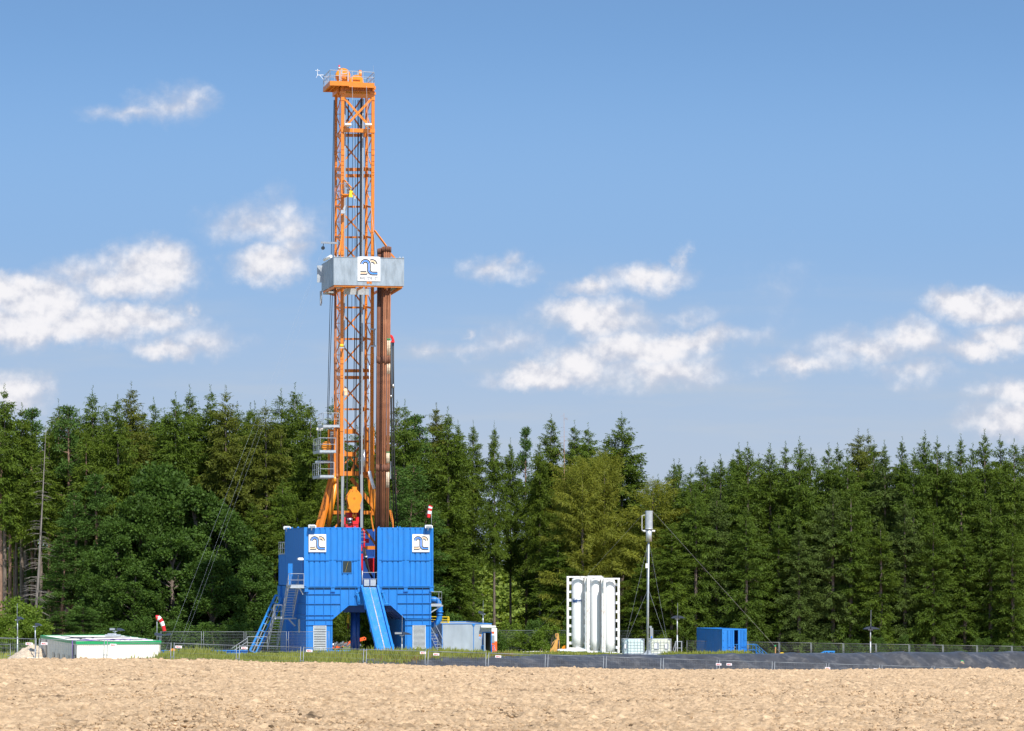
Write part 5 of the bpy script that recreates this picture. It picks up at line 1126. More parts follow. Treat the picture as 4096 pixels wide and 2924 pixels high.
# silos -----------------------------------------------------------
def silo(px0, ptl, ptr, px1, ytop, ybase, d, rung, label, word=None, ptank=None):
    """px0..px1 frame, ptl..ptr tank"""
    s = d / F; Fm = FR(px0, ybase, d, -1.6); t = thing('silo', label, 'silo', Fm.o, Fm.yaw, 'white storage silos in steel frames')
    W = Fm.A(px1, 0); H = Fm(px0, ytop, 0).z; Dp = 1.55; pw = .17
    m = MB()
    for x in (0, W - pw):
        for y in (0, Dp - pw): m.box(x, x + pw, y, y + pw, 0, H - .12)
    m.box(-.01, W + .01, -.01, pw + .01, H - .12, H); m.box(-.01, W + .01, Dp - pw, Dp + .01, H - .12, H); m.box(-.01, pw, pw + .011, Dp - pw - .01, H - .12, H); m.box(W - pw, W + .01, pw + .011, Dp - pw - .01, H - .12, H)
    m.box(0, W, pw + .01, pw + .15, .05, .2)
    m.build('frame', M['whiterust'], t)
    tl_, tr_ = Fm.A(ptl, Dp/2), Fm.A(ptr, Dp/2); r = (tr_ - tl_)/2; cx = (tl_ + tr_)/2; cy = Dp/2; zt = Fm(px0, ytop + 18, 0).z
    m = MB(); prof = [(r*.35, .3), (r*.9, .8), (r, 1.0)] + [(r, z) for z in (H*.35, H*.352 + .0,)] + [(r, zt)] + [(r*.96, zt + .09), (r*.85, zt + .17), (r*.6, zt + .25), (r*.2, zt + .29)]
    prof = [(r*.9, .12)] + prof[2:]
    m.lathe(prof, cx, cy, 40)
    tk = m.build('tank', M['white'], t)
    m = MB()
    for z in (H*.3, H*.66, H*.985 - .35): m.lathe([(r + .001, z - .012), (r + .009, z), (r + .001, z + .012)], cx, cy, 40)
    m.build('weld_seam', M['white'], tk)
    m = MB()
    for a in range(8):
        th = a*math.pi/4; m.tube((cx + r*.85*math.cos(th), cy + r*.85*math.sin(th), zt + .12), (cx + r*.85*math.cos(th), cy + r*.85*math.sin(th), zt + .28), .012, 5)
    m.lathe([(r*.85, zt + .27), (r*.85 + .015, zt + .28), (r*.85, zt + .29)], cx, cy, 24); m.build('top_rail', M['white'], tk)
    m = MB(); n = 8
    for side in rung:
        for k in range(n):
            z = .55 + k*(H - 1.1)/(n - 1)
            if side == 'l': m.box(.0 + pw - .02, tl_ + .12, cy - .02, cy + .04, z - .11, z + .11)
            else: m.box(tr_ - .12, W - pw + .02, cy - .02, cy + .04, z - .11, z + .11)
        xp = pw*.5 if side == 'l' else W - pw*.5; m.box(xp - .06, xp + .06, cy - .06, cy - .021, .2, H - .13)
    if rung: m.build('frame_plate', M['white'], t)
    if word:
        z = Fm(px0, 2409, 0).z; text_obj('lettering', word, .44, M['textblue'], tk, (0, 0, z), ydepth=.004, align='CENTER', sx=.36, wrap=(r + .024, cx, cy, -.22), bold=.014)
    return t
silo(2267, 2287, 2337, 2346, 2305, 2600, 264.2, 'lr', 'leftmost white silo with dark blue lettering on its tank', 'Schlumberger')
silo(2351, 2354, 2402, 2407, 2303, 2604, 268, '', 'white silo mostly hidden behind the second front silo')
silo(2348, 2361, 2405, 2413, 2307, 2613, 263.4, 'l', 'middle white silo standing just left of the rust streaked post')
silo(2414, 2417, 2461, 2479, 2312, 2618, 262.6, 'r', 'rightmost white silo with rust streaks down its frame')

# white tarpaulin roll and yellow discs near the silos
def blobs_obj(name, pts, mt, t, seed=1):
    m = MB()
    for (c, rx, ry, rz_) in pts:
        prof = []
        vs = []; n1, n2 = 10, 14
        for i in range(n1 + 1):
            ph = -math.pi/2 + math.pi*i/n1
            for k in range(n2):
                th = 2*math.pi*k/n2; w = 1 + .12*math.sin(3*th + seed) * math.cos(2*ph + seed)
                vs.append((c[0] + rx*w*math.cos(ph)*math.cos(th), c[1] + ry*w*math.cos(ph)*math.sin(th), c[2] + rz_*w*math.sin(ph)))
        fs = [(i*n2+k, i*n2+(k+1)%n2, (i+1)*n2+(k+1)%n2, (i+1)*n2+k) for i in range(n1) for k in range(n2)]
        m.smooth = True; m.add(vs, fs); m.smooth = False
    return m.build(name, mt, t)
d = 255; c = P(2285, 2612, d); s = d/F
t = thing('tarpaulin', 'crumpled white tarpaulin roll lying before the silos', 'tarpaulin', c)
blobs_obj('sheet', [((-40*s, 0, 10*s), 18*s, .3, 6*s), ((-14*s, .1, 9*s), 26*s, .35, 7*s), ((16*s, 0, 8*s), 26*s, .35, 8*s), ((42*s, .1, 9*s), 20*s, .3, 8*s)], M['white'], t)
def disc(px, py, r, d, label, mt='yorange'):
    c = P(px, py, d); s = d/F; t = thing('cable_drum', label, 'drum', (c.x, c.y, c.z - r*s)); m = MB(); m.tube((0, -.12, r*s), (0, -.06, r*s), r*s, 28); m.tube((0, .3, r*s), (0, .36, r*s), r*s, 28); m.build('flange', M[mt], t); m = MB(); m.tube((0, -.06, r*s), (0, .3, r*s), r*s*.55, 20); m.build('core', M[mt], t)
disc(2263, 2598, 17, 272, 'yellow orange drum half hidden behind the left silo frame'); disc(3129, 2625, 15, 262, 'yellow drum peeking over the black liner beside a wooden post', 'yellow'); disc(690, 2606, 12, 230, 'small yellow orange drum behind the mesh fence right of the left cabin')

# excavator arm --------------------------------------------------
d = 262; c = P(2212, 2606, d); s = d/F; t = thing('excavator', 'yellow excavator arm raised beside the silos', 'excavator', c)
q = lambda x, y, b=0: Vector(((x - 2212)*s, b, (2606 - y)*s))
m = MB(); m.prism([(q(2221,2534).x, q(0,2534).z), (q(2234,2533).x, q(0,2533).z), (q(2239,2570).x, q(0,2570).z), (q(2238,2612).x, q(0,2612).z), (q(2228,2612).x, q(0,2612).z), (q(2225,2575).x, q(0,2575).z)], -.15, .2); boom = m.build('boom', M['plant'], t)
m = MB(); m.prism([(q(2222,2560).x, q(0,2558).z), (q(2228,2580).x, q(0,2582).z), (q(2226,2612).x, q(0,2612).z), (q(2198,2612).x, q(0,2612).z), (q(2204,2590).x, q(0,2588).z), (q(2210,2572).x, q(0,2570).z)], -.3, .1); m.build('bucket', M['plant'], t)
m = MB(); m.tube(q(2226, 2550, -.2), q(2206, 2588, -.35), .045, 8); m.tube(q(2235, 2560, -.2), q(2232, 2605, -.2), .05, 8); m.build('hydraulic_cylinder', M['dark'], boom)
m = MB(); m.box(q(2226,0).x, q(2229,0).x, -.17, -.151, q(0,2545).z, q(0,2536).z); m.build('slot', M['dark'], boom)

# flare mast -------------------------------------------------------
d = 243; s = d/F; c = P(2593, 2618, d)
t = thing('flare_mast', 'tall slim galvanised mast carrying a wide metal cylinder between the plastic tanks', 'mast', c)
q = lambda x, y, b=0: Vector(((x - 2593)*s, b, (2618 - y)*s))
m = MB(); m.path([q(2590.5, 2618), q(2592, 2400), q(2595, 2160)], [4.2*s, 4*s, 3.4*s], 12); m.build('pole', M['galv'], t)
m = MB(); m.tube(q(2589, 2500, .1), q(2591.5, 2170, .1), .02, 6); m.tube(q(2586.5, 2530, .1), q(2588, 2180, .1), .015, 6); m.build('conduit', M['galv'], t)
m = MB(); m.tube(q(2595.5, 2166), q(2595.5, 2115), 11.5*s, 24); m.tube(q(2596, 2116), q(2596, 2043), 14.5*s, 28, cap=False); m.tube(q(2596, 2118), q(2596, 2113), 15.2*s, 28); m.build('burner_shroud', M['galv'], t)
m = MB(); m.tube(q(2572, 2124), q(2584, 2124), .07, 10); m.tube(q(2607, 2124), q(2620, 2124), .07, 10); m.path([q(2574, 2127), q(2568, 2120), q(2568, 2062), q(2580, 2060)], .02, 6); m.build('pilot_burner', M['white'], t)
m = MB(); m.box(q(2582,0).x, q(2593.5,0).x, -.2, -.08, q(0,2272).z, q(0,2254).z); m.build('junction_box', M['signwhite'], t)
m = MB(); m.box(q(2600,0).x, q(2612,0).x, -.25, -.05, q(0,2556).z, q(0,2512).z); m.box(q(2598,0).x, q(2607,0).x, -.1, .1, q(0,2512).z, q(0,2504).z); m.build('control_cabinet', M['rail'], t)
m = MB(); m.box(q(2604,0).x, q(2608,0).x, -.3, -.251, q(0,2552).z, q(0,2545).z); m.build('socket', M['logoblue'], t)
m = MB(); m.prism([(q(2576,0).x, 0), (q(2606,0).x, 0), (q(2597,0).x, q(0,2600).z), (q(2586,0).x, q(0,2600).z)], -.03, .03); m.box(-.35, .35, -.35, .35, -.03, .02); m.build('base_plate', M['galv'], t)
m = MB()
for a, b2, r in (((2589, 2185), (2503, 2556), .006), ((2600, 2185), (2667, 2556), .006), ((2588, 2366), (2508, 2556), .007), ((2597, 2366), (2661, 2556), .007), ((2503, 2556), (2487, 2618), .013)):
    m.tube(q(*a), q(b2[0], b2[1], -.6 if b2[1] > 2600 else -.3), r, 5)
m.tube(q(2582, 2045), q(2120, 2615, 40), .007, 4); m.tube(q(2611, 2045), P(3136, 2626, 262) - c, .008, 4); m.build('guy_wire', M['rail'], t)

# plastic tanks on pallets ----------------------------------------
def ibc(x0, x1, ytop, ybot, d, label, mt, tint_plates):
    s = d/F; Fm = FR(x0, ybot, d, 8); t = thing('liquid_tank', label, 'plastic tank', Fm.o, Fm.yaw, 'caged plastic tanks')
    W = Fm.A(x1, 0); H = Fm(x0, ytop, 0).z; Dp = 1.1
    m = MB(); b = .07; m.v = []; 
    m.prism([(.05 + b, .05), (W - .05 - b, .05), (W - .05, .05 + b), (W - .05, Dp - .05 - b), (W - .05 - b, Dp - .05), (.05 + b, Dp - .05), (.05, Dp - .05 - b), (.05, .05 + b)], .14, H - .10, 'xy')
    m.prism([(.2, .2), (W - .2, .2), (W - .15, Dp - .2), (.2, Dp - .2)], H - .10, H - .03, 'xy'); tk = m.build('tank', mt, t)
    m = MB()
    for k in range(7): x = .02 + (W - .04)*k/6; m.tube((x, 0, .12), (x, 0, H), .013, 5); m.tube((x, Dp, .12), (x, Dp, H), .013, 5)
    for k in range(5): y = Dp*k/4; m.tube((0, y, .12), (0, y, H), .013, 5); m.tube((W, y, .12), (W, y, H), .013, 5)
    for k in range(6):
        z = .14 + (H - .15)*k/5
        for p, q_ in (((0,0,z),(W,0,z)), ((0,Dp,z),(W,Dp,z)), ((0,0,z),(0,Dp,z)), ((W,0,z),(W,Dp,z))): m.tube(p, q_, .014, 5)
    m.bar((-.02, 0, H), (W + .02, 0, H), .04, .04); m.bar((0, Dp, H), (W, Dp, H), .04, .04); m.build('cage', M['galv'], t)
    m = MB(); m.box(.02, W - .02, .02, Dp - .02, .07, .12)
    for x in (.12, W/2 - .08, W - .28): m.box(x, x + .2, .0, Dp, -.02, .07)
    m.build('pallet', M['galv'], t)
    for (a, b2, za, zb_) in tint_plates:
        m = MB(); m.box(W*a, W*b2, -.02, -.015, H*za, H*zb_); pl = m.build('label_plate', M['rail'], tk)
        m = MB(); m.box(W*(a + .02), W*(a + (b2-a)*.5), -.026, -.0205, H*(za + .05), H*(zb_ - .03)); m.build('paper_label', M['signwhite'], pl)
    return t
ibc(2497, 2577, 2556.5, 2621, 246, 'caged plastic tank with pale mint liquid, left of the flare mast', M['ibc'], [(.0, .13, .38, .72)])
it = ibc(2602, 2684.5, 2556.5, 2621, 244, 'caged plastic tank with beige liquid and labels, right of the flare mast', M['ibc2'], [(.17, .42, .38, .76), (.70, .88, .38, .72)])
d = 243; c = P(2570, 2630, d); s = d/F
t = thing('concrete_slab', 'pale concrete slab under the plastic tanks', 'slab', c)
m = MB(); m.box(-80*s, 150*s, -.3, 8, -.5, .10); m.build('slab', M['concrete'], t)
t = thing('steel_beam', 'long grey steel beam lying along the front of the plastic tanks', 'beam', P(2560, 2621, 241)); m = MB()
s = 241/F; m.box(-150*s, 165*s, 0, .25, -5*s, -4.3*s); m.box(-150*s, 165*s, 0, .25, 1*s, 1.7*s); m.box(-150*s, 165*s, .1, .14, -4.3*s, 1*s); m.build('beam', M['galv'], t)
t = thing('access_step', 'small grey step platform with handrails right of the plastic tanks', 'steps', P(2715, 2624, 250)); s = 250/F; m = MB()
m.box(-17*s, 14*s, -.1, .8, 0, 4*s); m.build('platform', M['galv'], t)
m = MB(); guard(m, [(-13*s, 0, 4*s), (13*s, 0, 4*s), (13*s, .8, 4*s)], 0, h=54*s, r=.022, toe=0); m.bar((-13*s, 0, 55*s), (-28*s, 0, 2*s), .03, .03); m.bar((-13*s, 0, 30*s), (-22*s, 0, 2*s), .03, .03); m.build('handrail', M['galv'], t)

# blue shipping container -----------------------------------------
BCN = FR(2888.5, 2627, 300, 19.5); hB = BCN(2888.5, 2515.5, 0).z; aB = BCN.A(2986.7, 0); dB = 6.06
bc = thing('shipping_container', 'blue shipping container with its doors ajar at the right of the site', 'shipping container', BCN.o, BCN.yaw)
m = MB(); corrugated(m, (0.03, dB - .12), (0.03, .12), .14, hB - .1, pitch=.275, chan=.14, depth=.04, out=(-1, 0)); corrugated(m, (aB - .03, .12), (aB - .03, dB - .12), .14, hB - .1, pitch=.275, chan=.14, depth=.04, out=(1, 0))
m.box(.05, aB - .05, dB - .1, dB - .05, .1, hB - .1); m.box(.06, aB - .06, .1, dB - .1, hB - .06, hB - .03); m.box(.06, aB - .06, .1, dB - .1, .08, .14)
wallb = m.build('side_wall', M['blue'], bc)
m = MB()
for x in (0, aB - .12):
    for y in (0, dB - .12): m.box(x, x + .12, y, y + .12, 0, hB)
for y in (0, dB - .12): m.box(.12, aB - .12, y + .01, y + .11, hB - .12, hB - .01); m.box(.12, aB - .12, y + .01, y + .11, 0.02, .14)
for x in (0, aB - .1): m.box(x + .01, x + .09, .12, dB - .12, hB - .1, hB - .02); m.box(x + .01, x + .09, .12, dB - .12, .03, .14)
m.build('frame', M['blue'], bc)
bx = lambda px: BCN.A(px, 0)
for x0_, x1_, lab in ((.13, bx(2937), 'left door'), (bx(2953), aB - .13, 'right door')):
    m = MB(); m.box(x0_, x1_, .02, .07, .15, hB - .13)
    for f in (.36, .68): x = x0_ + (x1_ - x0_)*f; m.box(x - .015, x + .015, -.02, .02, .16, hB - .14)
    dr = m.build('door', M['skyblue'] if 0 else M['blue'], bc)
    m = MB()
    for f in (.42, .82): x = x0_ + (x1_ - x0_)*f; m.tube((x, -.04, .1), (x, -.04, hB - .12), .02, 6); m.box(x - .02, x + .25, -.06, -.03, .92, .96)
    for z in (.3, .9, 1.5, 2.2): xx = x0_ if lab == 'left door' else x1_; m.box(xx - .06, xx + .06, -.03, .01, z, z + .05)
    m.build('lock_rod', M['blue'], dr)
m = MB(); m.box(bx(2941), bx(2943), .8, .85, .1, hB - .2); m.box(bx(2943), bx(2952), .9, 1.1, 1.9, 1.98); m.box(bx(2943), bx(2952), .9, 1.1, 1.2, 1.28); m.box(bx(2944), bx(2952), .5, .8, .8, .9); m.tube((bx(2943), .3, .5), (bx(2943), .3, 1.0), .03, 6); m.build('shelf', M['rail'], bc)
m = MB(); m.box(bx(2889), bx(3010), -1.1, -.05, -.05, .07); fl = m.build('landing', M['blue'], bc)
m = MB(); guard(m, [(.05, -1.05, .07), (bx(3005), -1.05, .07)], 0, h=1.08, r=.022, toe=0); guard(m, [(bx(3005), -1.05, .07), (bx(2998), -.1, .07)], 0, h=1.08, toe=0)
e0 = Vector((bx(3008), -1.0, .07)); e1 = Vector((bx(3058), -1.0, -.95)); 
for dy in (0, .8):
    for h in (.3, .65, 1.08): m.tube(e0 + Vector((0, dy, h)), e1 + Vector((0, dy, h)), .022, 6)
    for k in range(5): c = e0.lerp(e1, k/4) + Vector((0, dy, 0)); m.tube(c, c + Vector((0, 0, 1.08)), .02, 6)
    m.bar(e0 + Vector((0, dy, 0)), e1 + Vector((0, dy, 0)), .05, .2)
m.build('handrail', M['blue'], fl)
# odds and ends along the liner top
def simple(name, label, cat, px, py, d, fn, grp=None):
    t = thing(name, label, cat, P(px, py, d), 0, grp); fn(t, d/F); return t
def f(t, s): m = MB(); m.box(-50*s, 50*s, 0, .3, 0, 5*s); [m.box(x*s - .04, x*s + .04, .1, .2, 5*s, 9*s) for x in (-30, 8)]; m.build('beam', M['orangered'], t)
t = simple('barrier_beam', 'low orange steel beam lying in the grass before the blue container', 'beam', 2816, 2622, 262, f)
def f(t, s): m = MB(); m.prism([(-30*s, 0), (38*s, 0), (38*s, 5*s), (20*s, 5*s), (-10*s, 3*s)], 0, .6); m.build('sheet', mat('faded_red', (.5,.08,.06), .7), t)
simple('red_sheet', 'low faded red sheet lying on the ground right of the blue container', 'sheet', 3098, 2629, 256, f)
def f(t, s): 
    m = MB(); m.box(-1.8*s, 1.8*s, 0, .1, -2*s, 44*s); m.build('post', M['wood'], t); m = MB(); m.box(-4*s, 2*s, -.03, -.005, 38*s, 44*s); m.build('sign', M['green'], t)
simple('wooden_post', 'upright wooden post with a small green sign near the right guy wire', 'post', 3102, 2624, 255, f)
def f(t, s):
    m = MB(); m.box(-40*s, 30*s, 0, .2, 0, 5*s)
    m.box(3*s, 10*s, .02, .18, 5*s, 17*s); m.box(-8*s, -4*s, .02, .18, 5*s, 17*s); m.box(26*s, 30*s, .02, .18, 5*s, 17*s); m.box(-10*s, 32*s, 0, .2, 17*s, 21*s)
    m.bar((-45*s, .1, 2*s), (-8*s, .1, 19*s), .1, .08); m.bar((-2*s, .1, 2*s), (28*s, .1, 18*s), .1, .08); m.build('frame', M['skyblue'], t)
simple('pipe_stand', 'low light blue steel stand with sloping braces on the bank at right', 'steel frame', 3308, 2625, 215, f)
for x, lab in ((3229, 'short blue stub post, left one before the blue steel frame'), (3254, 'short blue stub post, right one beside the blue steel frame')):
    def f(t, s): m = MB(); m.tube((0, 0, -.1), (0, 0, 12*s), 2.2*s, 10); m.tube((0, 0, 11*s), (0, 0, 12.5*s), 2.8*s, 10); m.build('post', M['skyblue'], t)
    simple('stub_post', lab, 'post', x, 2626, 215, f, 'short blue stub posts')
def f(t, s):
    m = MB()
    for k, (z0, z1) in enumerate(((0, 3), (9, 12))): m.box(-170*s, 175*s, .0 + k*.01, .35, z0*s, z1*s)
    m.box(-170*s, 175*s, .15, .2, 3*s, 9*s); m.build('girder', M['blue'], t)
simple('steel_girder', 'long blue steel girder lying low behind the grass left of the rig', 'girder', 815, 2613, 232, f)
def f(t, s):
    m = MB(); m.path([(-60*s, 0, 3*s), (0, .5, 5*s), (55*s, .3, 4*s)], .05, 8); m.build('hose', M['concrete'], t)
simple('suction_hose', 'pale hose lying in the grass between the workshop and the silos', 'hose', 2140, 2612, 268, f)
# orange crane lying behind the rig, seen through the arch
def f(t, s):
    m = MB(); m.prism([(-60*s, -4*s), (-60*s, 8*s), (58*s, 45*s), (66*s, 40*s), (66*s, 32*s), (52*s, 29*s)], 0, .5); b = m.build('jib', M['orangered'], t)
    m = MB(); m.tube((60*s, -.02, 38*s), (60*s, .0, 38*s), 2.5*s, 12); m.build('pin', M['dark'], b)
    m = MB()
    for k in range(14): x = -78 + 8.5*k; m.bar((x*s, -.3, (2 + (k*7) % 11)*s), ((x + 13)*s, -.5, (14 + (k*5) % 13)*s), .12, .16)
    m.tube((-80*s, -.4, 12*s), (-50*s, -.3, 14*s), .16, 10); m.build('machinery', M['silver'], t)
    m = MB(); m.prism([(-95*s, -8*s), (-60*s, -2*s), (-62*s, 4*s), (-80*s, 2*s)], -.5, .2); m.prism([(-95*s, -24*s), (-62*s, -20*s), (-60*s, -14*s), (-95*s, -18*s)], -.5, .2); m.build('outrigger', M['orangered'], t)
    m = MB(); m.tube((-90*s, -.6, -12*s), (75*s, -.6, -10*s), .09, 10); m.tube((-90*s, -.9, -17*s), (75*s, -.9, -16*s), .09, 10); m.build('pipe', M['skyblue'], t)
    m = MB(); m.tube((30*s, -1.0, -15*s), (76*s, -1.1, -14*s), .16, 12); m.build('casing', M['rust'], t)
simple('mobile_crane', 'orange and silver crane folded low, seen through the arch under the rig', 'crane', 1398, 2592, 297, f)
def f(t, s):
    m = MB(); m.prism([(-6*s, 0), (6*s, 0), (3*s, 28*s), (-3*s, 28*s)], 0, .3); m.tube((0, .1, 28*s), (0, .1, 34*s), .1, 8); m.build('body', M['yellow'], t); m = MB(); m.tube((0, .15, -2*s), (0, .15, -22*s), .09, 8); m.build('rod', M['rust'], t)
    m = MB(); m.tube((6*s, .1, 20*s), (2*s, .1, -75*s), .03, 6); m.tube((-14*s, .1, 30*s), (-2*s, .1, -80*s), .03, 6); m.build('hose', M['black'], t)
simple('hoist_tackle', 'yellow hoist tackle hanging in the shade under the rig arch', 'hoist', 1392, 2492, 277, f)

# spoil heap at left -----------------------------------------------
def heap():
    d = 192; c = P(128, 2650, d); s = d/F; t = thing('gravel_heap', 'heap of pale gravel left of the cream cabin', 'gravel heap', c)
    n = 60; x = np.linspace(-1, 1, n); Xg, Yg = np.meshgrid(x, x); r = np.sqrt(Xg**2 + Yg**2)
    z = np.maximum(0, 1 - r)**.85 * 78*s + .12*(vnoise(Xg*9 + 5, Yg*9 + 5, 3) - .5) - .25*(r > .98)
    V = np.stack([Xg*112*s, Yg*2.6, z], -1).reshape(-1, 3); idx = np.arange(n*n).reshape(n, n)
    Q = np.stack([idx[:-1, :-1], idx[:-1, 1:], idx[1:, 1:], idx[1:, :-1]], -1).reshape(-1, 4)
    o = bpy.data.objects.new('mound', np_mesh('mound', V, Q, M['sand'], True)); COL.objects.link(o); o.parent = t
heap()
# small pale railing before the heap
t = thing('hand_railing', 'low pale railing in front of the gravel heap', 'railing', P(145, 2650, 180)); s = 180/F; m = MB()
m.tube((-37*s, 0, 18*s), (30*s, .2, 17*s), .025, 6); m.tube((-37*s, 0, -3*s), (-37*s, 0, 18*s), .025, 6); m.tube((-37*s, 0, 12*s), (-14*s, -.3, -2*s), .025, 6); m.tube((0, 0, 0), (34*s, .2, 2*s), .03, 6); m.build('rail', M['cream'], t)

# ---------------------------------------------------------------- mesh fence panels
def fence_panel_proto():
    t = thing('fence_panel', 'x', 'fence panel'); L = FL; g = .16
    m = MB(); r = .021
    m.tube((g/2, 0, .05), (g/2, 0, 2.02), r, 8); m.tube((L - g/2, 0, .05), (L - g/2, 0, 2.02), r, 8)
    m.tube((g/2, 0, 1.98), (L - g/2, 0, 1.98), r*.9, 8); m.tube((g/2, 0, .12), (L - g/2, 0, .12), r*.9, 8); m.build('frame', M['fencetube'], t)
    m = MB(); wr_ = .0032; n = 31
    for k in range(1, n): x = g/2 + (L - g)*k/n; m.tube((x, 0, .12), (x, 0, 1.98), wr_, 3, cap=False)
    for k in range(1, 8): z = .12 + 1.86*k/8; m.tube((g/2, 0, z), (L - g/2, 0, z), wr_, 3, cap=False)
    m.build('wire_mesh', M['netblack'], t)
    m = MB(); m.box(-.11, .11, -.03, .03, 1.29, 1.325); m.build('clamp', M['fencetube'], t)
    m = MB(); m.box(-.12, .12, -.3, .3, 0, .12); m.build('foot', M['concrete'], t)
    return t
proto = fence_panel_proto()
signs = {0: [(.60, 2598)], 99: []}
sign_px = [(110, 2575), (170, 2574), (446, 2580), (708, 2587.5), (971, 2592), (1231, 2603), (1686, 2611), (1739, 2617), (1987, 2626), (2869, 2657.5), (2911, 2657.5), (3305, 2673), (3499, 2678)]
first = True
names = ['leftmost panel in view, with a red lettered sign', 'panel before the left end of the cream cabin', 'panel before the right end of the cream cabin', 'panel before the blue girder, with a sign', 'panel before the blue boom, with a sign', 'panel at the foot of the left rig leg', 'panel before the pipe ramp', 'panel before the right louvre vent and the grey workshop wall', 'panel before the workshop door', 'panel before the grass and excavator', 'panel before the white silos', 'panel before the two caged plastic tanks', 'panel before the steps and the orange beam', 'panel before the blue shipping container', 'panel before the wooden post', 'panel before the blue steel frame', 'panel past the blue steel frame', 'panel left of the rightmost floodlight', 'almost sunken panel near the drain pipe', 'last sunken panel at the far right']
for i in range(-2, 18):
    x, y = FX0 + i*FDX, FD0 + i*FDY; z = float(zfence(i)); z2 = float(zfence(i + 1))
    t = proto if first else copy_tree(proto); first = False
    t.location = (x, y, z); t.rotation_euler = (0, -math.atan2(z2 - z, FL), math.atan2(FDY, FDX))
    t['label'] = 'near row mesh fence ' + names[i + 2]; t['group'] = 'mesh fence panels along the field edge'
    for (px, py) in sign_px:
        k = (px - CX)/F
        ii = (k*FD0 - FX0)/(FDX - k*FDY)
        if i <= ii < i + 1:
            Y = FD0 + ii*FDY; zz = CZ - (py - HY)/F*Y - (z + (z2 - z)*(ii - i)); xx = (ii - i)*FL
            m = MB(); m.box(xx - .17, xx + .17, -.03, -.022, zz - .06, zz + .06); sg = m.build('sign', M['signwhite'], t)
            text_obj('lettering', 'MAC', .105, M['textred'], sg, (xx, -.032, zz - .037), ydepth=.002, sx=1.15, bold=.003)
# far rows
back = [('far mesh fence panel behind the grass, in the middle of the site', [P(640 + 170*k, 2606, 268) for k in range(4)], .0),
        ('far mesh fence panel before the trees, between workshop and silos', [P(1990 + 146*k, 2596, 311) for k in range(2)], .0),
        ('far mesh fence panel seen between the silos and tanks', [P(2300 + 146*k, 2598, 311) for k in range(3)], .0),
        ('far mesh fence panel before the trees right of the blue container', None, .5)]
def place_panel(p, yaw, label, grp):
    t = copy_tree(proto); t.location = (p.x, p.y, gz(p.x, p.y) if True else p.z); t.rotation_euler = (0, 0, yaw); t['label'] = label; t['group'] = grp
    for ch in list(t.children):
        if ch.name.startswith('sign'):
            for g2 in list(ch.children): bpy.data.objects.remove(g2)
            bpy.data.objects.remove(ch)
    return t
for lab, pts, yaw in back[:3]:
    for p in pts: t = place_panel(p, 0, lab, lab + ' row'); t.location.z = p.z - (.35 if p.y < 300 else .2)
for k in range(11):
    p = Vector((P(2745, 2630, 305).x + 3.5*k*.78, 305 - k*3.5*.60, 0)); p.z = P(2000, 2622 + 2.6*k, p.y).z - .6
    t = place_panel(p, -math.atan2(.60, .78), back[3][0], back[3][0] + ' row'); t.location.z = p.z
for k in range(2):
    p = P(-60 + 96*k, 2680, 200); t = place_panel(p, 0, 'far mesh fence panel behind the near fence at the left edge', 'far mesh fence panels at the left edge'); t.location.z = p.z - .4
# ---------------------------------------------------------------- vegetation
def leaf_mat(name, c1, c2, c3, trans=.13, rough=.6):
    m = bpy.data.materials.new(name); m.use_nodes = True; nt = m.node_tree; N = nt.nodes; L = nt.links
    N.remove(N['Principled BSDF'])
    tc = N.new('ShaderNodeTexCoord'); oi = N.new('ShaderNodeObjectInfo')
    n = N.new('ShaderNodeTexNoise'); n.inputs['Scale'].default_value = .9; n.inputs['Detail'].default_value = 5; n.inputs['Roughness'].default_value = .7; L.new(tc.outputs['Object'], n.inputs[0])
    r = N.new('ShaderNodeMapRange'); L.new(n.outputs[0], r.inputs[0]); r.inputs[1].default_value = .35; r.inputs[2].default_value = .68
    mx = N.new('ShaderNodeMix'); mx.data_type = 'RGBA'; L.new(r.outputs[0], mx.inputs[0]); mx.inputs[6].default_value = (*c1, 1); mx.inputs[7].default_value = (*c2, 1)
    m2 = N.new('ShaderNodeMix'); m2.data_type = 'RGBA'; L.new(mx.outputs[2], m2.inputs[6]); m2.inputs[7].default_value = (*c3, 1)
    r2 = N.new('ShaderNodeMapRange'); L.new(oi.outputs['Random'], r2.inputs[0]); r2.inputs[3].default_value = 0; r2.inputs[4].default_value = .6; L.new(r2.outputs[0], m2.inputs[0])
    col = m2.outputs[2]
    d = N.new('ShaderNodeBsdfDiffuse'); L.new(col, d.inputs[0]); d.inputs['Roughness'].default_value = .5
    t = N.new('ShaderNodeBsdfTranslucent'); tcol = N.new('ShaderNodeMix'); tcol.data_type = 'RGBA'; tcol.blend_type = 'MULTIPLY'; tcol.inputs[0].default_value = 1; L.new(col, tcol.inputs[6]); tcol.inputs[7].default_value = (1.3, 1.25, .5, 1); L.new(tcol.outputs[2], t.inputs[0])
    ms = N.new('ShaderNodeMixShader'); ms.inputs[0].default_value = trans; L.new(d.outputs[0], ms.inputs[1]); L.new(t.outputs[0], ms.inputs[2])
    g = N.new('ShaderNodeBsdfGlossy'); g.inputs['Roughness'].default_value = rough; g.inputs[0].default_value = (.9, .95, .8, 1); mg = N.new('ShaderNodeMixShader'); mg.inputs[0].default_value = .012; L.new(ms.outputs[0], mg.inputs[1]); L.new(g.outputs[0], mg.inputs[2])
    L.new(mg.outputs[0], N['Material Output'].inputs[0]); return m
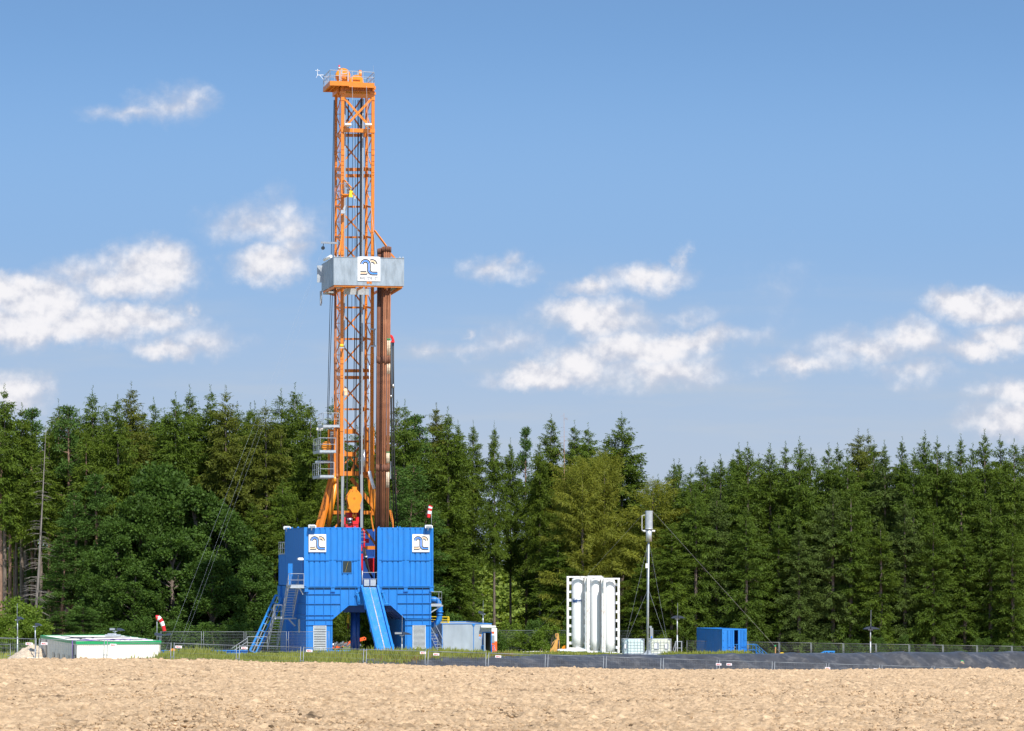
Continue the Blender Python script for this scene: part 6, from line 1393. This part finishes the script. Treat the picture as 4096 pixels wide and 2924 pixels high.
LM = dict(
    spruce=leaf_mat('spruce_needles', (0.030, 0.052, 0.005), (0.130, 0.182, 0.015), (0.078, 0.130, 0.014)),
    olive=leaf_mat('spruce_needles_olive', (0.044, 0.056, 0.006), (0.153, 0.170, 0.020), (0.100, 0.122, 0.015)),
    dense=leaf_mat('spruce_needles_fresh', (0.027, 0.050, 0.005), (0.122, 0.178, 0.015), (0.067, 0.115, 0.015)),
    bluish=leaf_mat('spruce_needles_bluish', (0.030, 0.050, 0.010), (0.117, 0.169, 0.034), (0.075, 0.115, 0.021)),
    pine=leaf_mat('pine_needles', (0.024, 0.054, 0.010), (0.104, 0.190, 0.033), (0.064, 0.124, 0.023)),
    larch=leaf_mat('larch_needles', (.11, .135, .015), (.24, .245, .028), (.18, .195, .022), .25),
    oak=leaf_mat('oak_leaves', (0.022, 0.049, 0.007), (0.093, 0.166, 0.024), (0.057, 0.112, 0.018), .25),
    bush=leaf_mat('bush_leaves', (0.077, 0.136, 0.014), (0.165, 0.237, 0.025), (0.121, 0.190, 0.022), .3),
    far=leaf_mat('far_leaves', (0.143, 0.201, 0.031), (0.243, 0.308, 0.056), (0.187, 0.249, 0.043), .3),
    grass=leaf_mat('grass_blades', (.22, .27, .045), (.44, .44, .11), (.33, .34, .08), .45),
    drygrass=leaf_mat('dry_stems', (.20, .13, .05), (.30, .20, .08), (.26, .16, .06), .2),
)
bark = mat('spruce_bark', (.16, .125, .10), .9, var=.4, vscale=4, bump=.6, stretch=(2,2,.5)); barkp = mat('pine_bark', (.24, .145, .10), .9, var=.35, vscale=4, stretch=(2,2,.5)); deadm = mat('dead_bark', (.17, .15, .13), .9, var=.3, stretch=(2,2,.4))
def quads(base, d, l, w, rs):
    """diamond leaf quads: base points, unit directions, lengths, widths"""
    n = len(base); rnd = rs.normal(size=(n, 3)); s = np.cross(d, rnd); s /= np.linalg.norm(s, axis=1, keepdims=True) + 1e-9
    l = np.broadcast_to(np.asarray(l).reshape(-1, 1), (n, 1)); w = np.broadcast_to(np.asarray(w).reshape(-1, 1), (n, 1))
    mid = base + d * l * .45
    V = np.stack([base, mid + s * w * .5, base + d * l, mid - s * w * .5], 1).reshape(-1, 3)
    return V
def conifer(name, seed, H, cb, R, nb, mt, droop=.35, lift=.0, tw=.5, step=.22, hang=.35, ragged=.35, topsharp=.85, lw=.10, ll=.34, gap=0.0, K=4, slope=.30, fan=.42):
    rs = np.random.RandomState(seed)
    t = np.sort(rs.uniform(0, 1, nb)) ** .80; z0 = cb + (H * .975 - cb) * t
    prof = .82 * (1 - np.exp(-((H - z0) * slope / 1.2) ** 1.18)) + .18 * t[::-1].clip(0, 1) * 0 + .18 * (1 - t) * np.minimum(1, (H - z0) / 5)
    az = rs.uniform(0, 2 * np.pi, nb)
    # big irregular lobes so that the outline is uneven
    lob = 1 + ragged * .6 * np.sin(az * 2 + t * 9 + seed) + ragged * .5 * np.sin(az * 3 - t * 23 + seed * 2) 
    Lb = R * prof * lob * rs.uniform(1 - ragged, 1.05 + ragged * .35, nb)
    Lb = np.maximum(Lb, .10)
    if gap: Lb = np.where(rs.uniform(size=nb) < gap, Lb * .3, Lb)
    e0 = np.where(t > .8, .35, -.05 + .25 * t) + lift + rs.normal(0, .10, nb)
    base = []; dirs = []; ls = []; ws = []; bv = []
    for i in range(nb):
        L_ = Lb[i]; n = max(2, int(L_ / step)); s = (np.arange(n) + rs.uniform(.2, .9)) / n; s = s[s <= 1.0]; s = s[s > (.12 if L_ > 1 else 0)]
        if len(s) == 0: continue
        a = az[i] + .15 * np.sin(s * 3 + i); r = s * L_
        z = z0[i] + L_ * (e0[i] * s - droop * s**2 * (1 - .35 * t[i]) + .22 * droop * s**4)
        x = r * np.cos(a); y = r * np.sin(a)
        for k in range(K):
            m = len(s); side = 1 if k % 2 else -1
            beta = rs.uniform(.35, 1.15, m) * side; aa = a + beta
            down = k >= K * .34                       # half of the twigs hang like a comb under the bough
            dz = (-hang * rs.uniform(1.1, 2.6, m)) if down else (-.25 * hang * rs.uniform(.0, 1.6, m) + e0[i] * .3)
            d = np.stack([np.cos(aa) * (.7 if down else 1), np.sin(aa) * (.7 if down else 1), dz], 1); d /= np.linalg.norm(d, axis=1, keepdims=True)
            l = (tw * (1.25 - s * fan * 1.8 + .0) * min(1, L_ / 1.6 + .12)) * rs.uniform(.5, 1.2, m); l = np.maximum(l, .12) * (.75 if down else 1)
            p = np.stack([x, y, z], 1)
            f = rs.uniform(0, 1.0, m)[:, None]
            base.append(p + d * l[:, None] * f); dirs.append(d + rs.normal(0, .22, (m, 3))); tp = min(1, .42 + .13 * (H - z0[i])); ls.append(np.full(m, ll * tp) * rs.uniform(.7, 1.3, m)); ws.append(np.full(m, lw * tp) * rs.uniform(.7, 1.4, m))
        bv.append((i, L_, az[i], e0[i], z0[i]))
    base = np.concatenate(base); dirs = np.concatenate(dirs); dirs /= np.linalg.norm(dirs, axis=1, keepdims=True); ls = np.concatenate(ls); ws = np.concatenate(ws)
    # leading shoot
    nt_ = 26; zz = H - 1.5 + 1.5 * np.linspace(0, 1, nt_) ** .8; tb = np.stack([rs.normal(0, .02, nt_), rs.normal(0, .02, nt_), zz], 1); aa = rs.uniform(0, 6.3, nt_); td_ = np.stack([np.cos(aa) * .6, np.sin(aa) * .6, np.full(nt_, .7)], 1); td_ /= np.linalg.norm(td_, axis=1, keepdims=True)
    base = np.concatenate([base, tb]); dirs = np.concatenate([dirs, td_]); ls = np.concatenate([ls, np.full(nt_, .20)]); ws = np.concatenate([ws, np.full(nt_, .06)])
    V = quads(base, dirs, ls, ws, rs); Q = np.arange(len(V)).reshape(-1, 4)
    crown = np_mesh(name + '_crown', V, Q, mt)
    m = MB(); m.path([(0,0,-.3), (.03*math.sin(seed), .0, H*.3), (.05, .03, H*.65), (0, 0, H*.93)], [.26, .21, .13, .03], 8, cap=False)
    rr = random.Random(seed)
    for k in range(26):                       # dead snags and main limbs
        z = rr.uniform(1.5, cb + (H - cb)*.6); a = rr.uniform(0, 6.28); l = rr.uniform(.5, 1.6); m.path([(0, 0, z), (l*.6*math.cos(a), l*.6*math.sin(a), z - .05), (l*math.cos(a), l*math.sin(a), z - .3*l)], [.035, .02, .008], 4, cap=False)
    return crown, m
def trunk_mesh(m, mt, name):
    o = m.build(name, mt); me = o.data; bpy.data.objects.remove(o); return me
VAR = {}
def variant(key, n, fn):
    VAR[key] = []
    for k in range(n):
        c, m, H, bm_ = fn(k); VAR[key].append((c, trunk_mesh(m, bm_, 'trunk'), H))
def v_tall(k, mt='spruce'):
    c, m = conifer('tall', 10 + k, 27, [10.5, 8.5, 12][k % 3], [2.9, 2.5, 3.1, 2.7][k % 4], [330, 300, 290, 310][k % 4], LM[mt], droop=.45, tw=.85, hang=.8, ragged=.55, step=.15, lw=.09, ll=.34, gap=.12, K=9, slope=.30); return c, m, 27, bark
def v_low(k, mt='spruce'):
    c, m = conifer('low', 40 + k, 25, [3.0, 4.5, 2.0][k % 3], [2.8, 2.5, 3.1, 2.7][k % 4], [390, 370, 380, 360][k % 4], LM[mt], droop=.45, tw=.85, hang=.75, ragged=.55, step=.15, lw=.09, ll=.34, gap=.12, K=9, slope=.30); return c, m, 25, bark
def v_dense(k, mt='dense'):
    c, m = conifer('dense', 70 + k, 21, .4, [2.7, 2.3, 2.9, 2.5][k % 4], [330, 310, 300, 320][k % 4], LM[mt], droop=.62, lift=.16, tw=.80, hang=1.1, ragged=.42, step=.15, lw=.085, ll=.32, gap=.08, K=10, slope=.29); return c, m, 21, bark
def v_lone(k): c, m = conifer('lone', 90, 26, 9, 3.3, 300, LM['spruce'], droop=.28, lift=.08, tw=.7, hang=.5, ragged=.28, step=.15, lw=.09, ll=.32, K=9, slope=.30); return c, m, 26, bark
def v_larch(k): c, m = conifer('larch', 95 + k, 21, 1.2, 4.1, 280, LM['larch'], droop=.15, lift=.30, tw=1.1, hang=.35, ragged=.45, step=.13, lw=.07, ll=.42, K=8, slope=.5); return c, m, 21, bark
variant('tall', 6, v_tall); variant('talo', 3, lambda k: v_tall(k + 20, 'olive')); variant('low', 5, v_low); variant('lowo', 2, lambda k: v_low(k + 20, 'olive'))
variant('dense', 6, v_dense); variant('bluish', 2, lambda k: v_dense(k + 30, 'bluish')); variant('high', 3, lambda k: (lambda r: (r[0], r[1], 27, [bark, bark, barkp][k]))(conifer('high', 120 + k, 27, 15.5, 2.6, 150, LM['spruce'], droop=.45, tw=.85, hang=.8, ragged=.5, step=.15, lw=.12, ll=.4, gap=.1, K=7))); variant('lone', 1, v_lone); variant('larch', 2, v_larch)
def puffs(name, seed, mt, centers, nleaf, ls, flat=1.0, lw=.7):
    rs = np.random.RandomState(seed); B = []; D = []; 
    for (c, r) in centers:
        n = int(nleaf * r * r); v = rs.normal(size=(n, 3)); v /= np.linalg.norm(v, axis=1, keepdims=True); rad = r * rs.uniform(.55, 1.08, n)[:, None] * (1 + .18 * np.sin(v[:, :1] * 7 + c[0]) + .15 * np.sin(v[:, 2:] * 9 + c[1]))
        p = np.array(c) + v * rad * np.array([1, 1, flat]); B.append(p); d = v + rs.normal(0, .8, (n, 3)); d[:, 2] += .2; D.append(d / np.linalg.norm(d, axis=1, keepdims=True))
    B = np.concatenate(B); D = np.concatenate(D); n = len(B); l = ls * rs.uniform(.6, 1.4, n); V = quads(B, D, l, l * lw, rs)
    return np_mesh(name, V, np.arange(len(V)).reshape(-1, 4), mt)
def v_pine(k):
    rr = random.Random(200 + k); H = 25; cs = []; m = MB(); m.path([(0,0,-.3), (.2, 0, 8), (-.1, .1, 16), (.15, 0, 24.5)], [.24, .2, .14, .04], 8, cap=False)
    for i in range(62):
        t = rr.random() ** .75; z = 7 + 17.4 * t; R = 2.9 * (1 - t) ** .6 * rr.uniform(.35, 1.05); a = rr.uniform(0, 6.28); c = (R*math.cos(a), R*math.sin(a), z + .35 * R * rr.uniform(-.3, .6)); cs.append((c, rr.uniform(.55, 1.05) * (1.1 - .45*t))); m.path([(0, 0, z - .4), (c[0]*.6, c[1]*.6, c[2] - .3), c], [.06, .04, .02], 5, cap=False)
    return puffs('pine_crown', 300 + k, LM['pine'], cs, 420, .30, .62, .28), m, H, barkp
def v_oak(k):
    rr = random.Random(230 + k); H = 16; cs = []; m = MB(); m.path([(0,0,-.3), (.2, 0, 4), (0, .1, 9), (.15, 0, 13)], [.36, .3, .2, .06], 8, cap=False)
    for i in range(95):
        z = rr.uniform(1.2, 15.2); q = (z - 1.2)/14; R = 4.6 * math.sin(math.pi * min(1, .18 + .82*q) ** .9) ** .6 if q < .97 else 1; a = rr.uniform(0, 6.28); r = R * rr.uniform(.5, 1.0); c = (r*math.cos(a), r*math.sin(a), z); cs.append((c, rr.uniform(.55, 1.15)))
        if i % 3 == 0: m.path([(0, 0, max(.8, z - 2.5)), (c[0]*.6, c[1]*.6, z - .8), c], [.10, .06, .02], 5, cap=False)
    return puffs('oak_crown', 330 + k, LM['oak'], cs, 400, .27, .85, .75), m, H, bark
def v_bush(k, mt='bush'):
    rr = random.Random(260 + k); cs = []; m = MB()
    for i in range(38):
        a = rr.uniform(0, 6.28); u = rr.random() ** .5; R = 2.5 * u; z = rr.uniform(.3, 4.4) * (1 - .55*u*u); c = (R*math.cos(a), R*math.sin(a), z); cs.append((c, rr.uniform(.35, .75)))
        if i % 3 == 0: m.path([(0, 0, 0), (c[0]*.4, c[1]*.4, z*.6), c], [.05, .03, .01], 5, cap=False)
    return puffs('bush_crown', 360 + k, LM[mt], cs, 520, .20, .9, .7), m, 5, bark
variant('pine', 3, v_pine); variant('oak', 3, v_oak); variant('bush', 3, v_bush); variant('obush', 2, lambda k: v_bush(k + 5, 'oak')); variant('far', 2, lambda k: (lambda r: (r[0], r[1], 5, bark))(v_bush(k + 9, 'far')))
rT = random.Random(11)
KIND = {'high': 'spruce_tree', 'tall': 'spruce_tree', 'talo': 'spruce_tree', 'low': 'spruce_tree', 'lowo': 'spruce_tree', 'dense': 'spruce_tree', 'bluish': 'spruce_tree', 'lone': 'spruce_tree', 'larch': 'larch_tree', 'pine': 'pine_tree', 'oak': 'oak_tree', 'bush': 'bush', 'obush': 'bush', 'far': 'bush'}
LEAF = {}
NTREE = [0]
def tree(key, px, ytop, d, label, grp=None, wide=1.0, base=None, vi=None):
    c, tm, H = VAR[key][rT.randrange(len(VAR[key])) if vi is None else vi]; p = P(px, ytop, d); zb = gz(p.x, p.y) if base is None else P(px, base, d).z; h = p.z - zb
    o = bpy.data.objects.new(KIND[key], None); COL.objects.link(o); o.location = (p.x, p.y, zb - .1); s = h / H; w = s * .35 + .65; o.scale = (w*wide, w*wide, s); o.rotation_euler = (0, 0, rT.uniform(0, 6.28))
    tag(o, label, 'bush' if KIND[key] == 'bush' else 'tree', grp)
    for nm, me in (('crown', c), ('trunk', tm)): q = bpy.data.objects.new(nm, me); COL.objects.link(q); q.parent = o
    NTREE[0] += 1; return o
ORD = ['first', 'second', 'third', 'fourth', 'fifth', 'sixth', 'seventh', 'eighth', 'ninth', 'tenth', 'eleventh', 'twelfth', 'thirteenth', 'fourteenth', 'fifteenth', 'sixteenth', 'seventeenth', 'eighteenth', 'nineteenth', 'twentieth', 'twenty first', 'twenty second', 'twenty third', 'twenty fourth', 'twenty fifth', 'twenty sixth', 'twenty seventh', 'twenty eighth', 'twenty ninth', 'thirtieth']
left = [(18, 1532, 'high'), (88, 1609, 'high'), (128, 1611, 'pine'), (234, 1594, 'high'), (272, 1600, 'pine'), (318, 1640, 'tall'), (370, 1540, 'tall'), (424, 1610, 'tall'), (471, 1575, 'tall'), (524, 1524, 'talo'), (570, 1620, 'low'), (616, 1586, 'low'), (660, 1640, 'low'), (702, 1564, 'tall'), (759, 1536, 'tall'), (798, 1625, 'low'), (842, 1538, 'low'), (903, 1539, 'talo'), (950, 1605, 'low'), (1002, 1609, 'tall'), (1020, 1603, 'low'), (1063, 1597, 'talo'), (1125, 1553, 'low'), (1180, 1528, 'low'), (1242, 1597, 'tall'), (1290, 1690, 'low'), (1328, 1588, 'low')]
mid_ = [(1430, 1700, 'low'), (1500, 1690, 'low'), (1588, 1599, 'lowo'), (1618, 1596, 'low'), (1664, 1638, 'pine'), (1747, 1610, 'talo'), (1791, 1624, 'tall'), (1832, 1678, 'tall'), (1893, 1679, 'tall'), (1977, 1682, 'tall'), (2042, 1748, 'tall'), (2103, 1688, 'pine'), (2160, 1745, 'tall'), (2204, 1653, 'low'), (2299, 1679, 'low'), (2353, 1689, 'low')]
right_ = [(2612, 1903, 'larch'), (2650, 1960, 'dense'), (2696, 1834, 'dense'), (2717, 1834, 'dense'), (2763, 1869, 'dense'), (2820, 1838, 'dense'), (2882, 1814, 'dense'), (2930, 1850, 'dense'), (2991, 1764, 'dense'), (3036, 1810, 'dense'), (3079, 1769, 'dense'), (3142, 1764, 'dense'), (3198, 1744, 'dense'), (3244, 1789, 'dense'), (3314, 1769, 'dense'), (3352, 1768, 'bluish'), (3390, 1800, 'dense'), (3495, 1760, 'dense'), (3538, 1759, 'bluish'), (3608, 1744, 'dense'), (3655, 1790, 'dense'), (3700, 1719, 'dense'), (3749, 1743, 'dense'), (3795, 1780, 'dense'), (3843, 1734, 'dense'), (3890, 1770, 'dense'), (3938, 1714, 'dense'), (4001, 1734, 'dense'), (4057, 1753, 'dense'), (4110, 1745, 'dense')]
nice = {'high': 'spruce with a bare lower trunk', 'tall': 'dark spruce with a high crown', 'talo': 'olive toned spruce with hanging twigs', 'low': 'dark green spruce with low branches', 'lowo': 'olive toned spruce with low branches', 'pine': 'pine with bluish green puffs', 'dense': 'bushy fresh green spruce', 'bluish': 'blue green bushy spruce', 'larch': 'pale larch'}
for k, (x, y, kd) in enumerate(left):
    d = 325 + (k % 4) * 5 + (8 if kd == 'low' else 0); tree(kd, x, y, d, '%s, %s treetop from the left edge along the skyline' % (nice[kd], ORD[k]), 'trees of the forest left of the mast')
for k, (x, y, kd) in enumerate(mid_):
    w = .60 if 1800 < x < 2180 else 1.0
    tree(kd, x, y, 322 + (k % 3) * 6, '%s, %s treetop counted rightwards from the mast' % (nice[kd], ORD[k]), 'trees of the forest between mast and silos', wide=w)
for k, (x, y, kd) in enumerate(right_):
    tree(kd, x, y, 316 + [0, 7, 2, 10][k % 4], '%s, %s treetop of the right spruce wall' % (nice[kd], ORD[k]), 'trees of the spruce wall at right')
tree('lone', 2488, 1644, 330, 'tall open crowned spruce standing alone above the yellow larches', base=2600)
tree('larch', 2330, 1815, 316, 'broad yellow green larch left one behind the white silos', 'yellow green larches', wide=.8)
tree('larch', 2418, 1785, 320, 'broad yellow green larch right one behind the white silos', 'yellow green larches', wide=.72)
tree('larch', 2270, 1900, 324, 'lower yellow green larch left of the two tall larches', 'yellow green larches', wide=.8)
tree('tall', 2955, 1768, 345, 'olive spruce tip poking up behind the spruce wall, left one'); tree('talo', 3433, 1712, 335, 'tall olive spruce standing up behind the spruce wall, left of a pair'); tree('talo', 3472, 1713, 338, 'tall olive spruce standing up behind the spruce wall, right of a pair')
# filling rows behind and lower trees in front
back_lab = 'dark spruce crown filling the forest behind the front row of trees'
for x in range(-40, 1260, 46): tree(rT.choice(['high'] if x < 420 else ['tall', 'low', 'tall']), x + rT.uniform(-15, 15), 1690 + rT.uniform(-30, 60), 348 + rT.uniform(0, 6), back_lab, 'filling spruces left')
for x in range(0, 1300, 70): tree('low' if x > 420 else 'high', x + rT.uniform(-15, 15), 1760 + rT.uniform(-30, 90), 366 + rT.uniform(0, 10), back_lab, 'filling spruces left')
back_lab = 'dark spruce crown filling the forest behind the trees right of the mast'
for x in list(range(1300, 1800, 55)) + list(range(2170, 2620, 60)): tree('low', x + rT.uniform(-15, 15), 1760 + rT.uniform(-30, 70) + (110 if x > 2440 else 0), 345 + rT.uniform(0, 6), back_lab, 'filling spruces middle')
for x in (1850, 2150): tree('tall', x + rT.uniform(-15, 15), 1790 + rT.uniform(-20, 60), 344, back_lab, 'filling spruces middle', wide=.6)
for x in range(2630, 4180, 58): tree('dense', x + rT.uniform(-15, 15), (1900 if x < 2800 else 1830) + rT.uniform(-20, 60), 336 + rT.uniform(0, 6), 'bushy spruce crown filling the spruce wall from behind', 'filling spruces right')
for x in range(2560, 4180, 108): tree(rT.choice(['dense', 'dense', 'bluish'] if x > 2700 else ['low']), x + rT.uniform(-25, 25), (2120 if x < 2700 else 1960) + rT.uniform(-60, 160), 311 + rT.uniform(0, 3), 'lower bushy spruce pushing forward at the foot of the spruce wall', 'low front spruces right', wide=.95)
for x, y in ((1130, 1900), (1190, 1980), (1010, 1990), (1290, 1900), (1240, 2060), (1100, 2090), (1760, 2080), (1830, 2150), (2230, 2100)): tree('low', x, y, 316 + rT.uniform(0, 4), 'lower spruce with drooping boughs in front of the tall forest, beside the rig', 'lower spruces near the rig')
for x in range(-60, 430, 42): tree('low', x, 2120 + rT.uniform(-60, 90), 385 + rT.uniform(0, 12), 'low dark spruce seen behind the bare trunks at the left edge', 'low spruces behind the bare trunks', wide=1.5)
# broadleaf trees in front at left
oaks = [(640, 1840, 319, 1.1), (560, 1960, 316, .95), (780, 1935, 317, 1.1), (900, 2030, 315, 1.0), (470, 2060, 314, .95), (690, 2120, 311, 1.05), (850, 2210, 309, .95), (1000, 2260, 311, .9), (540, 2260, 308, .95), (400, 2250, 312, .7), (960, 2160, 315, .8)]
for k, (x, y, d, w) in enumerate(oaks): tree('oak', x, y, d, '%s dark broadleaf crown before the left forest, %s' % (['highest', 'rounded', 'wide', 'sloping', 'smaller'][k % 5], 'number %s from the left' % ORD[sorted(o[0] for o in oaks).index(x)]), 'broadleaf trees before the left forest', wide=w)
for k, (x, y, d) in enumerate(((300, 1960, 318), (385, 1880, 319), (255, 2130, 316), (330, 2420, 300), (240, 2440, 298), (1590, 1850, 316), (1660, 1840, 318), (1640, 1980, 314), (1700, 2000, 316))):
    tree('pine', x, y, d, ['spreading pine in front of the bare trunks, left one', 'spreading pine before the forest, right of the dead tree', 'half hidden pine low between the trunks', 'low bushy pine behind the cream cabin, right one', 'low bushy pine behind the cream cabin, left one', 'blue green pine right of the drill pipes, left one', 'blue green pine right of the drill pipes, topmost', 'lower blue green pine above the windsock, left one', 'lower blue green pine above the windsock, right one'][k], 'pines', wide=1.25)
for k, (x, y, d, w) in enumerate(((62, 2352, 292, 1.05), (-20, 2400, 290, 1.0), (120, 2440, 290, .8), (380, 2500, 295, .9), (470, 2470, 296, .9), (560, 2450, 298, 1.0), (680, 2440, 300, 1.0), (760, 2480, 300, .9), (860, 2460, 300, 1.0), (960, 2480, 300, .9), (1060, 2440, 303, .9))):
    tree('bush' if k < 3 else 'obush', x, y, d, 'leafy bush at the forest foot, %s from the left edge' % ORD[k], 'bushes at the forest foot left of the rig', wide=w*1.1)
for k in range(15):
    x = 1760 + 55*k; tree(['bush', 'obush', 'bush'][k % 3], x, 2440 + rT.uniform(-40, 70), 312 + rT.uniform(-3, 6), 'leafy bush at the forest foot, %s to the right of the rig' % ORD[k], 'bushes at the forest foot right of the rig', wide=.8)
for k in range(14):
    x = 1740 + 48*k; tree('far', x, 2150 + rT.uniform(-20, 90), 420 + rT.uniform(0, 20), 'pale far tree seen through the gaps of the forest', 'far trees beyond the forest', wide=2.4)
for k in range(8): tree('obush', 3300 + 105*k, 2560 + rT.uniform(-40, 20), 304, 'small leafy shrub at the foot of the spruce wall, %s one beyond the liner' % ORD[k], 'shrubs under the spruce wall', wide=.5)
# dead trees
def dead(x0, y0, x1, y1, d, label, mt, n, lmax, fine=1):
    a = P(x0, y0, d); c = P(x1, y1, d); a.z = gz(a.x, a.y); t = thing('dead_tree', label, 'tree', a); top = c - a; m = MB()
    m.path([(0,0,-.3), top*.3 + Vector((.15,0,0)), top*.65 + Vector((.1,0,0)), top], [.19, .12, .06, .01] if fine else [.12, .09, .05, .01], 8); m.build('trunk', mt, t); m = MB(); rr = random.Random(int(x0))
    for k in range(n):
        f_ = rr.uniform(.12, .99); b = top*f_; ang = rr.choice([0, math.pi]) + rr.uniform(-.9, .9) if fine else rr.uniform(0, 6.28); l = lmax*(1.05 - f_)*rr.uniform(.4, 1.1) + .25
        e = b + Vector((math.cos(ang)*l, math.sin(ang)*l, -.25*l*rr.uniform(-.2, 1.4))); mi = b.lerp(e, .5) + Vector((0, 0, .08*l)); m.path([b, mi, e], [.035*(1.2 - f_), .022*(1.2 - f_), .006], 4, cap=False)
        if rr.random() < .6: m.path([mi, mi + Vector((math.cos(ang + .7)*l*.4, math.sin(ang + .7)*l*.4, -.15*l))], [.012, .004], 3, cap=False)
    m.build('branches', mt, t)
dead(128, 2520, 185, 1690, 306, 'bare grey dead spruce trunk leaning in front of the left forest', deadm, 95, 2.2)
tm_ = mat('dead_twigs_brown', (.30, .17, .11), .9)
dead(2250, 2560, 2256, 1653, 326, 'leafless brownish dead treetop between dark spruces, left of the larches', tm_, 150, 3.2, 0)
# high crowned spruces whose bare trunks show in the open left part
for k, x in enumerate((2, 40, 66, 108, 143, 165, 196, 220, 275, 293, 345, 398, 412, 450)):
    tree('high', x, 1680 + 45*(k % 3) + rT.uniform(-20, 30), 322 + (k % 5)*5, 'high crowned spruce with a long bare trunk, %s of these in the open left part' % ORD[k], 'bare trunked spruces at left', wide=.95)

# ---------------------------------------------------------------- grass and weeds
def grass(name, label, n, fn, hh, mt, seed, blades=5, lw=.030, spread=.18):
    rs = np.random.RandomState(seed); X, Y = fn(rs, n); n = len(X); Z = ground_z(X, Y); rep = lambda a: np.repeat(a, blades)
    X = rep(X) + rs.normal(0, spread, n*blades); Y = rep(Y) + rs.normal(0, spread, n*blades); Z = rep(Z) - .05
    hc = rep(rs.uniform(hh[0], hh[1], n) * (.35 + 1.1*vnoise(X[::blades]*.55, Y[::blades]*.55, 17))) * rs.uniform(.6, 1.15, n*blades)
    a = rs.uniform(0, 6.3, n*blades); lean = rs.uniform(.05, .55, n*blades)
    tip = np.stack([X + np.cos(a)*lean*hc, Y + np.sin(a)*lean*hc, Z + hc*(1 - .3*lean)], 1)
    w = lw * rs.uniform(.6, 1.5, n*blades); b1 = np.stack([X - w*np.sin(a + 1), Y + w*np.cos(a + 1), Z], 1); b2 = np.stack([X + w*np.sin(a + 1), Y - w*np.cos(a + 1), Z], 1)
    md = .5*(b1 + b2)*.5 + tip*.5; md[:, 2] += .08*hc; s = np.stack([w*np.sin(a+1), -w*np.cos(a+1), 0*w], 1)*.9
    V = np.stack([b1, b2, md + s, md - s, md - s, md + s, tip + .15*s, tip - .15*s], 1).reshape(-1, 3); Q = np.arange(len(V)).reshape(-1, 4)
    o = bpy.data.objects.new(name, np_mesh(name, V, Q, mt)); COL.objects.link(o); tag(o, label, 'grass', kind='stuff'); return o
def line_pts(i0, i1, u0, u1, pw=1.0, pmin=-999, pmax=9999):
    def fn(rs, n):
        i = rs.uniform(i0, i1, n); u = u0 + (u1 - u0)*rs.uniform(0, 1, n)**pw
        X = FX0 + i*FDX - u*FDY/FL; Y = FD0 + i*FDY + u*FDX/FL; px = CX + X/Y*F; bad = (px < pmin) | (px > pmax)
        bad |= (px > 1150) & (u < .9 + 4.3*np.interp(px, [1000, 1200, 1450, 1700, 2180, 2400, 9000], [.30, .40, .62, .86, .90, 1.02, 1.02]))
        return X[~bad], Y[~bad]
    return fn
grass('tall_grass', 'tall green weeds and grass on the bank behind the mesh fence', 17000, line_pts(1.9, 7.8, 1.0, 8.5, 1, 655), (.20, .60), LM['grass'], 1)
grass('bank_grass', 'green grass on the bank above the black liner', 8000, line_pts(5.6, 10.6, 3.2, 10, 1, -999, 2470), (.14, .38), LM['grass'], 2)
def area(x0, x1, y0, y1):
    def fn(rs, n):
        Y = np.sqrt(rs.uniform(y0**2, y1**2, n)); px = rs.uniform(x0, x1, n); return (px - CX)/F*Y, Y
    return fn
grass('meadow_grass', 'grass covering the open ground between bank and forest', 15000, area(600, 2480, 188, 312), (.12, .36), LM['grass'], 3, lw=.04, spread=.3)
grass('dry_weeds', 'reddish dry weed stems among the grass before the workshop', 700, line_pts(5.2, 8.3, 3.6, 6.5), (.25, .45), LM['drygrass'], 4, blades=4)
grass('sparse_grass', 'short sparse grass tufts along the liner before the blue container', 1500, line_pts(11.4, 12.6, 5.0, 8.5), (.15, .35), LM['grass'], 5)
grass('heap_grass', 'grass around the gravel heap and the left cabin', 2500, area(-20, 330, 176, 215), (.2, .5), LM['grass'], 6)
grass('cabin_weeds', 'green weeds before the right end of the cream cabin', 1500, line_pts(.9, 3.2, .8, 5.0, 1, 450, 670), (.15, .42), LM['grass'], 7)
print('TREES', NTREE[0], 'OBJECTS', len(bpy.data.objects))
